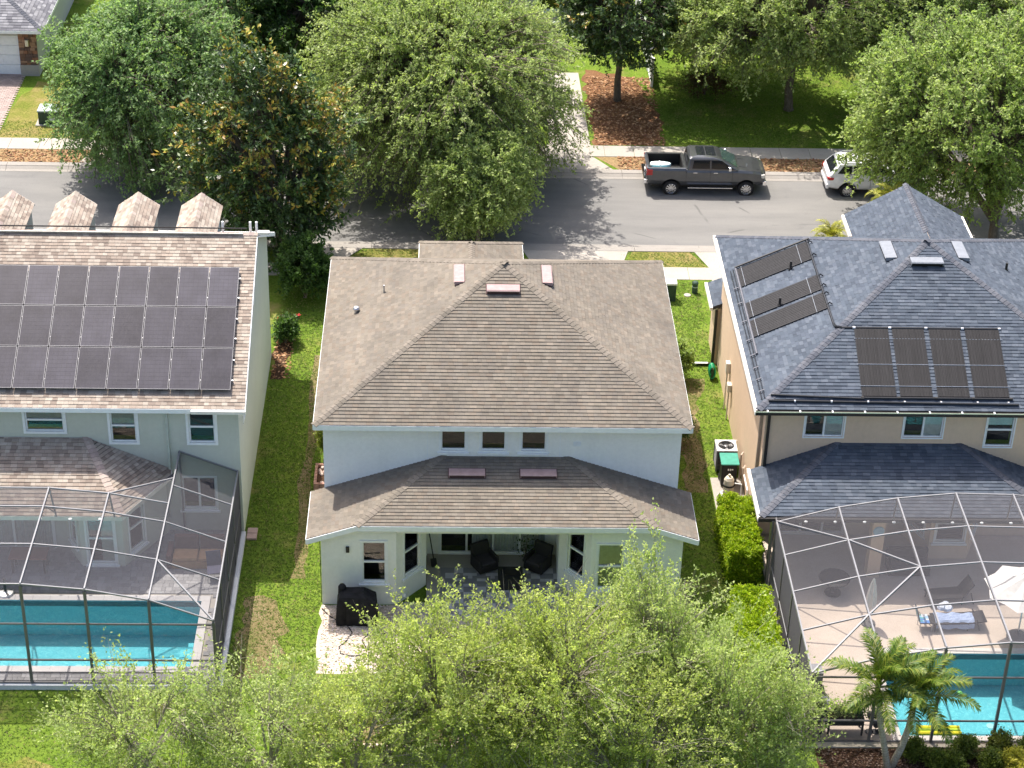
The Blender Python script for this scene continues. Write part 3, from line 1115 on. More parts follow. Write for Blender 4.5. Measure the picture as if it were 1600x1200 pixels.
# side gable infill under the sloping side roofs is the wall itself cut by the roof
bm_ = MB()
bm_.box(-3.63, 3.05, LY + .02, LY + .26, 3.02, ze - .16)
bm_.build("lanai_beam", M_['white_stucco'], H)
cl = MB(); cl.box(-3.6, 3.0, LY + .27, .82, 3.05, 3.07); cl.build("lanai_ceiling", M_['white_trim'], H)
window(H, (-4.80, LY, .98), (1, 0, 0), .82, 1.68, 'single', 'dark', trim=.07)
window(H, ca0 + cr * .40 + Vector((0, 0, .98)), cr, .80, 1.97, 'single', 'dark', trim=.06)
window(H, cb0 + cr2 * .45 + Vector((0, 0, .98)), cr2, .77, 1.97, 'single', 'blind', trim=.06)
window(H, (3.29, LY, .75), (1, 0, 0), .89, 1.87, 'single', 'blind', trim=.07)
window(H, (-2.14, .83, .12), (1, 0, 0), 3.82, 2.48, 'multi4', 'curtains', trim=.06, sill=False, name="sliding_door")
fl = MB(); fl.box(-2.6, 3.0, LY + .02, .82, 0, .09); fl.box(-3.4, 2.9, LY - 1.4, LY + .02, 0, .085)
fl.build("lanai_floor", M_['concrete'], H)

# vents and pipes
pink = mat_plain('vent_pink', (0.36, 0.26, 0.25), .8, .1, var=.12)
vdark = mat_plain('vent_dark', (0.09, 0.055, 0.055), .8, .1)
roof_vent(H, (0.03, 5.1, 8.62), None, 1.18, ns[0], pink, vdark, .40)
roof_vent(H, (-1.50, 6.50, 8.42), None, 1.35, ns[3], pink, vdark, .36)
roof_vent(H, (1.62, 6.50, 8.42), None, 1.35, ns[1], pink, vdark, .36)
roof_vent(H, (-1.23, -0.28, 4.30), None, 1.25, nl[0], pink, vdark, .40)
roof_vent(H, (1.24, -0.28, 4.30), None, 1.25, nl[0], pink, vdark, .40)
for (x, y, z, s_) in ((-5.3, 6.89, 6.62, .11), (-4.3, 7.57, 7.1, .035)):
    p = MB()
    if s_ > .1:
        p.cyl((x, y, z - .05), (x, y, z + .12), .075, .075, 10); p.lathe((x, y, z + .12), [(.12, 0), (.13, .05), (.09, .11), (.02, .13)], 12)
    else:
        p.cyl((x, y, z - .05), (x, y, z + .3), s_, s_, 8)
    p.build("vent_pipe", M_['alu'], H)

q = MB(); q.tube([(-6.235, LY + .12, 0.0), (-6.235, LY + .12, 1.2), (-6.24, LY + .14, 2.6)], .014, 5); q.build("conduit", M_['dark_trim'], H)
q = MB(); q.box(-5.35, -5.23, LY - .07, LY - .004, 2.25, 2.48); q.build("wall_light", M_['dark_trim'], H, bevel=.01)
q = MB(); q.box(-3.42, -3.30, LY - .02, LY - .004, .35, .47); q.build("outlet_cover", M_['white_trim'], H)
q = MB(); q.box(2.45, 2.72, YW - .02, YW - .004, 5.0, 5.18)
for i in range(4): q.box(2.46, 2.71, YW - .035, YW - .02, 5.01 + i * .045, 5.03 + i * .045)
q.build("louvre_vent", M_['white_trim'], H)

# front garage roof
G = [(-3.14, 12.0, 3.3), (1.24, 12.0, 3.3), (1.24, 19.1, 3.3), (-3.14, 19.1, 3.3)]
g0, g1 = (-.95, 12.0, 4.4), (-.95, 16.95, 4.4)
gf = [[G[1], G[2], g1, g0], [G[2], G[3], g1], [G[3], G[0], g0, g1]]
gb = MB()
for f in gf: gb.face(f)
gb.face([(x, y, z - .15) for x, y, z in G[::-1]])
groof = gb.build("garage_roof", M_['deckboard'], H)
sh = MB()
for f in gf: shingle_face(sh, f, BROWN, r)
sh.build("shingles", M_['shingle'], groof, "stuff")
gn = [nrm(f) for f in gf]
ridge_caps(groof, g0, g1, gn[0], gn[2], CAPB, M_['shingle'], 'BG', r)
ridge_caps(groof, G[2], g1, gn[0], gn[1], CAPB, M_['shingle'], 'B', r)
ridge_caps(groof, G[3], g1, gn[1], gn[2], CAPB, M_['shingle'], 'B', r)
fa = MB(); fascia_run(fa, [G[1], G[2], G[3], G[0]], .18); fa.build("fascia", M_['white_trim'], groof)
gw = MB()
wall(gw, (.95, 12.0, 0), (0, 1, 0), 6.8, 3.2); wall(gw, (.95, 18.8, 0), (-1, 0, 0), 3.8, 3.2); wall(gw, (-2.85, 18.8, 0), (0, -1, 0), 6.8, 3.2)
gw.build("garage_wall", M_['white_stucco'], H)
p = MB(); p.cyl((1.35, 14.0, 2.9), (1.35, 14.0, 4.75), .04, .04, 8); p.build("vent_pipe", M_['white_trim'], H)

# ================================================================== the sage house (left)
L = thing("house", "sage stucco house with pinkish tan gable roof and four small dormers on the left", "house", (-15, 6, 0))
r = random.Random(12)
x0, x1 = -22.6, -8.99
y0, y1, yr, ez, rz = 1.68, 15.3, 8.5, 5.6, 9.01
ff = [(x0, y0, ez), (x1, y0, ez), (x1, yr, rz), (x0, yr, rz)]
bf = [(x1, y1, ez), (x0, y1, ez), (x0, yr, rz), (x1, yr, rz)]
b = MB(); b.face(ff); b.face(bf)
b.face([(x, y, z - .14) for x, y, z in ff[::-1]]); b.face([(x, y, z - .14) for x, y, z in bf[::-1]])
lr_ = b.build("roof", M_['deckboard'], L)
sh = MB()
shingle_face(sh, ff, TAN, r, tab=.2, t=.017); shingle_face(sh, [(-21, yr, rz), (x1, yr, rz), (x1, yr + 1.6, rz - .8), (-21, yr + 1.6, rz - .8)], TAN, r)
sh.build("shingles", M_['shingle_tan'], lr_, "stuff")
ridge_caps(lr_, (x0, yr, rz + .01), (x1, yr, rz + .01), nrm(ff), nrm(bf), CAPT, M_['shingle_tan'], 'T', r)
fa = MB()
fascia_run(fa, [(x0, y0, ez), (x1, y0, ez), (x1, yr, rz), (x1, y1, ez), (x0, y1, ez)], .17)
fa.build("fascia", M_['white_trim'], lr_)
rt = MB(); rt.obox((x1 + .03, yr - .1, rz - .02), (.42, 0, 0), (0, .2, 0), (0, 0, .1)); rt.obox((-22.5, yr - .16, rz + .035), (13.0, 0, 0), (0, .10, -.04), (0, 0, .03))
rt.build("ridge_trim", M_['gutter_cream'], lr_)
gt = MB(); gt.obox((-10.85, y0 - .14, ez - .13), (1.9, 0, 0), (0, .13, 0), (0, 0, .12)); gt.build("gutter", M_['gutter_cream'], lr_)
for x in (-10.3, -9.28, -9.05):
    p = MB(); p.cyl((x, yr + .5, rz - .3), (x, yr + .5, rz + .22), .045, .045, 8); p.build("vent_pipe", M_['white_trim'], lr_)
pp = MB(); pp.tube([(-22, yr + .3, rz + .04), (-13, yr + .3, rz + .05), (-9.4, yr + .32, rz + .03)], .028); pp.build("conduit", M_['dark_trim'], lr_)
# dormers on the far slope
for dx in (-11.65, -14.12, -16.58, -19.03):
    pr, pz, hw, dzz = 13.9, 8.0, .80, .56
    d = MB()
    d.prism([(dx - hw + .12, pr - .12, 6.0), (dx + hw - .12, pr - .12, 6.0), (dx + hw - .12, pr - .12, pz - dzz + .06), (dx, pr - .12, pz - .04), (dx - hw + .12, pr - .12, pz - dzz + .06)], (0, -3.0, 0))
    dm = d.build("dormer", M_['sage_stucco'], L)
    a = [(dx - hw, pr, pz - dzz), (dx - hw, 9.6, pz - dzz), (dx, 9.6, pz), (dx, pr, pz)]
    c = [(dx + hw, 9.6, pz - dzz), (dx + hw, pr, pz - dzz), (dx, pr, pz), (dx, 9.6, pz)]
    s2 = MB(); shingle_face(s2, a, TAN, r); shingle_face(s2, c, TAN, r)
    s2.face([(x, y, z - .012) for x, y, z in a]); s2.face([(x, y, z - .012) for x, y, z in c])
    s2.build("dormer_shingles", M_['shingle_tan'], dm, "stuff")
    k = 0; yy = pr
    s3 = MB()
    while yy > 10.0:
        g = r.choice(CAPT + TAN); s3.col = g
        for sg in (-1, 1):
            s3.face([(dx, yy, pz + .035), (dx, yy - .2, pz + .02), (dx + sg * .14, yy - .2, pz + .02 - .095), (dx + sg * .14, yy, pz + .035 - .095)])
        yy -= .19
    s3.build("dormer_ridge", M_['shingle_tan'], dm)
    tm = MB(); tm.obox((dx - hw, pr, pz - dzz - .1), (hw, 0, dzz), (0, .03, 0), (0, 0, .1)); tm.obox((dx + hw, pr, pz - dzz - .1), (-hw, 0, dzz), (0, .03, 0), (0, 0, .1))
    tm.build("dormer_fascia", M_['white_trim'], dm)
# walls
wx = -9.27; wy = 2.05
w = MB()
lwin = [(-16.73, -15.39, 4.40, 5.33), (-13.77, -12.87, 3.98, 5.33), (-11.03, -10.11, 3.98, 5.28)]
wall(w, (-22.3, wy, 0), (1, 0, 0), 22.3 + wx, 5.55, [(a + 22.3, z0, c + 22.3, z1) for a, c, z0, z1 in lwin] + [(10.9, 1.15, 12.1, 2.5)])
# gable end wall
w.face([(wx, wy, 0), (wx, 14.95, 0), (wx, 14.95, 5.6), (wx, yr, rz - .17), (wx, wy, 5.6)])
w.face([(-22.3, 14.95, 0), (wx, 14.95, 0), (wx, 14.95, 5.6), (-22.3, 14.95, 5.6)][::-1])
w.build("wall", M_['sage_stucco'], L)
for i, (a, c, z0, z1) in enumerate(lwin):
    window(L, (a, wy, z0), (1, 0, 0), c - a, z1 - z0, 'single', 'beigehalf' if i < 2 else 'dark', trim=.09, sill=False)
window(L, (-11.4, wy, 1.15), (1, 0, 0), 1.2, 1.35, 'slider', 'dark', trim=.06)
# oval window and tall window on the gable wall
ov = MB()
ring = [(wx + .02, 8.2 + math.cos(t) * .36, 6.7 + math.sin(t) * .5) for t in [i * math.pi / 10 for i in range(20)]]
ov.tube(ring + [ring[0]], .06, 6); of = ov.build("window", M_['white_trim'], L)
og = MB(); og.face([(wx + .012, y, z) for x, y, z in ring]); og.build("pane", mat_plain('pane_dark', (.03, .035, .04), .05, .8), of)
window(L, (wx, 3.4, 4.0), (0, 1, 0), .5, 1.3, 'single', 'dark', trim=.06, sill=False)
# downspout
ds = MB(); ds.box(-11.83, -11.74, wy - .09, wy - .01, 2.85, 5.35); ds.beam((-11.785, wy - .05, 5.3), (-11.785, wy - .36, 5.5), .09, .08)
ds.build("downspout", mat_plain('sage_paint', (.46, .49, .43), .5, .3), L)
# single storey roof at the back
T0, T1 = (-22.4, wy - .01, 4.14), (-14.63, wy - .01, 4.14)
C1 = (-13.13, -.71, 2.7); C0 = (-22.4, -.71, 2.7)
D1 = (-11.72, 1.75, 2.78); D2 = (-11.75, wy - .01, 2.86)
lfs = [[C0, C1, T1, T0], [C1, D1, D2, T1]]
b = MB()
for f in lfs: b.face(f)
b.face([(x, y, z - .16) for x, y, z in [C0, C1, D1, D2, (-22.4, wy, 2.86)]][::-1])
lr2 = b.build("lower_roof", M_['deckboard'], L)
sh = MB()
for f in lfs: shingle_face(sh, f, TAN, r, tab=.2, t=.022)
sh.build("shingles", M_['shingle_tan'], lr2, "stuff")
ridge_caps(lr2, C1, T1, nrm(lfs[0]), nrm(lfs[1]), CAPT, M_['shingle_tan'], 'TL', r)
fa = MB(); fascia_run(fa, [C0, C1, D1, D2], .17); fa.build("gutter", M_['gutter_cream'], lr2)
# ground floor walls below it, with the angled bay
w = MB()
p0, p1, p2, p3 = Vector((-22.3, -.3, 0)), Vector((-16.1, -.3, 0)), Vector((-15.3, .65, 0)), Vector((-13.4, -.38, 0))
segs = [(Vector((-22.3, .9, 0)), Vector((-15.4, .9, 0)), [(3.6, .15, 6.4, 2.35)]),
        (Vector((-15.4, .9, 0)), Vector((-14.75, -.2, 0)), [(.35, .85, .95, 2.4)]),
        (Vector((-14.75, -.2, 0)), Vector((-13.25, -.2, 0)), [(.25, .35, 1.2, 2.42)]),
        (Vector((-13.25, -.2, 0)), Vector((-11.95, 1.95, 0)), [(.35, .6, 1.15, 2.42)])]
for a, c, hs in segs:
    d = (c - a)
    wall(w, a, d.normalized(), d.length, 2.62, hs)
w.build("bay_wall", M_['sage_stucco'], L)
for i, (a, c, hs) in enumerate(segs):
    d = (c - a).normalized()
    for q in hs:
        window(L, a + d * q[0] + Vector((0, 0, q[1])), d, q[2] - q[0], q[3] - q[1], 'multi2' if i == 0 else 'single', 'curtains' if i == 0 else ('dark' if i != 2 else 'halfslide'), trim=.07, sill=(i > 0))

# ================================================================== the tan house (right)
T = thing("house", "two storey tan stucco house with slate blue shingle hip roof on the right", "house", (16, 8, 0))
r = random.Random(13)
ex0, ex1, ey0, ey1, ez = 9.02, 22.85, 1.83, 15.25, 5.7
ap = (15.93, 8.5, 9.05)
e = [(ex0, ey0, ez), (ex1, ey0, ez), (ex1, ey1, ez), (ex0, ey1, ez)]
tf = [[e[0], e[1], ap], [e[1], e[2], ap], [e[2], e[3], ap], [e[3], e[0], ap]]
b = MB()
for f in tf: b.face(f)
b.face([(x, y, z - .16) for x, y, z in e[::-1]])
troof = b.build("roof", M_['deckboard'], T)
sh = MB()
for i in (0, 3, 1): shingle_face(sh, tf[i], SLATE, r, tab=.24, jit=.008, t=.022)
shingle_face(sh, tf[2], SLATE, r, exp=.29, tab=.6)
sh.build("shingles", M_['shingle_slate'], troof, "stuff")
tn = [nrm(f) for f in tf]
for i in range(4):
    ridge_caps(troof, e[i], ap, tn[i - 1], tn[i], CAPS, M_['shingle_slate'], 'S', r)
# gutters
gm = MB()
gm.box(ex0 - .1, ex1 + .1, ey0 - .13, ey0 - .005, ez - .16, ez - .02)
gm.build("gutter", M_['dark_trim'], troof)
gl = MB(); gl.box(ex0 - .13, ex0 - .005, ey0 - .13, ey1 + .1, ez - .16, ez - .02); gl.build("gutter", M_['gutter_cream'], troof)
gr = MB(); gr.box(ex0 - .12, ex1 + .1, ey0 - .136, ey0 - .118, ez - .045, ez - .012); gr.build("gutter_lip", mat_plain('lip_green', (.34, .42, .30), .4, .5), troof)
ck = MB()
x = ex0 + .3
while x < 20:
    ck.box(x, x + .05, ey0 - .14, ey0 - .02, ez - .018, ez + .004); x += 1.15
ck.build("gutter_clip", M_['white_trim'], troof)
# front gable
gz, gzr = 5.7, 7.12
gy0, gy1 = 11.0, 17.35
ga = [(14.62, gy1, gz), (14.62, gy0, gz), (17.05, gy0, gzr), (17.05, gy1, gzr)]
gc = [(19.5, gy0, gz), (19.5, gy1, gz), (17.05, gy1, gzr), (17.05, gy0, gzr)]
b = MB(); b.face(ga); b.face(gc)
b.face([(14.9, gy1 - .3, 3), (19.2, gy1 - .3, 3), (19.2, gy1 - .3, gz), (17.05, gy1 - .3, gzr - .15), (14.9, gy1 - .3, gz)])
b.face([(14.9, 15, 3), (14.9, gy1 - .3, 3), (14.9, gy1 - .3, gz + .1), (14.9, 15, gz + .1)]); b.face([(19.2, 15, 3), (19.2, gy1 - .3, 3), (19.2, gy1 - .3, gz + .1), (19.2, 15, gz + .1)])
groof = b.build("front_gable", M_['tan_stucco'], T)
sh = MB(); shingle_face(sh, ga, SLATE, r, tab=.24, jit=.008, t=.022); shingle_face(sh, gc, SLATE, r, tab=.24, jit=.008, t=.022)
sh.build("shingles", M_['shingle_slate'], groof, "stuff")
ridge_caps(groof, (17.05, 13.0, gzr), (17.05, gy1, gzr), nrm(ga), nrm(gc), CAPS, M_['shingle_slate'], 'SG', r)
for xx in (14.5, 19.51):
    q = MB(); q.box(xx, xx + .11, 15.4, gy1, gz - .14, gz - .01); q.build("gutter", M_['gutter_cream'], groof)
tv = mat_plain('vent_grey', (.20, .215, .24), .5, .4)
vd = mat_plain('vent_black', (.02, .02, .022), .8, .1)
roof_vent(T, (15.75, 7.62, 8.60), None, 1.2, tn[0], tv, vd, .42, .2)
roof_vent(T, (14.60, 8.80, 8.40), None, 1.35, tn[3], tv, vd, .42, .18)
roof_vent(T, (17.25, 8.80, 8.42), None, 1.35, tn[1], tv, vd, .42, .18)
for (x, y, z) in ((11.25, 10.33, 6.83), (10.55, 8.05, 6.48), (19.3, 9.3, 7.4)):
    p = MB(); p.cyl((x, y, z - .05), (x, y, z + .32), .05, .05, 8); p.cyl((x, y, z - .02), (x, y, z + .05), .1, .07, 8); p.build("vent_pipe", M_['dark_trim'], T)
# lower roof at the back
ty = 2.25
t0, t1 = (11.99, ty, 4.07), (16.53, ty, 4.07)
sl = .40
n_ = 2.95
q0, q1 = (11.99 - n_, ty - n_, 4.07 - sl * n_), (16.53 + n_, ty - n_, 4.07 - sl * n_)
u0, u1 = (11.99 - n_, ty, 4.07 - sl * n_), (16.53 + n_, ty, 4.07 - sl * n_)
lf = [[q0, q1, t1, t0], [q0, t0, u0], [q1, u1, t1]]
b = MB()
for f in lf: b.face(f)
b.face([(x, y, z - .16) for x, y, z in (q0, q1, u1, u0)][::-1])
tl_ = b.build("lower_roof", M_['deckboard'], T)
sh = MB()
for f in lf: shingle_face(sh, f, SLATE, r, tab=.24, jit=.008, t=.022)
sh.build("shingles", M_['shingle_slate'], tl_, "stuff")
ln = [nrm(f) for f in lf]
ridge_caps(tl_, q0, t0, ln[0], ln[1], CAPS, M_['shingle_slate'], 'SL', r)
ridge_caps(tl_, q1, t1, ln[0], ln[2], CAPS, M_['shingle_slate'], 'SL', r)
g2 = MB(); g2.box(q0[0] - .12, q0[0] - .005, q0[1] - .1, ty + .1, q0[2] - .15, q0[2] - .015); g2.build("gutter", M_['gutter_cream'], tl_)
g3 = MB(); g3.box(q0[0] - .1, q1[0] + .1, q0[1] - .125, q0[1] - .005, q0[2] - .15, q0[2] - .015); g3.build("gutter", M_['dark_trim'], tl_)
# walls
wx = 9.40
w = MB()
tw = [(10.82, 12.22, 4.33, 5.40), (14.37, 15.79, 4.33, 5.40), (17.36, 18.35, 3.97, 5.38)]
wall(w, (wx, ty, 0), (1, 0, 0), 13.1, 5.62, [(a - wx, z0, c - wx, z1) for a, c, z0, z1 in tw] + [(.9, .1, 3.3, 2.3)])
wall(w, (wx, 14.95, 0), (0, -1, 0), 14.95 - ty, 5.62)
w.face([(wx, 14.95, 0), (22.5, 14.95, 0), (22.5, 14.95, 5.6), (wx, 14.95, 5.6)])
w.build("wall", M_['tan_stucco'], T)
for i, (a, c, z0, z1) in enumerate(tw):
    window(T, (a, ty, z0), (1, 0, 0), c - a, z1 - z0, 'single' if i == 2 else 'slider', 'halfslide' if i < 2 else 'half', trim=.05, sill=False)
window(T, (wx + .9, ty, .1), (1, 0, 0), 2.4, 2.2, 'multi3', 'dark', trim=.05, sill=False, name="sliding_door")
# covered lanai: pillar and projecting bay
pb = MB(); pb.box(13.1, 13.55, -.42, .02, 0, 2.75); pb.build("pillar", M_['tan_stucco'], T)
w = MB()
bs = [(Vector((14.9, 2.2, 0)), Vector((15.5, .75, 0)), [(.35, .9, 1.2, 2.35)]), (Vector((15.5, .75, 0)), Vector((16.95, .75, 0)), [(.2, .85, 1.25, 2.4)]), (Vector((16.95, .75, 0)), Vector((17.6, 2.2, 0)), [(.35, .9, 1.2, 2.35)])]
for a, c, hs in bs:
    d = c - a; wall(w, a, d.normalized(), d.length, 2.72, hs)
w.build("bay_wall", M_['tan_stucco'], T)
for i, (a, c, hs) in enumerate(bs):
    d = (c - a).normalized(); q = hs[0]
    window(T, a + d * q[0] + Vector((0, 0, q[1])), d, q[2] - q[0], q[3] - q[1], 'single', 'beigehalf' if i == 1 else 'dark', trim=.06)
# downspouts
d = MB(); d.box(9.46, 9.56, ty - .1, ty - .01, 2.95, 5.45); d.beam((9.51, ty - .06, 5.42), (9.51, ey0 - .05, 5.58), .1, .09)
d.build("downspout", M_['dark_trim'], T)
d = MB(); d.box(9.29, 9.39, 2.75, 2.85, .1, 5.3); d.build("downspout", mat_plain('tan_paint', (.36, .29, .235), .6, .2), T)
# side porch roof, its wall stub and the downspout with a long spout
b = MB(); pf = [(9.02, 14.5, 2.8), (9.75, 14.5, 3.1), (9.75, 16.6, 3.1), (9.02, 16.6, 2.8)]
b.prism([(x, y, z - .14) for x, y, z in pf], (0, 0, .13))
pr_ = b.build("porch_roof", M_['deckboard'], T)
sh = MB(); shingle_face(sh, pf, SLATE, r, tab=.24); sh.build("shingles", M_['shingle_slate'], pr_, "stuff")
q = MB(); q.box(8.9, 9.01, 14.45, 16.65, 2.66, 2.8); q.build("gutter", M_['gutter_cream'], pr_)
q = MB(); q.box(9.26, 9.75, 14.6, 16.5, 0, 2.66); q.build("porch_wall", M_['tan_stucco'], T)
q = MB(); q.box(9.13, 9.24, 14.42, 14.54, .12, 2.66); q.box(8.35, 9.24, 14.43, 14.53, .04, .13); q.build("downspout", M_['dark_trim'], T)
q = MB(); q.box(8.33, 9.0, 14.43, 14.53, .132, .142); q.build("spout_top", M_['white_trim'], T)
for (y, z, s_) in ((10.9, 1.75, .3), (10.1, 1.35, .22)):
    q = MB(); q.box(9.22, 9.39, y, y + .3, z, z + s_ * 1.5); q.cyl((9.3, y + .15, .0), (9.3, y + .15, z), .035, .035, 6); q.build("meter_box", mat_plain('meter_paint', (.62, .56, .48), .5, .3), T, bevel=.015)
for (y, h) in ((5.9, 1.15), (5.2, 1.0), (7.6, .6)):
    q = MB(); q.tube([(9.3, y, 0), (9.3, y, h), (9.39, y + .1, h + .05)], .035); q.build("service_pipe", mat_plain('pipe_tan', (.5, .40, .32), .5, .3), T)
# ================================================================== solar panels on the sage house
def mat_pv():
    t = NT("pv_cells")
    c = t.coord((1, 1, 1))
    a = t.n("ShaderNodeAttribute", attribute_name="col")
    dust = t.noise(c, 1.2, 5, 0.65)
    fine = t.noise(t.coord((6, 1.5, 1.5)), 3.0, 4, 0.7)
    col = t.mix(1.0, a.outputs['Color'], t.ramp(dust, [(0.3, 0.75), (0.75, 1.3)]), 'MULTIPLY')
    col = t.mix(t.ramp(fine, [(0.45, 0.0), (0.8, 0.3)]), col, (0.085, 0.08, 0.08))
    t.bsdf(col, 0.14, 0.25)
    return t.mat


M_['pv'] = mat_pv()
M_['pv_line'] = mat_plain('pv_line', (0.036, 0.035, 0.043), .2, .25)
M_['pv_frame'] = mat_plain('pv_frame', (0.13, 0.13, 0.145), .4, .4, .2)
A = thing("solar_array", "grid of dark photovoltaic panels in three rows on the pinkish tan roof", "solar panels", (-14, 4.5, 7.0))
sl_v = Vector((0, 1, .5)).normalized(); sl_n = Vector((0, -.5, 1)).normalized()
r = random.Random(21)
base = Vector((0, 1.68, 5.6)) + sl_n * 0.14
def on_roof(x, y):          # y measured in plan
    return base + Vector((x, (y - 1.68), (y - 1.68) * .5))
rows = [2.31, 3.885, 5.46]
for ri, yy in enumerate(rows):
    for ci in range(10):
        xr = -9.52 - ci * 1.0865
        xa = xr - 1.055
        L_ = 1.72
        o = on_roof(xa, yy)
        U = Vector((1, 0, 0))
        fm = MB(); fr = .015
        for (u0, u1, v0, v1) in ((0, 1.055, 0, fr), (0, 1.055, L_ - fr, L_), (0, fr, fr, L_ - fr), (1.055 - fr, 1.055, fr, L_ - fr)):
            fm.obox(o + U * u0 + sl_v * v0, U * (u1 - u0), sl_v * (v1 - v0), sl_n * .04)
        p = fm.build("solar_panel", M_['pv_frame'], A)
        cm = MB()
        g = r.uniform(.8, 1.35) * (1.0 if ci > 3 or ri != 2 else 1.15)  # panel-to-panel sheen put into the cell colour, stronger on four top-row panels
        cm.col = (0.044 * g, 0.042 * g, 0.053 * g)
        cm.obox(o + U * fr + sl_v * fr, U * (1.055 - 2 * fr), sl_v * (L_ - 2 * fr), sl_n * .034)
        cm.build("cells", M_['pv'], p)
        lm = MB()
        for k in range(1, 6):
            u = fr + (1.055 - 2 * fr) * k / 6
            lm.obox(o + U * (u - .003) + sl_v * fr + sl_n * .0345, U * .006, sl_v * (L_ - 2 * fr), sl_n * .0012)
        for k in range(1, 10):
            v = fr + (L_ - 2 * fr) * k / 10
            lm.obox(o + U * fr + sl_v * (v - .003) + sl_n * .0348, U * (1.055 - 2 * fr), sl_v * .006, sl_n * .0012)
        lm.build("cell_lines", M_['pv_line'], p)
for yy in rows:
    for dv in (.4, 1.25):
        rl = MB(); o = on_roof(-20.3, yy) + sl_v * dv - sl_n * .1
        rl.obox(o, (10.85, 0, 0), sl_v * .04, sl_n * .09); rl.build("rail", M_['alu'], A)

# ================================================================== pool heating collectors on the tan house
def mat_collector():
    t = NT("collector")
    a = t.n("ShaderNodeAttribute", attribute_name="col")
    c = t.coord()
    f = t.noise(t.coord((14, .7, .7)), 2.0, 4, .7)
    col = t.mix(1.0, a.outputs['Color'], t.ramp(f, [(.3, .72), (.7, 1.3)]), 'MULTIPLY')
    t.bsdf(col, .6, .2)
    return t.mat


M_['collector'] = mat_collector()
M_['black_pipe'] = mat_plain('black_pipe', (.012, .012, .014), .35, .5)


def collector(thingo, o, U, V, n, w, h, straps, ribs_along_v=True, name="collector_panel"):
    """ribbed mat of thin tubes"""
    b = MB()
    k = int((w if ribs_along_v else h) / .055)
    r = random.Random(int(w * 1000 + o.x * 10))
    for i in range(k):
        g = r.uniform(.85, 1.15); b.col = (.022 * g, .021 * g, .022 * g)
        if ribs_along_v:
            b.obox(o + U * (w * i / k), U * (w / k * .93), V * h, n * (.022 + .006 * (i % 2)))
        else:
            b.obox(o + V * (h * i / k), U * w, V * (h / k * .93), n * (.022 + .006 * (i % 2)))
    p = b.build(name, M_['collector'], thingo)
    return p


C1_ = thing("pool_heater", "wide black pool heating collector of four mats on the near slate roof slope", "solar collector", (15.4, 3.5, 6.6))
nS = Vector((0, -.5, 1)).normalized(); vS = Vector((0, 1, .5)).normalized(); uS = Vector((1, 0, 0))
def sroof(x, y, h=.04): return Vector((x, y, 5.7 + (y - 1.83) * .487)) + nS * h
nS = tn[0]; vS = (Vector((0, 0, 1)) - nS * nS.z).normalized(); uS = vS.cross(nS)
for (a, c) in ((12.75, 13.98), (14.12, 15.28), (15.46, 16.60), (16.78, 18.02)):
    o = sroof(a, 2.35)
    collector(C1_, o, uS, vS, nS, c - a, 2.86, ())
for y in (2.72, 3.55, 4.55):
    b = MB(); b.tube([sroof(12.7, y, .085), sroof(18.1, y, .085)], .012, 5); b.build("strap", M_['alu'], C1_)
for y, x0_ in ((4.98, 12.2), (2.28, 12.7)):
    b = MB(); b.cyl(sroof(x0_, y, .06), sroof(18.12, y, .06), .045, None, 8); b.build("header_pipe", M_['black_pipe'], C1_)
    for x in (12.75, 14.05, 15.37, 16.7, 18.05):
        b = MB(); b.cyl(sroof(x - .05, y, .06), sroof(x + .05, y, .06), .06, None, 8); b.build("coupling", M_['alu'] if y > 3 else M_['dark_trim'], C1_)
b = MB(); b.cyl(sroof(9.4, 2.14, .07), sroof(18.3, 2.06, .07), .042, None, 8); b.build("feed_pipe", M_['black_pipe'], C1_)
b = MB(); b.cyl(sroof(9.5, 2.36, .07), sroof(12.8, 2.24, .07), .036, None, 8); b.build("return_pipe", M_['black_pipe'], C1_)
for x in (10.3, 11.6, 12.9, 14.2, 15.5, 16.8, 17.9):
    b = MB(); b.cyl(sroof(x, 2.12, .07), sroof(x + .06, 2.12, .07), .055, None, 8); b.build("pipe_clip", M_['alu'], C1_)

C2_ = thing("pool_heater", "three slanting black pool heating mats on the left slate roof slope", "solar collector", (10.7, 9.3, 6.6))
nW = tn[3]; vW = (Vector((0, 0, 1)) - nW * nW.z).normalized(); uW = vW.cross(nW)   # uW points along -Y
def wroof(x, y, h=.04): return Vector((x, y, 5.7 + (x - 9.02) * .485)) + nW * h
for (ya, yb) in ((10.4, 11.85), (7.95, 9.1), (6.5, 7.72)):
    o = wroof(9.42, yb)
    collector(C2_, o, uW, vW, nW, yb - ya, 2.95, (), ribs_along_v=True)
    for x in (9.62, 11.7):
        b = MB(); b.tube([wroof(x, ya - .05, .085), wroof(x, yb + .05, .085)], .012, 5); b.build("strap", M_['alu'], C2_)
    for k in range(2):
        yy = ya + .2 + k * (yb - ya - .4)
        b = MB(); b.tube([wroof(12.1, yy, .08), wroof(12.2, yy, .14), wroof(12.26, yy - .04, .05)], .03); b.build("elbow", M_['black_pipe'], C2_)
for x in (9.42, 12.1):
    b = MB(); b.cyl(wroof(x, 5.3, .06), wroof(x, 11.95, .06), .045, None, 8); b.build("header_pipe", M_['black_pipe'] if x > 10 else M_['pv_frame'], C2_)
b = MB(); b.cyl(wroof(9.4, 12.0, .09), wroof(12.2, 11.95, .09), .04, None, 8); b.build("header_pipe", M_['black_pipe'], C2_)
b = MB(); b.tube([wroof(12.1, 5.3, .06), wroof(12.15, 5.0, .1), sroof(12.3, 4.98, .08)], .05); b.build("elbow", M_['black_pipe'], C2_)
for i, x in enumerate((9.22, 9.32)):
    b = MB(); b.cyl(wroof(x, 2.3, .06), wroof(x, 11.9, .06), .025, None, 6); b.build("feed_pipe", M_['black_pipe'], C2_)
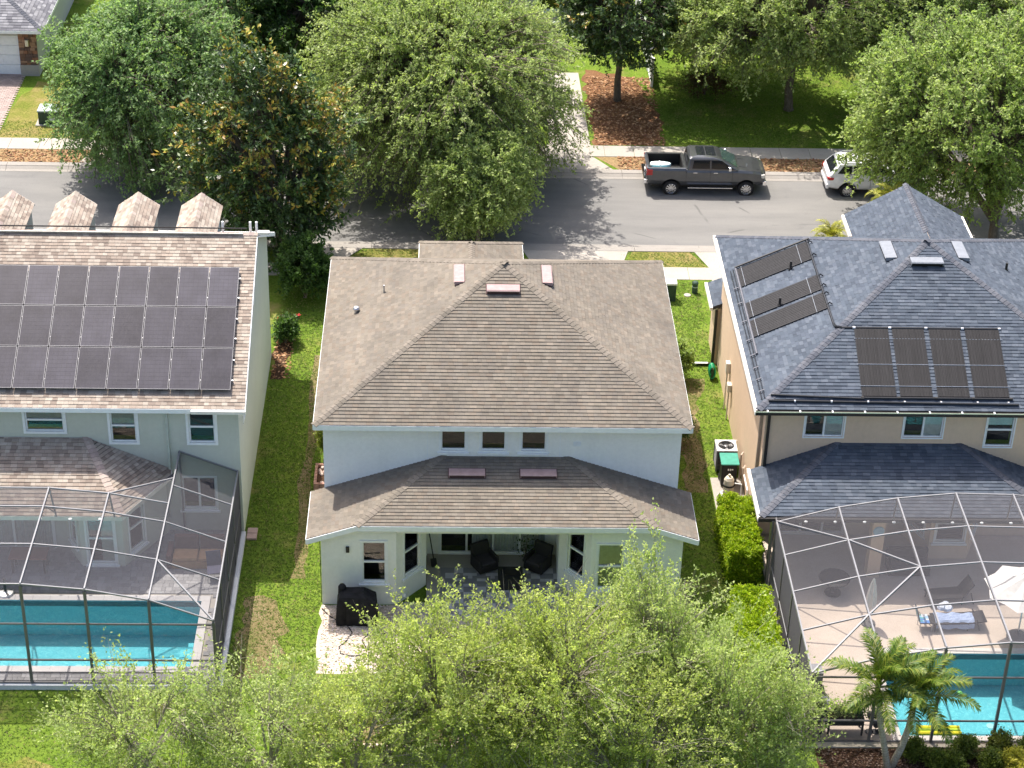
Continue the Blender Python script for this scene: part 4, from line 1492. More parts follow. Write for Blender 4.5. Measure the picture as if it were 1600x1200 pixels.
for y in (2.8, 3.6, 4.4, 5.3, 6.4, 7.8, 9.2, 10.4):
    b = MB(); b.obox(wroof(9.18, y, .09), vW * .22, uW * .05, nW * .02); b.build("pipe_clip", M_['pv_frame'], C2_)

# ================================================================== pools and decks
def pool(name, label, x0, x1, y0, y1, zw, zd, deck, deckpolys, copmat, coplab="coping"):
    """basin with water, its coping; the deck is a structure of its own"""
    P = thing(name, label, "swimming pool", ((x0 + x1) / 2, (y0 + y1) / 2, zd))
    b = MB(); d = -1.3
    b.face([(x0, y0, d), (x1, y0, d), (x1, y1, d), (x0, y1, d)])
    b.face([(x0, y1, d), (x1, y1, d), (x1, y1, zd), (x0, y1, zd)])
    b.face([(x0, y0, zd), (x1, y0, zd), (x1, y0, d), (x0, y0, d)])
    b.face([(x0, y0, d), (x0, y1, d), (x0, y1, zd), (x0, y0, zd)])
    b.face([(x1, y1, d), (x1, y0, d), (x1, y0, zd), (x1, y1, zd)])
    b.build("basin", M_['pool'], P)
    b = MB(); b.face([(x0, y0, zw), (x1, y0, zw), (x1, y1, zw), (x0, y1, zw)]); b.build("water", M_['water'], P)
    b = MB()
    for (xa, xb, ya, yb) in ((x0, x1, y1 - .012, y1 - .004), (x0, x1, y0 + .004, y0 + .012), (x0 + .004, x0 + .012, y0, y1), (x1 - .012, x1 - .004, y0, y1)):
        b.box(xa, xb, ya, yb, zw - .12, zd - .03)
    b.build("tile_band", M_['tile_dark'], P)
    for i in range(3):
        q = MB(); q.box(x0 + .01 if x0 > 0 else x1 - .9 + .3 * i, x0 + .9 - .3 * i if x0 > 0 else x1 - .01, y0 + .35, y0 + 2.0, d + .01 + .3 * i, d + .31 + .3 * i); q.build("step", M_['pool'], P)
    for sx in (.35, .65):
        cx_ = x0 + (x1 - x0) * sx
        q = MB(); q.lathe((cx_, (y0 + y1) / 2, d), [(.14, 0.004), (.14, .02), (.1, .03), (.01, .03)], 14); q.build("drain", M_['white_trim'], P)
    w = .3
    segs = []
    n = int((x1 - x0 + 2 * w) / .6)
    for i in range(n):
        a = x0 - w + (x1 - x0 + 2 * w) * i / n; c = x0 - w + (x1 - x0 + 2 * w) * (i + 1) / n
        segs.append((a, c, y1, y1 + w)); segs.append((a, c, y0 - w, y0))
    n = int((y1 - y0) / .6)
    for i in range(n):
        a = y0 + (y1 - y0) * i / n; c = y0 + (y1 - y0) * (i + 1) / n
        segs.append((x0 - w, x0, a, c)); segs.append((x1, x1 + w, a, c))
    for (a, c, e_, f_) in segs:
        q = MB(); q.box(a + .003, c - .003, e_ + .003, f_ - .003, zd - .05, zd + .022); q.build("coping_stone", copmat, P)
    return P


LPX = (-22.0, -10.36, -5.78, -2.22)
pool("swimming_pool", "blue pool inside the left screen cage behind the sage house", LPX[0], LPX[1], LPX[2], LPX[3], .09, .2, None, None, mat_concrete('coping_grey', (.52, .50, .49), .1))
RPX = (12.75, 23.0, -8.95, -4.75)
pool("swimming_pool", "blue pool inside the right screen cage beyond the palm", RPX[0], RPX[1], RPX[2], RPX[3], -.02, .09, None, None, M_['coping'])
# left deck: pavers, joined because there are far more than 300
pd = structure("pool_deck", "grey paver deck around the left pool")
b = MB()
hole = (LPX[0] - .3, LPX[1] + .3, LPX[2] - .3, LPX[3] + .3)
b.box(-22.4, hole[1], hole[3], 2.0, .0, .17); b.box(hole[1], -9.36, -6.55, 2.0, .0, .17); b.box(-22.4, hole[1], -6.55, hole[2], 0, .17)
b.build("deck_base", M_['concrete'], pd)
b = MB(); r = random.Random(8)
yy = -6.5; row = 0
while yy < 2.0:
    h = (.15, .22, .22)[row % 3]
    xx = -22.3 + r.uniform(0, .2)
    while xx < -9.4:
        w_ = r.choice((.15, .22, .30))
        if not (hole[0] < xx + w_ and xx < hole[1] and yy + h > hole[2] and yy < hole[3]):
            g = r.uniform(.78, 1.18)
            b.col = (.27 * g, .265 * g, .268 * g)
            b.box(xx + .004, min(xx + w_, -9.4) - .004, yy + .004, yy + h - .004, .17, .20 + r.uniform(0, .004))
        xx += w_
    yy += h; row += 1
b.build("paver", M_['paver_grey'], pd, "stuff")
b = MB(); b.box(-22.4, -9.2, -6.75, -6.56, -.1, .185); b.box(-9.35, -9.2, -6.55, 2.0, -.1, .185); b.build("footer", mat_concrete('footer_white', (.60, .61, .62), .08), pd)
# right deck
rd = structure("pool_deck", "tan textured concrete deck around the right pool")
hole = (RPX[0] - .3, RPX[1] + .3, RPX[2] - .3, RPX[3] + .3)
b = MB()
b.box(9.45, hole[0], -9.28, 2.2, -.1, .08); b.box(hole[0], 24, hole[3], 2.2, -.1, .08); b.box(hole[0], 24, -9.28, hole[2], -.1, .08)
b.build("deck_slab", M_['deck_tan'], rd)
b = MB(); b.box(9.3, 24, -9.45, -9.285, -.25, .06); b.box(9.3, 9.445, -9.28, -.9, -.25, .06); b.build("footer", mat_concrete('footer_tan', (.50, .44, .36), .1), rd)

# ================================================================== screen cages
def lerp(a, b_, t): return tuple(a[i] + (b_[i] - a[i]) * t for i in range(3))


def panel(thingo, pts, name="screen_panel"):
    b = MB(); b.face(pts); return b.build(name, M_['screen'], thingo)


M_['frame_sunlit'] = mat_plain('frame_sunlit', (.22, .22, .23), .5, .35, .1, var=.06)  # same bronze frame, with its sunlit paleness put into the colour


def beam_part(thingo, p, q, w=.06, h=.09, name="beam", mat='frame_bronze', up=(0, 0, 1)):
    b = MB(); b.beam(p, q, w, h, up); return b.build(name, M_[mat], thingo)


def interp(prof, x):
    for (a, za), (c, zc) in zip(prof[:-1], prof[1:]):
        if a <= x <= c: return za + (zc - za) * (x - a) / (c - a)
    return prof[-1][1]


CL = thing("pool_cage", "bronze framed screen enclosure over the left pool", "screen enclosure", (-15.4, -2.5, 0))
prof = [(-23.5, 3.7), (-21.4, 3.9), (-19.4, 4.1), (-17.4, 4.2), (-15.4, 4.2), (-13.4, 4.0), (-11.4, 3.6), (-9.38, 2.78)]
xs = [-21.4, -19.4, -17.4, -15.4, -13.4, -11.4, -9.38]
ys = [-6.62, -4.45, -2.3, -1.2]
yback = {-9.38: 2.0, -11.4: 2.0}
for i, x in enumerate(xs):
    z = interp(prof, x)
    yb = 2.02 if x > -12 else -1.2
    zb = z if x < -12 else z
    beam_part(CL, (x, -6.62, z), (x, yb, zb), .046, .11, mat='frame_sunlit')
    b = MB(); b.box(x - .045, x + .045, -6.66, -6.58, .19, z - .06); b.build("post", M_['frame_bronze'], CL)
    if x < -12:      # riser strut down to the house gutter
        beam_part(CL, (x, -1.2, z), (x + .05, -.84, 2.78), .045, .05, "strut", mat='frame_bronze')
        beam_part(CL, (x, -2.25, z - .03), (x + .02, -.95, 3.05), .035, .035, "strut")
for i in range(len(xs) - 1):
    xa, xb = xs[i], xs[i + 1]
    za, zb = interp(prof, xa), interp(prof, xb)
    rows_ = list(ys) if xb < -11.3 else [-6.62, -4.45, -2.3, -.1, 2.02]
    if xa < -11.5 and xb >= -11.41: rows_ = list(ys)
    for y in rows_:
        beam_part(CL, (xa, y, za), (xb, y, zb), .042, .05, "purlin", mat='frame_sunlit')
    for ya, yb in zip(rows_[:-1], rows_[1:]):
        panel(CL, [(xa, ya, za), (xb, ya, zb), (xb, yb, zb), (xa, yb, za)])
    if xb < -11.3:
        panel(CL, [(xa, -1.2, za), (xb, -1.2, zb), (xb, -.86, 2.78), (xa, -.86, 2.78)])
    # front wall: two rails, three screens
    for zr_ in (1.15, 2.62):
        beam_part(CL, (xa, -6.62, zr_), (xb, -6.62, zr_), .05, .05, "rail")
    for z0, z1a, z1b in ((.2, 1.15, 1.15), (1.15, 2.62, 2.62), (2.62, za, zb)):
        panel(CL, [(xa, -6.62, z0), (xb, -6.62, z0), (xb, -6.62, z1b), (xa, -6.62, z1a)])
    beam_part(CL, (xa, -6.62, .22), (xb, -6.62, .22), .06, .05, "sill_plate")
# infill between the main bays and the house corner
beam_part(CL, (-11.4, -1.2, 3.6), (-11.4, 2.0, 3.6), .05, .06, "purlin", mat='frame_sunlit')
beam_part(CL, (-13.4, -1.2, 4.0), (-11.4, .35, 3.6), .045, .05, "purlin", mat='frame_sunlit')
panel(CL, [(-13.4, -1.2, 4.0), (-11.4, -1.2, 3.6), (-11.4, .35, 3.6)])
panel(CL, [(-11.4, .35, 3.6), (-11.42, 2.02, 3.6), (-11.5, 1.9, 2.9), (-12.2, .9, 2.85)])
beam_part(CL, (-11.4, 2.0, .2), (-11.42, 2.0, 3.62), .06, .06, "post")
# right side wall
side = [(-9.38, y) for y in (-6.62, -4.45, -2.3, -.1, 2.02)]
for (xa, ya), (xb, yb) in zip(side[:-1], side[1:]):
    for z0, z1 in ((.2, 1.15), (1.15, 2.76)):
        panel(CL, [(xa, ya, z0), (xb, yb, z0), (xb, yb, z1), (xa, ya, z1)])
    beam_part(CL, (xa, ya, 1.15), (xb, yb, 1.15), .05, .05, "rail")
    beam_part(CL, (xa, ya, .22), (xb, yb, .22), .06, .05, "sill_plate")
    b = MB(); b.box(xa - .03, xa + .03, yb - .03, yb + .03, .2, 2.74); b.build("post", M_['frame_bronze'], CL)
beam_part(CL, (-11.4, -4.45, 3.6), (-9.4, -6.6, 2.8), .05, .06, "brace", mat='frame_sunlit')
beam_part(CL, (-9.38, -4.45, .3), (-9.38, -2.3, 2.7), .03, .03, "brace")
lt = MB()
for x in (-17.2, -15.5, -14.9, -14.0, -13.3):
    pass

CR = thing("pool_cage", "bronze framed screen enclosure over the right pool and tan deck", "screen enclosure", (15.5, -5, 0))
prof = [(9.55, 2.86), (11.65, 3.5), (13.65, 3.9), (15.65, 4.12), (17.65, 4.08), (19.65, 3.9), (21.65, 3.6)]
xs = [p[0] for p in prof]
ys = [-9.22, -7.05, -5.0, -2.95, -1.0]
for x, z in prof:
    beam_part(CR, (x, ys[0], z), (x, ys[-1], z), .048, .11, mat='frame_sunlit')
    if x != 13.65 or True:
        b = MB(); b.box(x - .045, x + .045, ys[0] - .04, ys[0] + .04, .08, z - .06); b.build("post", M_['frame_bronze'], CR)
    beam_part(CR, (x, -1.0, z), (x, -.83, 2.93), .045, .05, "strut")
for (xa, za), (xb, zb) in zip(prof[:-1], prof[1:]):
    for y in ys:
        beam_part(CR, (xa, y, za), (xb, y, zb), .042, .05, "purlin", mat='frame_sunlit')
    for ya, yb in zip(ys[:-1], ys[1:]):
        panel(CR, [(xa, ya, za), (xb, ya, zb), (xb, yb, zb), (xa, yb, za)])
    panel(CR, [(xa, -1.0, za), (xb, -1.0, zb), (xb, -.83, 2.93), (xa, -.83, 2.93)])
    for zr_ in (.95, 2.72):
        beam_part(CR, (xa, ys[0], zr_), (xb, ys[0], zr_), .05, .05, "rail")
    for z0, z1a, z1b in ((.09, .95, .95), (.95, 2.72, 2.72), (2.72, za, zb)):
        panel(CR, [(xa, ys[0], z0), (xb, ys[0], z0), (xb, ys[0], z1b), (xa, ys[0], z1a)])
    beam_part(CR, (xa, ys[0], .1), (xb, ys[0], .1), .06, .05, "sill_plate")
for ya, yb in zip(ys[:-1], ys[1:]):
    for z0, z1 in ((.09, .95), (.95, 2.84)):
        panel(CR, [(9.55, ya, z0), (9.55, yb, z0), (9.55, yb, z1), (9.55, ya, z1)])
    beam_part(CR, (9.55, ya, .95), (9.55, yb, .95), .05, .05, "rail", mat='frame_sunlit')
    beam_part(CR, (9.55, ya, .1), (9.55, yb, .1), .06, .05, "sill_plate")
    b = MB(); b.box(9.52, 9.58, yb - .03, yb + .03, .09, 2.82); b.build("post", M_['frame_bronze'], CR)
for p, q in (((9.55, -1.0, 2.9), (11.65, -2.95, 3.52)), ((11.65, -2.95, 3.52), (13.65, -5.0, 3.92)), ((13.65, -5.0, 3.92), (11.65, -7.05, 3.52)), ((11.65, -7.05, 3.52), (9.55, -9.22, 2.9))):
    beam_part(CR, p, q, .05, .06, "brace", mat='frame_sunlit')
for (px, py) in ((9.5, -.6),):
    b = MB(); b.box(9.42, 9.5, -.86, -.6, .08, 2.8); b.build("post", M_['frame_bronze'], CR)
# row of small gutter lights on the tan house
for i in range(8):
    x = 10.6 + i * 1.03
    b = MB(); b.lathe((x, -.85, 2.78), [(.02, .05), (.06, .03), (.065, 0), (.03, -.03)], 8); tag(b.build("eave_light", M_['white_trim'], None, origin=(x, -.85, 2.75)), (("first", "second", "third", "fourth", "fifth", "sixth", "seventh", "eighth")[i] + " small white gutter light from the left on the tan house's low roof"), "light", "gutter lights under the right pool cage")
for i in range(3):
    x = -15.9 + i * 1.02
    b = MB(); b.lathe((x, -.86, 2.66), [(.02, .05), (.06, .03), (.065, 0), (.03, -.03)], 8); tag(b.build("eave_light", M_['white_trim'], None, origin=(x, -.86, 2.62)), (("leftmost", "middle", "rightmost")[i] + " of three small white gutter lights on the sage house's low roof"), "light", "gutter lights under the left pool cage")
# ================================================================== vehicles
def loft(sections):
    """sections: list of (x, [(y, z) ... bottom centre -> top centre]); mirrored to a closed body"""
    vs, fs = [], []
    n = None
    for x, hp in sections:
        ring = [(x, y, z) for y, z in hp] + [(x, -y, z) for y, z in reversed(hp[1:-1])]
        n = len(ring)
        vs += ring
    for k in range(len(sections) - 1):
        for i in range(n):
            j = (i + 1) % n
            fs.append((k * n + i, (k + 1) * n + i, (k + 1) * n + j, k * n + j))
    fs.append(tuple(range(n)))
    fs.append(tuple(reversed(range((len(sections) - 1) * n, len(sections) * n))))
    return vs, fs


def bool_cut(me, cutters):
    """subtract closed cutter meshes from a mesh"""
    o = bpy.data.objects.new("tmp", me); COL.objects.link(o)
    tmp = []
    for c in cutters:
        co = bpy.data.objects.new("tmpc", c); COL.objects.link(co); tmp.append(co)
        m = o.modifiers.new("b", 'BOOLEAN'); m.operation = 'DIFFERENCE'; m.object = co; m.solver = 'EXACT'
    dg = bpy.context.evaluated_depsgraph_get()
    out = bpy.data.meshes.new_from_object(o.evaluated_get(dg))
    for t in [o] + tmp: bpy.data.objects.remove(t)
    return out


def mb_mesh(b, name="m"):
    me = bpy.data.meshes.new(name); me.from_pydata(b.v, [], b.f); me.update()
    bm = bmesh.new(); bm.from_mesh(me); bmesh.ops.recalc_face_normals(bm, faces=bm.faces); bm.to_mesh(me); bm.free()
    return me


def mat_paint(name, col, metal=.3):
    t = NT(name)
    c = t.coord()
    d = t.ramp(t.noise(c, 3.0, 5, .6), [(.35, tuple(x * .9 for x in col)), (.7, tuple(min(1, x * 1.06 + .006) for x in col))])
    b = t.bsdf(d, .32, .5, metal)
    b.inputs['Coat Weight'].default_value = 1.0; b.inputs['Coat Roughness'].default_value = .03
    return t.mat


M_['truck_paint'] = mat_paint('truck_paint', (.070, .074, .080), .5)
M_['white_paint'] = mat_paint('white_paint', (.74, .75, .76), 0.0)
M_['tyre'] = mat_plain('tyre', (.022, .022, .023), .85, .2)
M_['rim'] = mat_plain('rim', (.62, .62, .63), .25, .5, .9)
M_['chrome'] = mat_plain('chrome', (.75, .75, .76), .12, .5, 1.0)
M_['car_glass'] = mat_plain('car_glass', (.016, .019, .022), .04, .75)
M_['wind_glass'] = mat_plain('wind_glass', (.035, .062, .055), .05, .8)
M_['black_plastic'] = mat_plain('black_plastic', (.018, .018, .019), .5, .3)
M_['red_lens'] = mat_plain('red_lens', (.42, .018, .015), .15, .6)
M_['clear_lens'] = mat_plain('clear_lens', (.62, .60, .55), .12, .7)


def wheel(root, cx, cy, r_, w, outward, spokes=10):
    """tyre, rim with spokes; axle along y"""
    t = MB()
    a = (0, outward, 0)
    t.lathe((cx, cy - outward * w / 2, r_ - .085), [(r_ * .62, 0), (r_ * .93, .0), (r_, w * .15), (r_, w * .85), (r_ * .93, w), (r_ * .64, w), (r_ * .62, w * .55)], 26, a)
    wh = MB()
    wh.lathe((cx, cy - outward * w / 2, r_ - .085), [(r_ * .30, .05), (r_ * .62, .02), (r_ * .655, w * .96), (r_ * .60, w * .97), (r_ * .58, w * .62), (.02, w * .6)], 26, a)
    ro = wh.build("wheel", M_['black_plastic'], root, smooth=False)
    t.build("tyre", M_['tyre'], ro, smooth=False)
    s = MB()
    c = Vector((cx, cy + outward * w * .40, r_ - .085))
    for i in range(spokes):
        an = 2 * math.pi * i / spokes + .2
        d = Vector((math.cos(an), 0, math.sin(an))); q = Vector((-math.sin(an), 0, math.cos(an)))
        ww = r_ * .085
        s.prism([c + d * .05 - q * ww * .6, c + d * r_ * .61 - q * ww, c + d * r_ * .61 + q * ww, c + d * .05 + q * ww * .6], (0, outward * .03, 0))
    ring = [c + Vector((math.cos(i * math.pi / 14), 0, math.sin(i * math.pi / 14))) * r_ * .62 + Vector((0, outward * .012, 0)) for i in range(29)]
    s.tube(ring, .014, 5)
    s.lathe(c, [(r_ * .15, -.01), (r_ * .13, .035), (.01, .04)], 10, a)
    s.build("rim", M_['rim'], ro)
    return ro


def finish_body(name, me, mat, root, origin, bevel=.025):
    bm = bmesh.new(); bm.from_mesh(me)
    bmesh.ops.remove_doubles(bm, verts=bm.verts, dist=1e-4)
    bmesh.ops.recalc_face_normals(bm, faces=bm.faces)
    ed = [e for e in bm.edges if len(e.link_faces) == 2 and e.calc_face_angle(0) > .55]
    try:
        bmesh.ops.bevel(bm, geom=ed, offset=bevel, segments=2, affect='EDGES', profile=.6, clamp_overlap=True)
    except Exception:
        pass
    bm.to_mesh(me); bm.free()
    me.materials.clear(); me.materials.append(mat)
    me.name = name
    for v in me.vertices:
        v.co = v.co + Vector((0, 0, 0))
    o = bpy.data.objects.new(name, me); COL.objects.link(o); o.parent = root
    o.location = (0, 0, 0)
    WL[o.name] = WL[root.name].copy()
    return o


def pickup(loc):
    """local: x forward, y left, ground at z=0; built at the origin and moved through its root"""
    root = thing("pickup_truck", "dark grey crew cab pickup truck parked along the far kerb", "truck", (0, 0, 0))
    def sec(x, zb, zt, w, wb=None, top_in=.05):
        wb = wb or w - .06
        return (x, [(0, zb), (wb - .10, zb), (wb, zb + .10), (w, zb + .28), (w + .012, (zb + zt) / 2 + .1), (w, zt - .12), (w - top_in, zt - .01), (w - .11, zt), (0, zt)])
    ss = [sec(0.03, .56, 1.36, .93), sec(.10, .50, 1.40, .985), sec(1.3, .46, 1.40, .995), sec(1.93, .46, 1.40, .995), sec(1.95, .46, 1.33, .99), sec(4.20, .46, 1.33, .99),
          sec(4.42, .46, 1.33, .985, top_in=.09), sec(5.2, .46, 1.28, .975, top_in=.11), sec(5.62, .48, 1.20, .95, top_in=.12), sec(5.78, .52, 1.12, .90, top_in=.10), sec(5.84, .58, 1.02, .86)]
    vs, fs = loft(ss)
    b = MB(); b.mesh_(vs, fs)
    cut = []
    for wx_ in (1.25, 4.93):
        for sy in (-1, 1):
            c = MB(); c.cyl((wx_, sy * .62, .36), (wx_, sy * 1.2, .36), .49, .49, 28); cut.append(mb_mesh(c))
    bed = MB(); bed.box(.16, 1.82, -.80, .80, .82, 1.8); cut.append(mb_mesh(bed))
    me = bool_cut(mb_mesh(b), cut)
    body = finish_body("body", me, M_['truck_paint'], root, None)
    bl = MB(); bl.box(.165, 1.815, -.795, .795, .825, .84); bl.box(.165, 1.815, .77, .797, .83, 1.38); bl.box(.165, 1.815, -.797, -.77, .83, 1.38); bl.box(.165, .19, -.76, .76, .84, 1.36); bl.box(1.79, 1.812, -.76, .76, .84, 1.37)
    bl.build("bed_liner", M_['black_plastic'], root)
    # cab
    def ring(z, xr, xf, hw, ch):
        return [(xr, -hw + ch, z), (xr + ch * .4, -hw, z), (xf - ch, -hw, z), (xf, -hw + ch * 1.4, z), (xf, hw - ch * 1.4, z), (xf - ch, hw, z), (xr + ch * .4, hw, z), (xr, hw - ch, z)]
    rs = [ring(1.30, 1.98, 4.55, .965, .10), ring(1.36, 1.98, 4.50, .955, .10), ring(1.83, 2.06, 3.62, .79, .12), ring(1.905, 2.16, 3.42, .70, .16), ring(1.925, 2.4, 3.2, .5, .18)]
    b = MB(); n = 8
    fs = []
    vs = [v for q in rs for v in q]
    for k in range(len(rs) - 1):
        for i in range(n):
            j = (i + 1) % n; fs.append((k * n + i, k * n + j, (k + 1) * n + j, (k + 1) * n + i))
    fs.append(tuple(reversed(range(n)))); fs.append(tuple(range((len(rs) - 1) * n, len(rs) * n)))
    b.mesh_(vs, fs)
    finish_body("cab", mb_mesh(b), M_['truck_paint'], root, None, .03)
    def sy_at(z): return .955 + (.79 - .955) * (z - 1.36) / (1.83 - 1.36)
    def side_pane(nm, pts):
        for s in (-1, 1):
            q = MB(); P = [(x, s * (sy_at(z) + .004), z) for x, z in pts]
            q.prism(P, (0, s * .006, .002)); q.build(nm, M_['car_glass'], root)
    side_pane("rear_door_window", [(2.22, 1.40), (3.08, 1.39), (3.08, 1.77), (2.30, 1.77)])
    side_pane("front_door_window", [(3.16, 1.39), (4.28, 1.37), (4.02, 1.54), (3.66, 1.77), (3.16, 1.77)])
    def fx(z): return 4.50 + (3.62 - 4.50) * (z - 1.36) / (1.83 - 1.36)
    q = MB(); q.prism([(fx(1.40) + .012, -.76, 1.40), (fx(1.40) + .012, .76, 1.40), (fx(1.80) + .012, .62, 1.80), (fx(1.80) + .012, -.62, 1.80)], (.006, 0, .01)); q.build("windshield", M_['wind_glass'], root)
    q = MB(); q.prism([(1.985, -.7, 1.44), (1.985, .7, 1.44), (2.045, .6, 1.77), (2.045, -.6, 1.77)], (-.01, 0, 0)); q.build("rear_window", M_['car_glass'], root)
    for xa, xc in ((2.45, 2.86), (2.92, 3.38)):
        q = MB(); q.box(xa, xc, -.50, .50, 1.922, 1.934); q.build("sunroof_panel", M_['car_glass'], root)
    # trim, lamps, doors
    for s in (-1, 1):
        q = MB(); q.prism([(.02, s * .80, .98), (.02, s * .95, .98), (.02, s * .95, 1.34), (.02, s * .80, 1.34)], (.01, 0, 0)); q.box(.03, .30, s * .985, s * 1.004, 1.05, 1.33); q.build("tail_light", M_['red_lens'], root)
        q = MB(); q.box(5.62, 5.80, s * .70, s * .955, .92, 1.10); q.build("headlight", M_['clear_lens'], root, bevel=.02)
        q = MB(); q.obox((3.98, s * 1.0, 1.36), (.14, 0, 0), (0, s * .17, 0), (0, 0, .2)); q.build("mirror", M_['chrome'], root, bevel=.03)
        for x in (2.28, 3.28):
            q = MB(); q.box(x, x + .2, s * .998, s * 1.03, 1.19, 1.225); q.build("door_handle", M_['chrome'], root)
        for x in (1.945, 3.115, 4.20):
            q = MB(); q.box(x, x + .012, s * .985, s * 1.0045, .62, 1.32); q.build("door_gap", M_['black_plastic'], root)
        q = MB(); q.box(2.05, 4.25, s * .93, s * 1.08, .40, .445); q.build("running_board", M_['chrome'], root, bevel=.01)
    q = MB(); q.box(-.10, .05, -.92, .92, .56, .78); q.build("rear_bumper", M_['chrome'], root, bevel=.03)
    q = MB(); q.box(.015, .03, -.76, .76, .84, 1.35); q.build("tailgate", M_['truck_paint'], root)
    q = MB(); q.box(-.005, .02, -.13, .13, .86, .98); q.build("number_plate", M_['white_trim'], root)
    q = MB(); q.box(5.72, 5.92, -.95, .95, .50, .74); q.build("front_bumper", M_['chrome'], root, bevel=.05)
    q = MB(); q.box(5.76, 5.86, -.66, .66, .76, 1.10); q.build("grille", M_['black_plastic'], root)
    for zz in (.85, .95, 1.04):
        q = MB(); q.box(5.85, 5.875, -.62, .62, zz, zz + .03); q.build("grille_bar", M_['chrome'], root)
    q = MB()
    for s in (-.45, .45): q.prism([(4.55, s - .05, 1.318), (5.55, s * 1.25 - .03, 1.205), (5.55, s * 1.25 + .03, 1.205), (4.55, s + .05, 1.318)], (0, 0, .025))
    q.build("hood_crease", M_['truck_paint'], root)
    q = MB(); q.box(.3, 5.3, -.7, .7, .34, .56); q.build("chassis", M_['black_plastic'], root)
    for wx_ in (1.25, 4.93):
        for s in (-1, 1): wheel(root, wx_, s * .84, .405, .27, s, 11)
    root.location = loc
    WL[root.name] = Vector(loc)
    return root


truck = pickup((7.70, 31.98, -.085 + .085))
truck.location.z = 0.005 - .085 + .0


def suv(loc):
    root = thing("suv", "white SUV parked behind the pickup under the big right oak", "car", (0, 0, 0))
    root["label"] = "white SUV parked ahead of the grey pickup, half hidden by the big right oak"
    def sec(x, zb, zt, w, top_in=.05):
        return (x, [(0, zb), (w - .16, zb), (w - .05, zb + .10), (w, zb + .26), (w + .01, (zb + zt) / 2 + .1), (w - .01, zt - .1), (w - top_in - .02, zt - .01), (w - .13, zt), (0, zt)])
    ss = [sec(.0, .50, .98, .80), sec(.10, .40, 1.10, .91), sec(.5, .34, 1.14, .96), sec(2.6, .32, 1.12, .965), sec(3.5, .34, 1.10, .96, .08), sec(4.3, .36, 1.03, .93, .11), sec(4.66, .40, .94, .87, .1), sec(4.80, .48, .82, .78)]
    vs, fs = loft(ss); b = MB(); b.mesh_(vs, fs)
    cut = []
    for wx_ in (1.0, 3.92):
        for sy in (-1, 1):
            c = MB(); c.cyl((wx_, sy * .62, .34), (wx_, sy * 1.2, .34), .445, .445, 28); cut.append(mb_mesh(c))
    finish_body("body", bool_cut(mb_mesh(b), cut), M_['white_paint'], root, None)
    def ring(z, xr, xf, hw, ch):
        return [(xr, -hw + ch, z), (xr + ch * .5, -hw, z), (xf - ch, -hw, z), (xf, -hw + ch * 1.4, z), (xf, hw - ch * 1.4, z), (xf - ch, hw, z), (xr + ch * .5, hw, z), (xr, hw - ch, z)]
    rs = [ring(1.06, .06, 3.65, .93, .12), ring(1.13, .09, 3.58, .915, .12), ring(1.60, .48, 2.72, .73, .14), ring(1.68, .62, 2.5, .63, .18), ring(1.70, .9, 2.2, .45, .2)]
    n = 8; vs = [v for q in rs for v in q]; fs = []
    for k in range(len(rs) - 1):
        for i in range(n):
            j = (i + 1) % n; fs.append((k * n + i, k * n + j, (k + 1) * n + j, (k + 1) * n + i))
    fs.append(tuple(reversed(range(n)))); fs.append(tuple(range((len(rs) - 1) * n, len(rs) * n)))
    b = MB(); b.mesh_(vs, fs); finish_body("cabin", mb_mesh(b), M_['white_paint'], root, None, .03)
    def sy_at(z): return .915 + (.73 - .915) * (z - 1.13) / (1.60 - 1.13)
    for s in (-1, 1):
        for nm, pts in (("rear_quarter_window", [(.45, 1.2), (1.15, 1.18), (1.15, 1.55), (.72, 1.53)]), ("rear_door_window", [(1.22, 1.18), (2.05, 1.17), (2.05, 1.56), (1.22, 1.56)]), ("front_door_window", [(2.12, 1.17), (3.25, 1.16), (2.72, 1.55), (2.12, 1.56)])):
            q = MB(); q.prism([(x, s * (sy_at(z) + .004), z) for x, z in pts], (0, s * .006, .002)); q.build(nm, M_['car_glass'], root)
        q = MB(); q.box(.03, .28, s * .86, s * .935, .86, 1.0); q.prism([(.0, s * .62, .84), (.0, s * .86, .86), (.04, s * .89, 1.0), (.04, s * .62, .96)], (.02, 0, 0)); q.box(-.012, .06, s * .60, s * .84, .86, .97); q.build("tail_light", M_['red_lens'], root)
        q = MB(); q.tube([(.75, s * .62, 1.70), (.9, s * .63, 1.75), (2.3, s * .63, 1.75), (2.45, s * .62, 1.69)], .02); q.build("roof_rail", M_['chrome'], root)
        q = MB(); q.box(3.2, 3.34, s * .95, s * 1.12, 1.12, 1.28); q.build("mirror", M_['white_paint'], root, bevel=.03)
        q = MB(); q.box(4.35, 4.7, s * .70, s * .90, .80, .93); q.build("headlight", M_['clear_lens'], root, bevel=.02)
        for x in (1.3, 2.2):
            q = MB(); q.box(x, x + .2, s * .96, s * .99, 1.0, 1.03); q.build("door_handle", M_['chrome'], root)
        for x in (1.18, 2.09, 3.2):
            q = MB(); q.box(x, x + .012, s * .955, s * .979, .5, 1.1); q.build("door_gap", M_['black_plastic'], root)
    def rx(z): return .09 + (.48 - .09) * (z - 1.13) / (1.60 - 1.13)
    q = MB(); q.prism([(rx(1.18) - .006, -.72, 1.18), (rx(1.18) - .006, .72, 1.18), (rx(1.55) - .006, .58, 1.55), (rx(1.55) - .006, -.58, 1.55)], (-.008, 0, .004)); q.build("rear_window", M_['car_glass'], root)
    def fx(z): return 3.58 + (2.72 - 3.58) * (z - 1.13) / (1.60 - 1.13)
    q = MB(); q.prism([(fx(1.17) + .01, -.74, 1.17), (fx(1.17) + .01, .74, 1.17), (fx(1.56) + .01, .6, 1.56), (fx(1.56) + .01, -.6, 1.56)], (.006, 0, .01)); q.build("windshield", M_['wind_glass'], root)
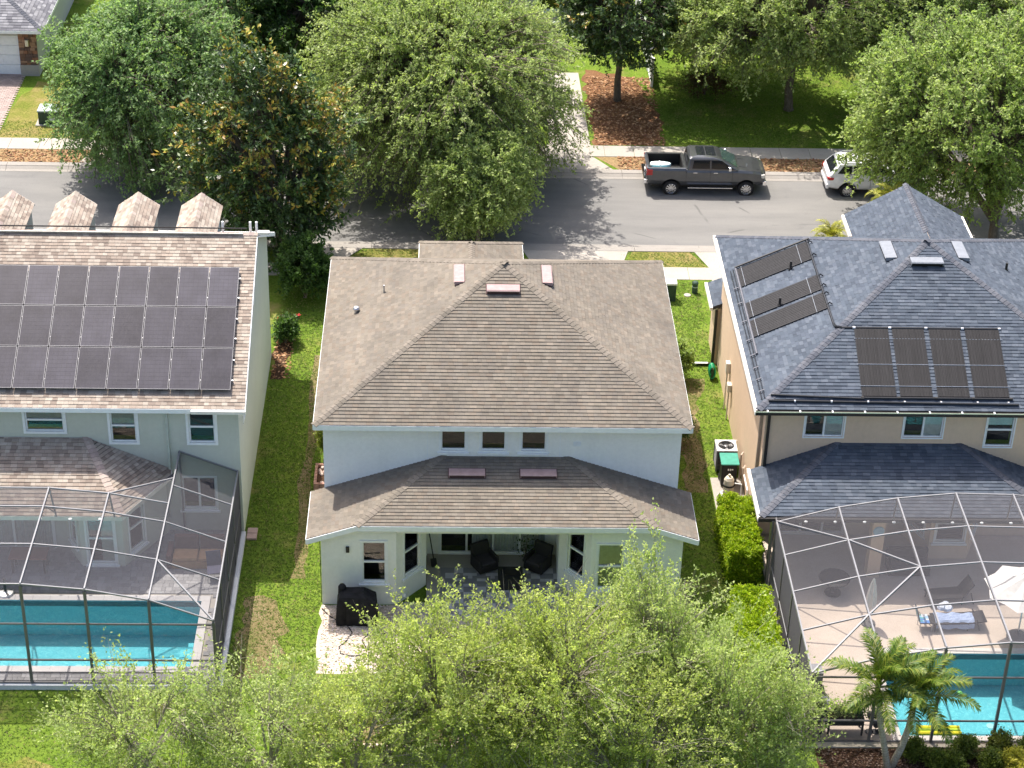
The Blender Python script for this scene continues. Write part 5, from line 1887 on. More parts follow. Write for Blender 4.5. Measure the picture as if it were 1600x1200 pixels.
    q = MB(); q.box(-.05, .10, -.86, .86, .36, .62); q.build("rear_bumper", M_['white_paint'], root, bevel=.05)
    q = MB(); q.box(-.06, .0, -.7, .7, .34, .44); q.build("bumper_insert", M_['black_plastic'], root)
    q = MB(); q.box(.02, .04, -.2, .2, .74, .86); q.build("number_plate", M_['white_trim'], root)
    q = MB(); q.box(.3, 4.4, -.7, .7, .26, .42); q.build("chassis", M_['black_plastic'], root)
    for wx_ in (1.0, 3.92):
        for s in (-1, 1): wheel(root, wx_, s * .83, .365, .24, s, 10)
    root.location = loc; WL[root.name] = Vector(loc)
    return root


suv((16.62, 31.98, -.08))
# two covered boards lying in the truck bed
for i, (x, y, z, c, lab) in enumerate(((7.98, 31.42, .86, (.12, .40, .46), "teal padded board in the truck bed, lying nearer the street side"), (7.95, 31.92, .95, (.58, .70, .70), "white padded board in the truck bed, lying nearer the kerb side"))):
    b = MB(); L_ = 1.05
    pts = []
    N = 14
    prof = []
    for k in range(N):
        t = k / (N - 1); w_ = .26 * (math.sin(math.pi * min(1, .12 + t * .88)) ** .5)
        prof.append((x + L_ * t, w_))
    top = [(px, y + w_, z + .17) for px, w_ in prof] + [(px, y - w_, z + .17) for px, w_ in reversed(prof)]
    b.prism([(p[0], p[1], z + .02) for p in top], (0, 0, .22))
    root = thing("board", lab, "board", (x, y, z))
    b.build("cover", mat_plain('board_cover_' + ('teal', 'white')[i], c, .5, .3), root, bevel=.06)
    b = MB(); b.box(x + .45, x + .5, y - .24, y + .24, z + .235, z + .25); b.build("strap", M_['white_trim'], root)

# ================================================================== utility things along the street and side yards
def rounded(name, mat, parent, x0, x1, y0, y1, z0, z1, bev=.03, origin=None):
    b = MB(); b.box(x0, x1, y0, y1, z0, z1); return b.build(name, mat, parent, bevel=bev, origin=origin)


M_['green_box'] = mat_plain('green_box', (.030, .060, .040), .5, .35, var=.2)
M_['green_lid'] = mat_plain('green_lid', (.33, .40, .38), .5, .35)
u = thing("utility_cabinet", "dark green electrical cabinet with pale top on the dry lawn in the upper left", "utility box", (-22.5, 38.4, 0))
rounded("cabinet_body", M_['green_box'], u, -22.95, -21.95, 38.05, 38.95, .02, .72)
rounded("lid", M_['green_lid'], u, -22.98, -21.92, 38.02, 38.98, .72, .80, .02)
q = MB(); q.box(-22.4, -22.1, 38.03, 38.048, .2, .5); q.build("warning_plate", M_['white_trim'], u)
q = MB(); q.box(-23.1, -21.8, 37.9, 39.1, 0.008, .05); q.build("base_slab", M_['concrete'], u)
u = thing("utility_pedestal", "tall dark green cabinet with white cap near the white house's front corner", "utility box", (8.0, 20.2, 0))
rounded("cabinet_body", M_['green_box'], u, 7.72, 8.17, 20.0, 20.45, 0, .82)
rounded("cap", M_['white_trim'], u, 7.70, 8.19, 19.98, 20.47, .82, .92, .02)
u = thing("cable_pedestal", "small dark green round pedestal on the bright side lawn", "utility box", (9.1, 20.85, 0))
q = MB(); q.lathe((9.1, 20.85, 0), [(.13, 0), (.13, .42), (.145, .43), (.145, .52), (.10, .57), (.02, .58)], 12); q.build("post_body", M_['green_box'], u)
q = MB(); q.lathe((9.1, 20.85, .30), [(.135, 0), (.135, .05)], 12); q.build("band", M_['green_lid'], u)
u = thing("valve_cover", "flat pale round cover in the side lawn beside the small green pedestal", "cover", (8.75, 20.6, 0))
q = MB(); q.lathe((8.75, 20.6, 0), [(.16, 0.0), (.16, .03), (.13, .04), (.02, .04)], 14); q.build("lid", M_['concrete'], u)
# white vinyl fence running away from the street, beyond the mulch
f = thing("fence", "white vinyl privacy fence seen end on beyond the mulch bed", "fence", (9.1, 44.2, 0))
yy = 44.25
while yy < 56:
    q = MB(); q.box(9.03, 9.17, yy - .07, yy + .07, 0, 1.62); q.prism([(9.01, yy - .09, 1.62), (9.19, yy - .09, 1.62), (9.19, yy + .09, 1.62), (9.01, yy + .09, 1.62)], (0, 0, .05)); q.build("post", M_['white_trim'], f)
    for k in range(11):
        a = yy + .08 + k * .2
        q = MB(); q.box(9.085, 9.115, a + .004, a + .196, .1, 1.46); q.build("slat", M_['white_trim'], f)
    for z in (.06, 1.46):
        q = MB(); q.box(9.07, 9.13, yy + .07, yy + 2.3, z, z + .1); q.build("rail", M_['white_trim'], f)
    yy += 2.36

# air conditioner
a = thing("air_conditioner", "square air conditioning condenser with round fan grille beside the tan house", "air conditioner", (8.82, 6.6, 0))
x0_, x1_, y0_, y1_ = 8.42, 9.22, 6.32, 7.12
q = MB(); q.box(x0_ + .03, x1_ - .03, y0_ + .03, y1_ - .03, .1, .98); q.build("core", M_['black_plastic'], a)
for k in range(13):
    z = .14 + k * .065
    q = MB(); q.box(x0_ + .015, x1_ - .015, y0_ + .015, y1_ - .015, z, z + .022); q.build("louvre", mat_plain('ac_grey', (.16, .16, .165), .5, .4) if k == 0 else bpy.data.materials['ac_grey'], a)
for sx in (x0_, x1_ - .06):
    for sy in (y0_, y1_ - .06):
        q = MB(); q.box(sx, sx + .06, sy, sy + .06, .08, 1.0); q.build("corner_post", bpy.data.materials['ac_grey'], a)
top = MB()
N = 24; cx, cy = (x0_ + x1_) / 2, (y0_ + y1_) / 2
outer = []
for i in range(N):
    t = 2 * math.pi * i / N; k = .40 / max(abs(math.cos(t)), abs(math.sin(t)))
    outer.append((cx + math.cos(t) * k, cy + math.sin(t) * k))
inner = [(cx + math.cos(2 * math.pi * i / N) * .31, cy + math.sin(2 * math.pi * i / N) * .31) for i in range(N)]
for i in range(N):
    j = (i + 1) % N
    top.face([(*outer[i], 1.04), (*outer[j], 1.04), (*inner[j], 1.04), (*inner[i], 1.04)])
    top.face([(*outer[j], 1.04), (*outer[i], 1.04), (*outer[i], .985), (*outer[j], .985)])
    top.face([(*inner[i], 1.04), (*inner[j], 1.04), (*inner[j], .985), (*inner[i], .985)])
top.build("top_panel", mat_plain('ac_light', (.52, .52, .51), .5, .4), a)
q = MB()
for rr in (.10, .17, .24, .30):
    q.tube([(cx + math.cos(i * math.pi / 12) * rr, cy + math.sin(i * math.pi / 12) * rr, 1.045) for i in range(25)], .006, 4)
for i in range(10):
    t = math.pi * i / 5; q.cyl((cx, cy, 1.045), (cx + math.cos(t) * .31, cy + math.sin(t) * .31, 1.045), .006, None, 4)
q.build("fan_grille", M_['black_plastic'], a)
q = MB(); q.lathe((cx, cy, 1.0), [(.09, -.05), (.09, .03), (.05, .045), (.01, .045)], 12)
for i in range(3):
    t = i * 2.094 + .4; d = Vector((math.cos(t), math.sin(t), 0)); p = Vector((-math.sin(t), math.cos(t), 0))
    q.prism([Vector((cx, cy, .97)) + d * .07 - p * .05, Vector((cx, cy, .97)) + d * .29 - p * .10, Vector((cx, cy, .99)) + d * .29 + p * .10, Vector((cx, cy, .99)) + d * .07 + p * .05], (0, 0, .006))
q.build("fan", mat_plain('fan_grey', (.42, .42, .42), .4, .5, .5), a)
# wheeled bin with green lid
w = thing("wheelie_bin", "black wheeled bin with teal green lid between condenser and pool filter", "bin", (8.8, 5.7, 0))
q = MB(); q.prism([(8.52, 5.35, .06), (9.1, 5.35, .06), (9.1, 5.95, .06), (8.52, 5.95, .06)], (0, 0, .98)); q.build("tub", M_['black_plastic'], w, bevel=.04)
q = MB(); q.prism([(8.47, 5.27, 1.05), (9.17, 5.27, 1.05), (9.17, 6.02, 1.10), (8.47, 6.02, 1.10)], (0, 0, .06)); q.build("lid", mat_plain('bin_green', (.045, .27, .20), .42, .4), w, bevel=.025)
q = MB(); q.cyl((8.5, 6.05, 1.02), (9.12, 6.05, 1.02), .018, None, 6); q.build("handle", M_['black_plastic'], w)
for x in (8.5, 9.08):
    q = MB(); q.cyl((x, 5.95, .12), (x + .06, 5.95, .12), .12, None, 12); q.build("wheel", M_['tyre'], w)
q = MB(); q.box(8.74, 8.79, 5.335, 5.349, .78, .86); q.box(8.82, 8.86, 5.335, 5.349, .78, .86); q.box(8.88, 8.95, 5.335, 5.349, .8, .85); q.build("label", M_['white_trim'], w)
# pool filter, pump and pipes
f_ = thing("pool_filter", "beige pool filter canister with dark clamp band in front of the bin", "pool filter", (8.75, 4.7, 0))
beige = mat_plain('filter_beige', (.58, .52, .42), .45, .35)
q = MB(); q.lathe((8.72, 4.7, 0), [(.17, .05), (.20, .1), (.20, .55)], 16); q.build("tank", beige, f_)
q = MB(); q.lathe((8.72, 4.7, .55), [(.225, 0), (.225, .07)], 16); q.build("clamp_band", M_['black_plastic'], f_)
q = MB(); q.lathe((8.72, 4.7, .62), [(.20, 0), (.19, .2), (.13, .3), (.05, .33), (.045, .42), (.01, .43)], 16); q.build("dome", beige, f_)
p_ = thing("pool_pump", "black pool pump with white pipes low beside the filter canister", "pump", (9.1, 4.2, 0))
q = MB(); q.cyl((8.85, 4.25, .22), (9.3, 4.25, .22), .12, None, 12); q.build("motor", M_['black_plastic'], p_)
q = MB(); q.lathe((8.75, 4.25, .08), [(.12, 0), (.13, .25), (.11, .3), (.02, .32)], 12); q.build("strainer", M_['black_plastic'], p_)
for pts in ([(8.72, 4.25, .3), (8.5, 4.25, .3), (8.45, 4.6, .3), (8.55, 4.7, .3)], [(8.45, 4.0, .05), (8.45, 4.1, .35), (8.4, 4.4, .42), (8.32, 4.6, .1)], [(9.2, 4.6, .1), (9.2, 4.7, .6), (8.95, 4.72, .62)], [(9.32, 4.0, .05), (9.32, 4.0, .8), (9.32, 5.0, .82)]):
    q = MB(); q.tube(pts, .028, 6); q.build("pipe", M_['white_trim'], p_)
t_ = thing("tarp", "crumpled blue tarp on the ground behind the hedge end", "tarp", (8.8, 3.4, 0))
q = MB(); r = random.Random(4)
hh = [[.03 + r.uniform(0, .16) * (0 < i < 8 and 0 < j < 5) for j in range(6)] for i in range(9)]
for i in range(8):
    for j in range(5):
        q.face([(8.3 + a * .125, 3.0 + b_ * .15, hh[a][b_]) for a, b_ in ((i, j), (i + 1, j), (i + 1, j + 1), (i, j + 1))])
q.build("sheet", mat_plain('tarp_blue', (.16, .24, .42), .5, .4, var=.3), t_)
# garden hose reel
h_ = thing("hose_reel", "coil of bright green garden hose standing at the tan house wall", "hose", (9.1, 13.5, 0))
q = MB()
for k in range(5):
    yy = 13.3 + k * .075; rr = .30 - .02 * abs(k - 2)
    q.tube([(9.05 + math.cos(i * math.pi / 10) * .12, yy + math.sin(i * math.pi / 10) * .02, .36 + math.sin(i * math.pi / 10) * rr) for i in range(21)], .034, 6)
q.build("coil", mat_plain('hose_green', (.01, .30, .13), .4, .4), h_)
q = MB(); q.box(9.0, 9.1, 13.26, 13.30, 0, .5); q.box(9.0, 9.1, 13.66, 13.70, 0, .5); q.cyl((9.05, 13.28, .36), (9.05, 13.68, .36), .06, None, 8); q.build("stand", M_['green_box'], h_)

# ================================================================== behind the white house
g = thing("covered_grill", "barbecue grill under a black cloth cover on the pale gravel", "grill", (-4.95, -3.0, 0))
b = MB()
def gring(z, x0, x1, y0, y1, w=.0, n=9, seed=0):
    rr = random.Random(int(z * 100) + seed); out = []
    for (a, c) in (((x0, y0), (x1, y0)), ((x1, y0), (x1, y1)), ((x1, y1), (x0, y1)), ((x0, y1), (x0, y0))):
        for k in range(n):
            t = k / n
            px, py = a[0] + (c[0] - a[0]) * t, a[1] + (c[1] - a[1]) * t
            s = w * (1 if k % 2 else -.4)
            nx, ny = (0, -1) if a[1] == c[1] == y0 else ((1, 0) if a[0] == c[0] == x1 else ((0, 1) if a[1] == c[1] == y1 else (-1, 0)))
            out.append((px + nx * s, py + ny * s, z + rr.uniform(-.01, .01)))
    return out
rings = [gring(.05, -5.66, -4.26, -3.35, -2.55, .03), gring(.45, -5.64, -4.28, -3.33, -2.57, .022), gring(.85, -5.62, -4.3, -3.31, -2.59, .012), gring(.95, -5.60, -4.32, -3.28, -2.6, 0), gring(1.12, -5.55, -4.62, -3.2, -2.62, 0), gring(1.22, -5.45, -4.72, -3.05, -2.7, 0)]
n = len(rings[0]); vs = [v for q in rings for v in q]; fs = []
for k in range(len(rings) - 1):
    for i in range(n): fs.append((k * n + i, k * n + (i + 1) % n, (k + 1) * n + (i + 1) % n, (k + 1) * n + i))
fs.append(tuple(range((len(rings) - 1) * n, len(rings) * n)))
b.mesh_(vs, fs); b.build("cloth_cover", mat_plain('grill_cloth', (.014, .014, .016), .8, .2, var=.4), g)
q = MB(); q.lathe((-5.46, -2.78, 1.0), [(.15, 0), (.14, .3), (.09, .38), (.01, .40)], 12); q.build("chimney_bulge", bpy.data.materials['grill_cloth'], g)
q = MB(); q.tube([(-5.36, -3.34, .1), (-5.37, -3.36, .6), (-5.36, -3.33, .95)], .012, 5); q.build("tie_cord", bpy.data.materials['grill_cloth'], g)
for x in (-5.5, -4.4):
    q = MB(); q.cyl((x, -3.2, 0), (x, -3.2, .12), .05, None, 8); q.build("caster", M_['tyre'], g)
c = thing("cable", "black cable snaking over the gravel from the covered grill", "cable", (-5.2, -4.0, 0))
q = MB(); q.tube([(-6.2, -2.35, .03), (-5.95, -2.75, .03), (-5.55, -3.1, .03), (-5.25, -3.35, .03), (-5.1, -3.7, .03), (-5.25, -4.1, .03), (-5.5, -4.45, .03), (-5.45, -4.8, .03), (-5.1, -4.95, .03), (-4.7, -4.9, .03), (-4.3, -4.95, .03)], .022, 6); q.build("lead", M_['black_plastic'], c)
q = MB(); q.tube([(-4.6, -4.5, .03), (-4.75, -4.1, .03), (-4.55, -3.75, .03), (-4.2, -3.65, .03), (-3.9, -3.8, .03)], .022, 6); q.build("lead", M_['black_plastic'], c)
# lanai furniture
M_['wicker'] = mat_plain('wicker', (.028, .026, .026), .7, .25, var=.3, scale=30)
M_['cushion'] = mat_plain('cushion', (.055, .05, .056), .9, .1)
def armchair(lab, x, y, rot):
    a = thing("armchair", lab, "chair", (0, 0, 0), "dark chairs on the lanai")
    q = MB(); q.box(-.38, .38, -.36, .36, .08, .36); q.build("base", M_['wicker'], a, bevel=.03)
    q = MB(); q.box(-.29, .29, -.36, .26, .36, .46); q.build("seat_cushion", M_['cushion'], a, bevel=.04)
    q = MB(); q.obox((-.36, .22, .36), (.72, 0, 0), (0, .14, 0), (0, .12, .55)); q.build("backrest", M_['wicker'], a, bevel=.03)
    for s in (-1, 1):
        q = MB(); q.box(s * .30, s * .40, -.36, .32, .36, .60); q.build("armrest", M_['wicker'], a, bevel=.02)
    a.location = (x, y, .09); a.rotation_euler = (0, 0, rot); WL[a.name] = Vector((x, y, .09))
    return a
armchair("dark wicker armchair on the lanai, left of the fire table", -.55, -.05, .5)
armchair("dark wicker armchair on the lanai, right of the fire table under the plant", 1.35, -.05, -.6)
ft = thing("fire_table", "low black square fire table on the white house's lanai", "table", (.35, -1.0, .09))
q = MB(); q.box(-.05, .75, -1.35, -.65, .09, .55); q.build("table_body", M_['wicker'], ft, bevel=.02)
q = MB(); q.box(-.09, .79, -1.39, -.61, .55, .60); q.build("table_top", M_['black_plastic'], ft, bevel=.01)
q = MB(); q.box(.15, .55, -1.15, -.85, .605, .615); q.build("burner_tray", M_['dark_trim'], ft)
rg = thing("rug", "dark patterned rug spread over the lanai floor", "rug", (.2, -.8, .09))
q = MB(); r = random.Random(5)
for i in range(26):
    for j in range(18):
        k = .5 + .5 * math.sin(i * 1.3) * math.cos(j * 1.7); k = .24 + .26 * (k > .55) + r.uniform(0, .02)
        q.col = (k, k * .97, k * 1.0); x_, y_ = -2.1 + i * .16, -2.9 + j * .16
        q.face([(x_, y_, .1), (x_ + .16, y_, .1), (x_ + .16, y_ + .16, .1), (x_, y_ + .16, .1)])
q.build("weave", M_['chip'], rg)
br = thing("broom", "dark broom leaning on the left wall of the lanai", "broom", (-2.5, .3, .09))
q = MB(); q.cyl((-2.32, .1, .1), (-2.56, .5, 1.5), .02, None, 6); q.build("broom_handle", M_['black_plastic'], br)
q = MB(); q.obox((-2.42, -.02, .1), (.2, .05, 0), (-.02, .08, 0), (-.04, .06, .28)); q.build("bristles", M_['black_plastic'], br)
# planter box with stones and border of the raised bed
pl = thing("planter_box", "small brick edged planter with stones at the white house's left wall", "planter", (-6.55, 5.6, 0))
brick = mat_plain('planter_brick', (.40, .23, .18), .8, .2, var=.25)
for i in range(6):
    q = MB(); q.box(-6.92, -6.82, 5.05 + i * .2, 5.23 + i * .2, 0, .3); q.build("brick", brick, pl)
for i in range(3):
    for yy in (4.94, 6.26):
        q = MB(); q.box(-6.92 + i * .22, -6.72 + i * .22, yy, yy + .1, 0, .3); q.build("brick", brick, pl)
r = random.Random(3)
for i in range(14):
    q = MB(); x_, y_, s_ = r.uniform(-6.75, -6.3), r.uniform(5.1, 6.2), r.uniform(.05, .1)
    q.lathe((x_, y_, .22), [(s_ * .6, -s_ * .5), (s_, 0), (s_ * .7, s_ * .5), (.01, s_ * .6)], 6); q.build("stone", mat_plain('pale_stone', (.55, .42, .36), .8, .2) if i == 0 else bpy.data.materials['pale_stone'], pl)
q = MB(); q.box(-6.82, -6.22, 5.04, 6.26, 0, .2); q.build("soil", M_['mulch_dark'], pl)
bd = thing("garden_bed", "stone edged vegetable bed in the back lawn under the front tree", "garden bed", (-4, -8.4, 0))
r = random.Random(6)
def edging(x0, y0, x1, y1):
    n = int(math.hypot(x1 - x0, y1 - y0) / .34)
    for i in range(n):
        t = (i + .5) / n; x_, y_ = x0 + (x1 - x0) * t, y0 + (y1 - y0) * t
        ax = abs(x1 - x0) > abs(y1 - y0); w_, d_ = (.155, .08) if ax else (.08, .155)
        q = MB(); q.box(x_ - w_, x_ + w_, y_ - d_, y_ + d_, 0, .2 + r.uniform(-.02, .03)); q.build("edging_stone", mat_plain('edge_stone', (.52, .42, .36), .85, .2) if 'edge_stone' not in bpy.data.materials else bpy.data.materials['edge_stone'], bd)
edging(-6.0, -8.0, -1.6, -8.0); edging(-6.0, -9.6, -1.6, -9.6); edging(-6.05, -9.5, -6.05, -8.1); edging(-1.55, -9.5, -1.55, -8.1)
q = MB(); q.box(-5.95, -1.65, -9.5, -8.1, .005, .12); q.build("soil", M_['worn'], bd)
st = thing("stepping_stone", "pinkish paver lying at the near corner of the sage house wall", "paver", (-9.0, 1.9, 0))
for y in (1.7, 2.05):
    q = MB(); q.box(-9.16, -8.8, y, y + .32, 0, .09); q.build("paver", mat_plain('pink_paver', (.42, .30, .26), .85, .2) if y < 2 else bpy.data.materials['pink_paver'], st, bevel=.01)

# ================================================================== inside the left cage
sf = thing("sofa", "tan cushioned sofa under the left pool cage by the sage house wall", "sofa", (-10.8, .5, .2))
tanc = mat_plain('tan_cushion', (.36, .22, .12), .85, .1); tanb = mat_plain('brown_cushion', (.13, .075, .07), .85, .1)
q = MB(); q.box(-11.6, -9.75, -.35, .55, .2, .5); q.build("base", tanc, sf, bevel=.03)
for i in range(2):
    q = MB(); q.box(-11.55 + i * .9, -10.7 + i * .9, -.33, .3, .5, .64); q.build("seat_cushion", tanc, sf, bevel=.04)
    q = MB(); q.obox((-11.55 + i * .9, .28, .5), (.86, 0, 0), (0, .2, 0), (0, .1, .6)); q.build("back_cushion", tanb, sf, bevel=.04)
for x in (-11.78, -9.75):
    q = MB(); q.box(x, x + .18, -.35, .55, .2, .78); q.build("armrest", tanb, sf, bevel=.03)
ch = thing("folding_chair", "dark folding chair on the grey pavers at the right end of the left cage", "chair", (-9.95, -1.0, .2))
q = MB(); q.obox((-10.25, -1.15, .55), (.5, .1, 0), (-.06, .45, .02), (0, 0, .03)); q.build("seat", mat_plain('chair_blue', (.06, .06, .10), .7, .2), ch)
q = MB(); q.obox((-10.3, -.7, .58), (.5, .1, 0), (-.06, .2, .5), (0, .02, 0)); q.build("backrest", bpy.data.materials['chair_blue'], ch)
for (x, y) in ((-10.25, -1.15), (-9.75, -1.05), (-10.3, -.7), (-9.8, -.6)):
    q = MB(); q.cyl((x, y, .2), (x + .02, y + .05, .56), .015, None, 6); q.build("leg", M_['alu'], ch)
us = thing("umbrella_stand", "dark post on a round grey base at the left edge of the left pool", "umbrella stand", (-17.15, -1.8, .2))
q = MB(); q.lathe((-17.15, -1.85, .2), [(.30, 0), (.30, .05), (.26, .08), (.08, .1), (.05, .12)], 18); q.build("base", M_['alu'], us)
q = MB(); q.cyl((-17.15, -1.85, .28), (-17.15, -1.85, .85), .045, None, 8); q.build("post", M_['black_plastic'], us)
tb = thing("patio_table", "reddish brown patio table under the low roof in the left cage", "table", (-16.2, -.4, .2))
q = MB(); q.box(-17.2, -15.9, -.75, -.05, .85, .9); q.build("table_top", mat_plain('table_red', (.20, .08, .06), .6, .3), tb)
for x in (-17.1, -16.0):
    for y in (-.65, -.15):
        q = MB(); q.box(x - .03, x + .03, y - .03, y + .03, .2, .85); q.build("leg", M_['black_plastic'], tb)

# ================================================================== inside the right cage
def lounger(name, lab, x, y, rot, frame, towel=None, raise_=.5):
    a = thing(name, lab, "lounge chair", (0, 0, 0))
    q = MB(); q.box(-.9, .35, -.32, .32, .30, .35); q.build("seat", frame, a, bevel=.01)
    q = MB(); q.obox((.35, -.32, .31), (.62 * math.cos(raise_), 0, .62 * math.sin(raise_)), (0, .64, 0), (-.04 * math.sin(raise_), 0, .04 * math.cos(raise_))); q.build("backrest", frame, a)
    for sx in (-.82, .32):
        for sy in (-.3, .3):
            q = MB(); q.cyl((sx, sy, 0), (sx, sy, .31), .022, None, 6); q.build("leg", M_['black_plastic'], a)
    q = MB(); q.cyl((.75, -.3, 0), (.6, -.3, .48), .02, None, 6); q.cyl((.75, .3, 0), (.6, .3, .48), .02, None, 6); q.build("brace", M_['black_plastic'], a)
    a.location = (x, y, .085); a.rotation_euler = (0, 0, rot); WL[a.name] = Vector((x, y, .085))
    return a
lounger("lounge_chair", "empty dark mesh lounge chair with raised back on the tan deck", 15.85, -1.75, .12, M_['wicker'], None, 1.0)
lounger("lounge_chair", "dark lounge chair hidden under a pale blue towel on the tan deck", 15.75, -3.2, .05, M_['wicker'], None, .1)
M_['towel_blue'] = mat_plain('towel_blue', (.34, .42, .60), .95, .05, var=.15, scale=25, bump=.01)
tw_ = thing("towel", "pale blue towel spread over the nearer lounge chair", "towel", (15.7, -3.2, .45))
q = MB(); N, Mm = 14, 8
r = random.Random(9)
hz = lambda i, j: .49 + .02 * math.sin(i * 1.1) + .015 * math.sin(j * 1.9 + i) + r.uniform(-.008, .008) - (.28 if j in (0, Mm) else (.06 if j in (1, Mm - 1) else 0))
P = [[(14.95 + 1.35 * i / N, -3.58 + .76 * (min(max(j, .5), Mm - .5) / Mm), hz(i, j)) for j in range(Mm + 1)] for i in range(N + 1)]
for i in range(N):
    for j in range(Mm): q.face([P[i][j], P[i + 1][j], P[i + 1][j + 1], P[i][j + 1]])
q.build("cloth", M_['towel_blue'], tw_, smooth=False)
tw2 = thing("towel", "crumpled white and blue towel heaped at the head of the lounge chair", "towel", (15.35, -2.55, .4))
q = MB(); r = random.Random(10)
for k in range(9):
    x_, y_ = 15.3 + r.uniform(-.2, .2), -2.6 + r.uniform(-.15, .15); s_ = r.uniform(.1, .2)
    q.col = (.62, .66, .74)
    q.lathe((x_, y_, .42 + r.uniform(0, .15)), [(s_ * .5, -s_ * .5), (s_, -.02), (s_ * .8, s_ * .4), (s_ * .2, s_ * .6)], 7, (r.uniform(-.5, .5), r.uniform(-.5, .5), 1))
q.build("cloth", mat_plain('towel_white', (.60, .64, .72), .95, .05, var=.2, scale=20), tw2)
cc = thing("deck_chair", "upright deck chair draped with a multicoloured towel by the pool", "chair", (14.6, -3.3, .085))
q = MB(); q.box(14.4, 14.85, -3.55, -3.1, .42, .46); q.build("seat", M_['wicker'], cc)
q = MB(); q.obox((14.38, -3.55, .44), (0, .45, 0), (.03, 0, 0), (-.14, 0, .5)); q.build("backrest", M_['wicker'], cc)
for (x, y) in ((14.42, -3.53), (14.83, -3.53), (14.42, -3.12), (14.83, -3.12)):
    q = MB(); q.cyl((x, y, .085), (x, y, .43), .018, None, 6); q.build("leg", M_['alu'], cc)
tw3 = thing("towel", "multicoloured towel hanging over the upright deck chair", "towel", (14.4, -3.3, .6))
q = MB(); r = random.Random(2)
pal = [(.10, .22, .50), (.10, .35, .40), (.60, .62, .65), (.12, .25, .18), (.30, .45, .62)]
for i in range(6):
    for j in range(10):
        q.col = pal[r.randrange(5)]
        f0, f1 = j / 10, (j + 1) / 10
        def pt(fi, fj): return (14.36 - .13 * max(0, (fj - .35) / .65) + .42 * max(0, (.35 - fj) / .35) * .9, -3.58 + .5 * fi, (.48 + .52 * max(0, (fj - .35) / .65)))
        q.face([pt(i / 6, f0), pt((i + 1) / 6, f0), pt((i + 1) / 6, f1), pt(i / 6, f1)])
for v in range(len(q.v)): q.v[v] = (q.v[v][0] - .02, q.v[v][1], q.v[v][2] + .01)
q.build("cloth", M_['chip'], tw3)
canvas = mat_plain('canvas_white', (.70, .68, .64), .9, .1, var=.08)
um = thing("patio_umbrella", "open white patio umbrella at the right edge over the tan deck", "umbrella", (17.75, -3.8, .085))
q = MB(); q.cyl((17.75, -3.8, .12), (17.75, -3.8, 2.75), .03, None, 8); q.build("pole", M_['alu'], um)
q = MB(); q.lathe((17.75, -3.8, .085), [(.38, 0), (.38, .05), (.3, .09), (.07, .13), (.05, .3)], 18); q.build("base", mat_plain('umb_base', (.10, .095, .09), .6, .3), um)
apx = Vector((17.75, -3.8, 2.75)); N = 8; rimr = 1.45
rim = [Vector((17.75 + math.cos(i * 2 * math.pi / N + .35) * rimr, -3.8 + math.sin(i * 2 * math.pi / N + .35) * rimr, 2.12)) for i in range(N)]
for i in range(N):
    a_, c_ = rim[i], rim[(i + 1) % N]
    mid = (a_ + c_) / 2 * .94 + Vector((17.75, -3.8, 2.16)) * .06
    q = MB()
    for s in range(5):
        f0, f1 = s / 5, (s + 1) / 5
        sag = lambda f: Vector((0, 0, -.05 * math.sin(math.pi * f)))
        A0, A1 = apx.lerp(a_, f0), apx.lerp(a_, f1); M0, M1 = apx.lerp(mid, f0) + sag(f0), apx.lerp(mid, f1) + sag(f1); C0_, C1__ = apx.lerp(c_, f0), apx.lerp(c_, f1)
        q.face([A0, A1, M1, M0]); q.face([M0, M1, C1__, C0_])
    q.build("canopy_panel", canvas, um)
    q = MB(); q.cyl(apx.lerp(a_, .03) - Vector((0, 0, .03)), a_ - Vector((0, 0, .03)), .012, None, 5); q.build("rib", M_['alu'], um)
cu = thing("closed_umbrella", "closed white umbrella standing folded on the tan deck", "umbrella", (12.7, -3.1, .085))
q = MB()
N = 12
rg_ = []
for z, rr in ((.75, .17), (1.0, .20), (1.4, .17), (1.75, .11), (1.98, .05), (2.03, .02)):
    rg_.append([(12.7 + math.cos(i * 2 * math.pi / N) * rr * (1 if i % 2 else .55), -3.1 + math.sin(i * 2 * math.pi / N) * rr * (1 if i % 2 else .55), z) for i in range(N)])
vs = [v for q_ in rg_ for v in q_]; fs = []
for k in range(len(rg_) - 1):
    for i in range(N): fs.append((k * N + i, k * N + (i + 1) % N, (k + 1) * N + (i + 1) % N, (k + 1) * N + i))
q.mesh_(vs, fs); q.build("folded_canopy", canvas, cu)
q = MB(); q.cyl((12.7, -3.1, .1), (12.7, -3.1, 1.0), .025, None, 6); q.build("pole", M_['alu'], cu)
q = MB(); q.lathe((12.7, -3.1, .085), [(.25, 0), (.25, .05), (.05, .1)], 14); q.build("base", bpy.data.materials['umb_base'], cu)
rt_ = thing("round_table", "round dark patio table in shade by the tan pillar", "table", (11.7, -1.3, .085))
q = MB(); q.lathe((11.75, -1.35, .72), [(.55, 0), (.56, .02), (.55, .04), (.02, .04)], 20); q.build("table_top", M_['wicker'], rt_)
q = MB(); q.cyl((11.75, -1.35, .1), (11.75, -1.35, .73), .06, None, 8); q.lathe((11.75, -1.35, .085), [(.3, 0), (.3, .03), (.05, .05)], 14); q.build("pedestal", M_['black_plastic'], rt_)
so = thing("sofa", "dark outdoor sofa with cushion before the bay window of the tan house", "sofa", (14.6, .2, .085))
q = MB(); q.box(13.9, 15.4, -.35, .35, .085, .42); q.build("base", M_['wicker'], so, bevel=.03)
q = MB(); q.box(13.9, 15.4, .25, .45, .42, .85); q.build("backrest", M_['wicker'], so, bevel=.03)
q = MB(); q.box(13.98, 15.3, -.33, .22, .42, .52); q.build("seat_cushion", M_['cushion'], so, bevel=.03)
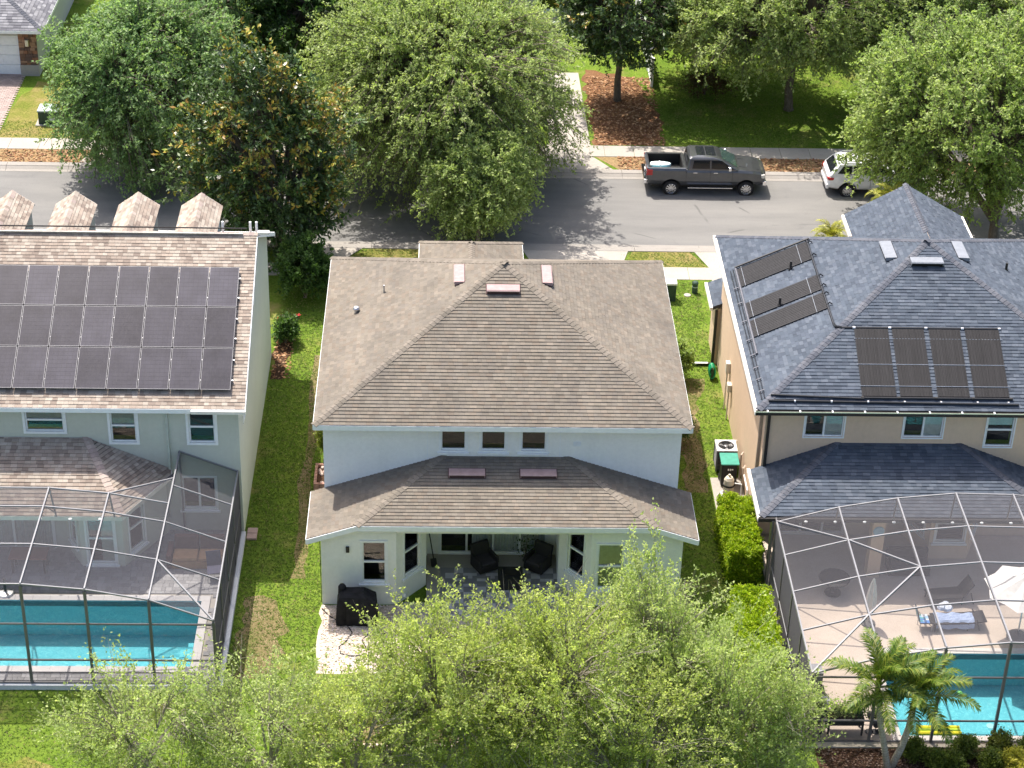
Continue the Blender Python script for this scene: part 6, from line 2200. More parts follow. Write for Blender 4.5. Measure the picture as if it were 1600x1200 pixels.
rc_ = thing("wall_plaque", "round pale blue plaque on the tan pillar", "plaque", (13.3, -.44, 2.1))
q = MB(); q.lathe((13.32, -.425, 2.1), [(.2, 0), (.2, .02), (.16, .035), (.01, .035)], 18, (0, -1, 0)); q.build("disc", mat_plain('plaque_blue', (.30, .48, .60), .5, .3), rc_)
# corner: grill, planters, pots
gr_ = thing("barrel_grill", "grey barrel grill lying in the front left corner of the right cage", "grill", (10.1, -7.6, .085))
q = MB(); q.cyl((9.85, -7.75, .75), (10.5, -8.0, .62), .2, None, 14); q.build("barrel", mat_plain('barrel_grey', (.42, .43, .44), .4, .5, .4), gr_)
q = MB(); q.box(9.8, 10.5, -8.05, -7.0, .085, .55); q.build("cart", M_['wicker'], gr_)
q = MB(); q.box(9.8, 10.45, -7.0, -6.5, .085, 1.05); q.build("cabinet", mat_plain('cab_grey', (.26, .26, .27), .5, .4), gr_)
def raised_planter(lab, x0, x1, y0, y1, h):
    a = thing("raised_planter", lab, "planter", ((x0 + x1) / 2, (y0 + y1) / 2, .085), "black raised planters in the right cage")
    q = MB(); q.box(x0, x1, y0, y1, h - .28, h); q.build("trough", M_['black_plastic'], a)
    q = MB(); q.box(x0 + .03, x1 - .03, y0 + .03, y1 - .03, h - .03, h + .012); q.build("soil", M_['mulch_dark'], a)
    for x in (x0 + .03, x1 - .03):
        for y in (y0 + .03, y1 - .03):
            q = MB(); q.box(x - .03, x + .03, y - .03, y + .03, .085, h - .28); q.build("leg", M_['black_plastic'], a)
    return a
raised_planter("narrow black raised planter in the corner of the right cage", 9.75, 10.18, -8.9, -8.45, .78)
raised_planter("long black raised planter full of herbs in the right cage", 10.35, 11.5, -8.95, -8.45, .78)
ps = thing("plant_stand", "black wire plant stand with round pots beside the long planter", "plant stand", (11.95, -8.75, .085))
for (x, z) in ((11.75, .62), (12.1, .52), (11.95, .3)):
    q = MB(); q.lathe((x, -8.75, z), [(.08, 0), (.14, .12), (.15, .2), (.13, .2)], 12); q.build("pot", M_['black_plastic'], ps)
    q = MB(); q.cyl((x, -8.75, .085), (x, -8.75, z), .012, None, 5); q.lathe((x, -8.75, .085), [(.14, 0), (.14, .012)], 10); q.build("wire_leg", M_['dark_trim'], ps)
fl_ = thing("pool_float", "yellow and green pool float at the near edge of the right pool", "pool float", (14.0, -8.6, 0))
for i, (y, c) in enumerate(((-8.74, (.75, .68, .02)), (-8.60, (.42, .62, .04)), (-8.46, (.75, .68, .02)))):
    q = MB(); q.cyl((13.35, y, .02), (14.75, y, .02), .075, None, 10); q.build("tube", mat_plain('float_' + str(i), c, .35, .5), fl_)
toy = thing("pool_toy", "small bright green toy floating in the right pool", "toy", (15.2, -6.7, 0))
q = MB(); q.lathe((15.15, -6.7, -.03), [(.05, 0), (.1, .04), (.06, .09), (.01, .1)], 10); q.build("toy_body", mat_plain('toy_green', (.25, .75, .2), .4, .4), toy)

# ================================================================== the house in the upper left corner and one far behind
U_ = thing("house", "single storey grey shingled house with white garage door in the upper left corner", "house", (-30, 48, 0))
w = MB(); wy_ = 44.6
wall(w, (-38, wy_, 0), (1, 0, 0), 14.0, 2.62, [(8.0, 0, 13.0, 2.25)])
w.face([(-24.0, wy_, 0), (-24.0, 58, 0), (-24.0, 58, 2.62), (-24.0, wy_, 2.62)])
w.build("wall", M_['grey_stucco'], U_)
q = MB()
for k in range(4):
    q = MB(); q.box(-29.98, -25.02, wy_ + .06, wy_ + .11, .02 + k * .555, .555 + k * .555); gd = q.build("garage_door", M_['white_trim'], U_)
    for j in range(6):
        q = MB(); q.box(-29.85 + j * .82, -29.2 + j * .82, wy_ + .045, wy_ + .059, .12 + k * .555, .48 + k * .555); q.build("door_panel", M_['white_trim'], gd)
q = MB(); q.box(-25.0, -24.0, wy_ - .12, wy_ - .005, 0, .62); q.build("column_base", M_['concrete'], U_)
r = random.Random(14)
zz = .64
stm = [mat_plain('veneer_' + str(i), c, .9, .15, var=.2) for i, c in enumerate(((.26, .13, .08), (.17, .10, .07), (.33, .20, .13), (.13, .085, .07)))]
while zz < 2.55:
    h_ = r.choice((.11, .16, .2)); xx = -24.98
    while xx < -24.05:
        w_ = min(r.uniform(.18, .42), -24.02 - xx)
        q = MB(); q.box(xx + .008, xx + w_ - .008, wy_ - .10 - r.uniform(0, .04), wy_ - .005, zz + .006, zz + h_ - .006); q.build("veneer_stone", r.choice(stm), U_); xx += w_
    zz += h_
q = MB(); q.box(-24.6, -24.42, wy_ - .3, wy_ - .14, 1.75, 2.1); q.build("wall_lamp", mat_plain('lamp_cream', (.72, .64, .46), .4, .4), U_, bevel=.02)
ev = [(-38.5, wy_ - .5, 2.72), (-23.55, wy_ - .5, 2.72), (-23.55, 58.5, 2.72), (-38.5, 58.5, 2.72)]
rd1, rd2 = (-31.0, 51.5, 6.4), (-31.0, 52.0, 6.4)
q = MB(); q.face([ev[0], ev[1], rd1]); q.face([ev[1], ev[2], rd2, rd1]); q.face([ev[3], ev[0], rd1, rd2]); q.face([(x, y, z - .15) for x, y, z in ev[::-1]])
ro = q.build("roof", M_['deckboard'], U_)
sh = MB(); shingle_face(sh, [ev[0], ev[1], rd1], GREY, r, exp=.2, tab=.32, t=.02); shingle_face(sh, [ev[1], ev[2], rd2, rd1], GREY, r, exp=.2, tab=.32, t=.02)
sh.build("shingles", M_['shingle_slate'], ro, "stuff")
q = MB(); fascia_run(q, [ev[0], ev[1], ev[2]], .16); q.build("fascia", M_['white_trim'], ro)
ridge_caps(ro, ev[1], rd1, nrm([ev[0], ev[1], rd1]), nrm([ev[1], ev[2], rd1]), CAPS, M_['shingle_slate'], 'SU', r)
F_ = thing("house", "far house with grey roof and white fascia glimpsed between trees at the top", "house", (1, 60, 0))
q = MB(); wall(q, (-9.5, 53.2, 0), (1, 0, 0), 17.0, 2.75, [(3, .9, 4.4, 2.3), (12.6, .9, 14, 2.3)]); q.face([(7.5, 53.2, 0), (7.5, 64, 0), (7.5, 64, 2.75), (7.5, 53.2, 2.75)]); q.build("wall", M_['grey_stucco'], F_)
for x in (-6.5, 3.1): window(F_, (x, 53.2, .9), (1, 0, 0), 1.4, 1.4, 'single', 'dark')
ev = [(-10, 52.7, 2.85), (8.0, 52.7, 2.85), (8.0, 64.5, 2.85), (-10, 64.5, 2.85)]; a1, a2 = (-4, 58.6, 5.8), (2, 58.6, 5.8)
q = MB(); q.face([ev[0], ev[1], a2, a1]); q.face([ev[1], ev[2], a2]); q.face([ev[3], ev[0], a1]); q.face([ev[2], ev[3], a1, a2]); ro = q.build("roof", M_['deckboard'], F_)
sh = MB(); shingle_face(sh, [ev[0], ev[1], a2, a1], GREY, r, exp=.25, tab=.4); shingle_face(sh, [ev[1], ev[2], a2], GREY, r, exp=.25, tab=.4); sh.build("shingles", M_['shingle_slate'], ro, "stuff")
q = MB(); fascia_run(q, [ev[3], ev[0], ev[1], ev[2]], .2); q.build("fascia", M_['white_trim'], ro)
F2 = thing("house", "far house with tan roof hidden behind the trees at the upper right", "house", (22, 62, 0))
q = MB(); wall(q, (14, 56, 0), (1, 0, 0), 18, 2.75, [(4, .9, 5.4, 2.3), (10, .9, 11.4, 2.3)]); q.face([(14, 68, 0), (14, 56, 0), (14, 56, 2.75), (14, 68, 2.75)]); q.build("wall", M_['tan_stucco'], F2)
for x in (18, 24): window(F2, (x, 56, .9), (1, 0, 0), 1.4, 1.4, 'single', 'dark')
ev = [(13.5, 55.5, 2.85), (32.5, 55.5, 2.85), (32.5, 68.5, 2.85), (13.5, 68.5, 2.85)]; a1, a2 = (20, 62, 6.1), (26, 62, 6.1)
q = MB(); q.face([ev[0], ev[1], a2, a1]); q.face([ev[1], ev[2], a2]); q.face([ev[3], ev[0], a1]); q.face([ev[2], ev[3], a1, a2]); ro = q.build("roof", M_['deckboard'], F2)
sh = MB(); shingle_face(sh, [ev[0], ev[1], a2, a1], TAN, r, exp=.25, tab=.4); shingle_face(sh, [ev[3], ev[0], a1], TAN, r, exp=.25, tab=.4); sh.build("shingles", M_['shingle_tan'], ro, "stuff")
# ================================================================== vegetation
def unit(v):
    return v / np.maximum(np.linalg.norm(v, axis=-1, keepdims=True), 1e-9)


def seg_tubes(A, B, ra, rb, n=3):
    """open tapered tubes for arrays of segments -> quads (unshared)"""
    D = unit(B - A)
    ref = np.where(np.abs(D[:, 2:3]) < .9, np.array([[0, 0, 1.0]]), np.array([[1.0, 0, 0]]))
    X = unit(np.cross(D, ref)); Y = np.cross(D, X)
    out = []
    for i in range(n):
        t0, t1 = 2 * np.pi * i / n, 2 * np.pi * (i + 1) / n
        d0 = X * math.cos(t0) + Y * math.sin(t0); d1 = X * math.cos(t1) + Y * math.sin(t1)
        q = np.stack([A + d0 * ra[:, None], A + d1 * ra[:, None], B + d1 * rb[:, None], B + d0 * rb[:, None]], 1)
        out.append(q)
    return np.concatenate(out).reshape(-1, 3)


def bez(P0, P1, P2, t):
    return P0 * (1 - t) ** 2 + P1 * 2 * t * (1 - t) + P2 * t ** 2


def leaf_quads(P, D, L, W, rng, fold=0.0):
    D = unit(D)
    S_ = unit(np.cross(D, np.array([0, 0, 1.0]) + rng.normal(0, .55, D.shape)))
    L = L[:, None]; W = W[:, None]
    return np.stack([P, P + D * L * .45 + S_ * W * .5, P + D * L, P + D * L * .45 - S_ * W * .5], 1).reshape(-1, 3)


def tree(name, label, base, crown_c, crown_r, seed, n_limb=9, n_tip=330, twigs=7, leaves=17, leaf=(.10, .055), pal=None, trunk_r=.22, fork=None,
         up=.15, droop=.25, lumps=.30, shell=(.62, 1.0), floor=-.55, bark='bark', mat='leaf', twig_len=(.45, .85), group=None, cat="tree", tipspread=.35, twig_vis=True,
         tint=.16, special=None, bare=0.0, lump_w=(.28, .6), nlump=22, spires=0, multi=1, lean=0.0):
    rng = np.random.default_rng(seed)
    base = np.array(base, float); C = np.array(crown_c, float); R = np.array(crown_r, float)
    root = thing(name, label, cat, tuple(base), group)
    # lumpy crown envelope
    nb = nlump
    bd = unit(rng.normal(size=(nb, 3))); bs = rng.uniform(-1, 1.2, nb); bw = rng.uniform(*lump_w, nb)
    def radius(d):
        a = np.arccos(np.clip(d @ bd.T, -1, 1))
        return 1 + lumps * (np.exp(-(a / bw) ** 2) * bs).sum(1).clip(-1.3, 1.3)
    d = unit(rng.normal(size=(n_tip * 4, 3)))
    d = d[d[:, 2] > floor][:n_tip]
    n = len(d)
    rr = rng.uniform(shell[0] ** 3, shell[1] ** 3, n) ** (1 / 3) * radius(d)
    if spires:
        si = np.where(d[:, 2] > .35)[0][:spires]
        rr[si] = radius(d[si]) * rng.uniform(1.15, 1.4, len(si))
    tips = C + d * R * rr[:, None]
    tips[:, 2] = np.maximum(tips[:, 2], .25)
    fk = base + np.array([rng.normal(0, .1) + lean, rng.normal(0, .1), fork if fork else max(1.2, (C[2] - R[2]) * .9)])
    # limbs
    ld = unit(rng.normal(size=(n_limb * 5, 3)) + np.array([0, 0, .55])); ld = ld[ld[:, 2] > -.2][:n_limb]
    lim = C + ld * R * rng.uniform(.38, .62, (len(ld), 1))
    ctrl = fk + (lim - fk) * np.array([.35, .35, .62]) + rng.normal(0, .15, lim.shape)
    SA, SB, RA, RB = [], [], [], []
    def addp(P0, P1, P2, r0, r1, k):
        ts = np.linspace(0, 1, k + 1)
        for i in range(k):
            SA.append(bez(P0, P1, P2, ts[i])); SB.append(bez(P0, P1, P2, ts[i + 1]))
            RA.append(r0 + (r1 - r0) * ts[i]); RB.append(r0 + (r1 - r0) * ts[i + 1])
    start = np.repeat(fk[None], len(lim), 0)
    # trunk(s)
    tb = MB()
    for m in range(multi):
        off = np.array([0, 0, 0]) if multi == 1 else np.array([math.cos(m * 2.4) * .3, math.sin(m * 2.4) * .3, 0])
        top = fk + off * 1.2
        p0 = base + off
        mid = (p0 + top) / 2 + rng.normal(0, .09, 3)
        rk = trunk_r if multi == 1 else trunk_r * .72
        tb.tube([p0 - np.array([0, 0, .1]), p0 + np.array([0, 0, .12]), mid, top, top + (top - mid) * .3], [rk * 1.4, rk * 1.05, rk * .9, rk * .75, rk * .3], 10)
    tb.build("trunk", M_[bark], root, smooth=True)
    for i in range(len(lim)):
        addp(fk, ctrl[i], lim[i], trunk_r * .6, trunk_r * .28, 6)
    # secondary branches: tip to the nearest limb point
    dist = np.linalg.norm(tips[:, None] - lim[None], axis=2)
    near = dist.argmin(1)
    tt = rng.uniform(.55, 1.0, n)[:, None]
    st = bez(fk[None], ctrl[near], lim[near], tt)
    mid = (st + tips) / 2 + np.array([0, 0, 1.0]) * (np.linalg.norm(tips - st, axis=1, keepdims=True) * .16) + rng.normal(0, .12, tips.shape)
    ts = [0, .35, .7, 1.0]
    r0 = trunk_r * .17
    for a, b_ in zip(ts[:-1], ts[1:]):
        SA.extend(bez(st, mid, tips, a)); SB.extend(bez(st, mid, tips, b_))
        RA.extend([r0 * (1 - a * .75)] * n); RB.extend([r0 * (1 - b_ * .75)] * n)
    # twigs
    T = twigs
    k = np.repeat(np.arange(n), T)
    f = rng.uniform(.45, 1.0, n * T)[:, None]
    tp = bez(st[k], mid[k], tips[k], f) + rng.normal(0, tipspread * .35, (n * T, 3))
    outw = unit((tips[k] - C) / R)
    td = unit(outw * .75 + rng.normal(0, .62, (n * T, 3)) + np.array([0, 0, up]))
    tl = rng.uniform(*twig_len, n * T)
    te = tp + td * tl[:, None] + np.array([0, 0, -1.0]) * (tl ** 2 * droop)[:, None]
    te[:, 2] = np.maximum(te[:, 2], .12)
    if twig_vis:
        SA.extend(tp); SB.extend(te); RA.extend([r0 * .20] * len(tp)); RB.extend([r0 * .07] * len(tp))
    SA, SB, RA, RB = np.array(SA), np.array(SB), np.array(RA), np.array(RB)
    V = seg_tubes(SA, SB, RA, RB, 3)
    tri_mesh("branches", V, 4, np.ones((len(V), 3)), M_[bark], root, None, None)
    # leaves
    kk = np.repeat(np.arange(n * T), leaves)
    if bare:                                    # thin and full sprays side by side, a few dead ones
        dens = np.clip(rng.beta(1.6, 1.1, n) * 1.25, 0, 1)
        dens[rng.random(n) < bare] = 0
        kk = kk[rng.random(len(kk)) < dens[k][kk]]
    u = rng.uniform(.05, 1.05, len(kk))[:, None]
    P = tp[kk] + (te[kk] - tp[kk]) * u + rng.normal(0, .03, (len(kk), 3))
    D = unit(te[kk] - tp[kk]) * .6 + rng.normal(0, .75, (len(kk), 3)) + np.array([0, 0, -.15 + up * .5])
    ls = rng.uniform(.7, 1.3, len(kk))
    V = leaf_quads(P, D, leaf[0] * ls, leaf[1] * ls, rng)
    pal = np.array(pal)
    pick = rng.integers(0, len(pal), n)                 # each spray has its own leaf age
    col = pal[pick][k][kk] * .6 + pal[rng.integers(0, len(pal), len(kk))] * .4
    col = col * rng.normal(1, tint, (len(kk), 1)).clip(.55, 1.5)
    if special is not None:
        sp, frac, zmin = special
        m = (rng.random(n) < frac) & (tips[:, 2] > C[2] + zmin * R[2])
        mk = m[k][kk] & (rng.random(len(kk)) < .75)
        sp = np.array(sp)
        col[mk] = sp[rng.integers(0, len(sp), mk.sum())] * rng.normal(1, .15, (mk.sum(), 1)).clip(.6, 1.4)
    tri_mesh("crown", V, 4, np.repeat(col, 4, axis=0), M_[mat], root, None, None)
    return root, tips, rng


OAK_D = [(0.191, 0.302, 0.114), (0.228, 0.355, 0.138), (0.281, 0.407, 0.161), (0.166, 0.276, 0.11), (0.317, 0.434, 0.206)]
OAK_L = [(0.292, 0.38, 0.112), (0.349, 0.436, 0.138), (0.391, 0.472, 0.179), (0.258, 0.344, 0.112), (0.427, 0.494, 0.215)]
OAK_M = [(0.254, 0.355, 0.095), (0.304, 0.407, 0.112), (0.355, 0.446, 0.139), (0.216, 0.309, 0.09), (0.395, 0.471, 0.176)]
NEAR = [(0.411, 0.489, 0.128), (0.486, 0.549, 0.156), (0.349, 0.429, 0.119), (0.536, 0.583, 0.211), (0.31, 0.382, 0.141)]
NEAR_G = [(0.387, 0.481, 0.163), (0.454, 0.533, 0.205), (0.333, 0.43, 0.149), (0.508, 0.572, 0.245)]
DARK = [(0.062, 0.126, 0.031), (0.086, 0.16, 0.04), (0.109, 0.193, 0.046), (0.055, 0.109, 0.031)]
MAG = [(0.06, 0.104, 0.032), (0.076, 0.135, 0.036), (0.102, 0.162, 0.043), (0.048, 0.086, 0.032)]
RUST = [(.38, .31, .06), (.44, .34, .06), (.30, .18, .04), (.30, .34, .07), (.22, .30, .06)]
FLW = {}


def magnolia_flowers(root, tips, rng, count, size=.13):
    if 'm' not in FLW:
        b = MB()
        for i in range(7):
            a = i * 2 * math.pi / 7; d = Vector((math.cos(a), math.sin(a), 0)); p = Vector((-d.y, d.x, 0))
            b.face([Vector((0, 0, 0)), d * .5 + p * .28 + Vector((0, 0, .25)), d * .95 + Vector((0, 0, .5)), d * .5 - p * .28 + Vector((0, 0, .25))])
        me = bpy.data.meshes.new("flower"); me.from_pydata([tuple(v) for v in b.v], [], b.f); me.materials.append(mat_plain('petal', (.74, .68, .55), .6, .2, var=.08)); FLW['m'] = me
    c = tips.mean(0)
    ids = rng.choice(len(tips), count, replace=False)
    for i in ids:
        o = bpy.data.objects.new("flower", FLW['m']); COL.objects.link(o); o.parent = root
        p = Vector(tips[i] + (tips[i] - c) * .10) - WL[root.name]
        o.location = p; o.scale = (size * rng.uniform(.8, 1.3),) * 3
        o.rotation_euler = (rng.uniform(-.7, .7), rng.uniform(-.7, .7), rng.uniform(0, 6))


# --- street trees beyond the houses
tree("oak_tree", "big dark green oak on the far verge at the left, beside the magnolia", (-18.2, 34.0, 0), (-16.3, 33.3, 4.8), (4.9, 5.1, 5.1), 101, nlump=34, lump_w=(.18, .45), n_limb=12, n_tip=780, twigs=9, leaves=15, leaf=(.16, .09), pal=OAK_D, trunk_r=.27, up=.05, droop=.6, lumps=.28, floor=-.97)
tree("oak_tree", "dark green oak behind the big left oak at the top edge", (-14.5, 43.5, 0), (-14.2, 43.0, 5.6), (5.2, 4.2, 5.0), 102, n_limb=9, n_tip=440, twigs=8, leaves=14, leaf=(.18, .11), pal=OAK_D, trunk_r=.25, up=.05, droop=.4, lumps=.26)
tree("shade_tree", "very dark broad leaved tree behind the magnolia at the top", (-9.2, 43.0, 0), (-8.6, 41.6, 4.2), (4.4, 3.6, 5.0), 103, n_limb=8, n_tip=400, twigs=8, leaves=14, leaf=(.21, .13), pal=DARK, trunk_r=.22, up=.1, droop=.3, lumps=.28, floor=-.8)
tree("oak_tree", "largest pale green oak, its broad crown spreading over the road at the top centre", (-2.5, 34.6, 0), (-1.9, 32.6, 5.2), (7.7, 7.2, 5.3), 104, n_limb=18, n_tip=1350, twigs=9, leaves=17, leaf=(.145, .075), pal=OAK_L, trunk_r=.28, up=.05, droop=.6, lumps=.3, lump_w=(.18, .45), nlump=34, floor=-.95)
tree("oak_tree", "small green oak with hanging branches on the near verge right behind the white house's roof", (-.6, 24.7, 0), (-.5, 26.6, 2.9), (2.6, 2.6, 3.0), 105, n_limb=8, n_tip=330, twigs=9, leaves=15, leaf=(.15, .08), pal=OAK_L, trunk_r=.13, up=0, droop=.85, lumps=.34, floor=-.98)
m, tips, rg = tree("magnolia_tree", "magnolia with rust brown leaf undersides and white flowers beside the sage house's roof", (-9.6, 24.0, 0), (-9.9, 23.8, 4.6), (3.75, 3.0, 4.7), 106, n_limb=10, n_tip=470, twigs=6, leaves=14, leaf=(.24, .11), pal=MAG, trunk_r=.2, up=.3, droop=.1, lumps=.26, floor=-.9, mat='leaf_gloss', special=(RUST, .28, -.3), tint=.2)
magnolia_flowers(m, tips, rg, 22, .11)
m, tips, rg = tree("magnolia_tree", "dark magnolia with bare lower trunk standing in the brown mulch", (7.1, 42.3, 0), (7.0, 42.1, 4.9), (3.5, 3.2, 3.7), 107, n_limb=9, n_tip=360, twigs=6, leaves=14, leaf=(.22, .10), pal=MAG, trunk_r=.2, fork=2.4, up=.3, droop=.1, lumps=.25, floor=-.8, mat='leaf_gloss', special=(RUST, .15, .0), tint=.2)
magnolia_flowers(m, tips, rg, 9)
tree("oak_tree", "light oak with visible trunk on the shaded lawn at the upper right", (16.2, 41.4, 0), (15.4, 41.0, 5.4), (6.2, 5.0, 4.3), 108, n_limb=12, n_tip=760, twigs=9, leaves=14, leaf=(.16, .09), pal=OAK_L, trunk_r=.24, fork=2.3, up=.1, droop=.4, lumps=.34, floor=-.6)
tree("oak_tree", "bushy green oak left of the light oak at the upper right", (12.6, 45.6, 0), (12.9, 45.4, 4.6), (4.3, 3.3, 4.9), 109, n_limb=8, n_tip=520, twigs=8, leaves=14, leaf=(.18, .10), pal=OAK_M, trunk_r=.2, up=.1, droop=.4, lumps=.3, floor=-.7)
tree("oak_tree", "largest olive green oak on the near verge at the right, over the white SUV", (23.6, 25.6, 0), (21.7, 27.6, 6.0), (6.4, 5.4, 5.4), 110, nlump=34, lump_w=(.18, .45), n_limb=14, n_tip=900, twigs=9, leaves=15, leaf=(.155, .088), pal=OAK_M, trunk_r=.27, up=.1, droop=.45, lumps=.28, floor=-.75)
tree("oak_tree", "tall yellowish green oak behind the largest oak at the top right", (24.0, 43.0, 0), (23.0, 42.0, 5.6), (5.8, 4.6, 5.6), 111, n_limb=9, n_tip=640, twigs=8, leaves=14, leaf=(.18, .10), pal=OAK_L, trunk_r=.25, up=.1, droop=.4, lumps=.3, floor=-.7)
tree("oak_tree", "olive oak at the far right edge beyond the street", (32.0, 41.0, 0), (32.0, 41.0, 6.0), (6.2, 5.2, 5.4), 112, n_limb=9, n_tip=500, twigs=8, leaves=14, leaf=(.18, .10), pal=OAK_M, trunk_r=.25, up=.1, droop=.4, lumps=.3, floor=-.8)
tree("oak_tree", "half hidden green oak behind the tall yellowish oak at the top edge", (19.0, 52.5, 0), (19.0, 52.5, 5.0), (4.8, 3.5, 4.2), 113, n_limb=8, n_tip=260, twigs=7, leaves=13, leaf=(.16, .085), pal=OAK_D, trunk_r=.22, up=.1, droop=.3, lumps=.3)
tree("oak_tree", "dim green oak in the far background at the top centre", (-6.0, 50.5, 0), (-6.0, 50.5, 4.4), (4.6, 3.2, 3.4), 114, n_limb=8, n_tip=240, twigs=7, leaves=13, leaf=(.16, .085), pal=OAK_D, trunk_r=.22, up=.1, droop=.3, lumps=.3)
tree("shrub", "reddish leaved shrub behind the light oak's shadow on the far lawn", (11.9, 43.3, 0), (11.9, 43.3, .6), (1.0, .7, .6), 115, n_limb=5, n_tip=50, twigs=5, leaves=12, leaf=(.11, .06), pal=[(.12, .05, .035), (.09, .06, .03), (.08, .09, .03)], trunk_r=.05, fork=.2, cat="shrub", floor=-.2)

# --- near trees at the bottom of the picture: open crowns of upright pale twigs
NG = "open crowned trees behind the white house"
kw = dict(mat='leaf_near', bare=.07, lump_w=(.14, .36), nlump=46, spires=9, bark='bark_pale', up=.75, droop=.05, lumps=.42, shell=(.22, 1.15), floor=-.95, leaf=(.100, .055), twig_len=(.45, .95), tint=.18, group=NG)
tree("feathery_tree", "airy bright green tree hiding the left of the lanai and the gravel patch", (-1.7, -10.6, 0), (-1.8, -10.5, 3.1), (3.0, 2.5, 2.8), 201, n_limb=12, n_tip=340, twigs=8, leaves=22, pal=NEAR, trunk_r=.14, fork=1.2, multi=2, **kw)
tree("feathery_tree", "airy bright green tree at the bottom centre before the lanai opening", (1.7, -11.2, 0), (1.5, -10.6, 3.3), (2.9, 2.6, 3.0), 202, n_limb=12, n_tip=350, twigs=8, leaves=22, pal=NEAR, trunk_r=.15, fork=1.3, multi=2, **kw)
tree("feathery_tree", "tallest airy tree, its thin tips over the white house's right roof corner", (5.6, -9.6, 0), (4.5, -9.5, 3.4), (2.1, 2.4, 3.2), 203, n_limb=12, n_tip=300, twigs=8, leaves=21, pal=NEAR_G, trunk_r=.13, fork=1.3, multi=2, **kw)
tree("feathery_tree", "airy tree crowding the right hedge at the pool cage's left wall", (8.6, -10.6, 0), (8.4, -11.0, 2.3), (1.0, 1.6, 2.2), 204, n_limb=8, n_tip=100, twigs=8, leaves=16, pal=NEAR_G, trunk_r=.10, fork=1.0, **kw)
tree("feathery_tree", "airy tree at the bottom edge left of the gravel's tree, above the stone edged bed", (-4.6, -13.0, 0), (-4.4, -12.0, 2.3), (2.2, 1.8, 2.2), 207, n_limb=8, n_tip=230, twigs=8, leaves=16, pal=NEAR, trunk_r=.10, fork=.8, **kw)
tree("feathery_tree", "airy tree at the bottom edge below the tallest airy tree", (4.0, -13.3, 0), (4.0, -12.4, 2.3), (2.7, 1.8, 2.3), 208, n_limb=8, n_tip=280, twigs=8, leaves=16, pal=NEAR, trunk_r=.10, fork=.8, **kw)
tree("feathery_tree", "low airy tree filling the space between the tallest airy tree and the far hedge", (6.7, -11.6, 0), (6.8, -10.8, 2.3), (1.9, 1.8, 2.2), 209, n_limb=8, n_tip=220, twigs=8, leaves=19, pal=NEAR_G, trunk_r=.10, fork=.8, **kw)
kw['shell'] = (.2, 1.1); kw['lumps'] = .5; kw['bare'] = .14
tree("feathery_tree", "thin airy tree at the bottom left before the blue pool", (-11.2, -11.2, 0), (-11.0, -11.0, 2.0), (3.0, 2.0, 1.9), 205, n_limb=9, n_tip=190, twigs=8, leaves=16, pal=NEAR_G, trunk_r=.11, fork=.8, multi=2, **kw)
tree("feathery_tree", "thin airy tree on the lawn right of the left pool cage's corner", (-7.4, -11.6, 0), (-7.6, -11.2, 2.1), (2.4, 2.0, 2.0), 206, n_limb=8, n_tip=180, twigs=8, leaves=16, pal=NEAR_G, trunk_r=.11, fork=.9, multi=2, **kw)


def hedge(label, x0, x1, y0, y1, h, seed, n=9000):
    rng = np.random.default_rng(seed)
    root = thing("hedge", label, "hedge", ((x0 + x1) / 2, (y0 + y1) / 2, 0))
    # stems
    m = 60
    A = np.stack([rng.uniform(x0 + .2, x1 - .2, m), rng.uniform(y0 + .2, y1 - .2, m), np.zeros(m)], 1)
    B = A + np.stack([rng.normal(0, .12, m), rng.normal(0, .12, m), rng.uniform(h * .6, h * .9, m)], 1)
    V = seg_tubes(A, B, np.full(m, .02), np.full(m, .008), 4)
    tri_mesh("stems", V, 4, np.ones((len(V), 3)), M_['bark'], root)
    # leaf sprays: top and sides, some inside
    dims = np.array([(x1 - x0) * (y1 - y0), (y1 - y0) * h, (y1 - y0) * h, (x1 - x0) * h, (x1 - x0) * h])
    face = rng.choice(5, n, p=dims / dims.sum())
    u, v = rng.random(n), rng.random(n)
    P = np.stack([x0 + u * (x1 - x0), y0 + v * (y1 - y0), np.full(n, h)], 1)
    N = np.tile([0, 0, 1.0], (n, 1))
    for fi, (ax, val, nn) in enumerate(((0, x0, -1), (0, x1, 1), (1, y0, -1), (1, y1, 1)), 1):
        mk = face == fi
        P[mk, ax] = val; N[mk] = 0; N[mk, ax] = nn
        P[mk, 2] = v[mk] * h
        if ax == 1: P[mk, 0] = x0 + u[mk] * (x1 - x0)
        else: P[mk, 1] = y0 + u[mk] * (y1 - y0)
    bump = .10 * np.sin(P[:, 0] * 5.1 + seed) * np.sin(P[:, 1] * 4.3) + .06 * np.sin(P[:, 1] * 11 + P[:, 0] * 7 + P[:, 2] * 9)
    P = P + N * (bump - rng.random(n) ** 1.5 * .28)[:, None] + rng.normal(0, .035, (n, 3))
    P[:, 2] = np.maximum(P[:, 2], .05)
    k = np.repeat(np.arange(n), 4)
    D = N[k] * .5 + rng.normal(0, .7, (n * 4, 3)) + np.array([0, 0, .3])
    s = rng.uniform(.7, 1.3, n * 4)
    V = leaf_quads(P[k] + rng.normal(0, .025, (n * 4, 3)), D, .085 * s, .05 * s, rng)
    pal = np.array([(.30, .42, .012), (.37, .48, .02), (.25, .36, .012), (.42, .50, .03), (.20, .31, .012)])
    col = pal[rng.integers(0, 5, n)][k] * rng.normal(1, .15, (n * 4, 1)).clip(.6, 1.4)
    tri_mesh("foliage", V, 4, np.repeat(col, 4, 0), M_['leaf'], root)
    return root


hedge("clipped bright green hedge block between the pool equipment and the white house's corner", 8.05, 9.22, -.75, 2.75, 1.45, 301)
hedge("clipped bright green hedge along the left wall of the right pool cage", 7.92, 9.15, -9.0, -2.85, 1.5, 302, 13000)

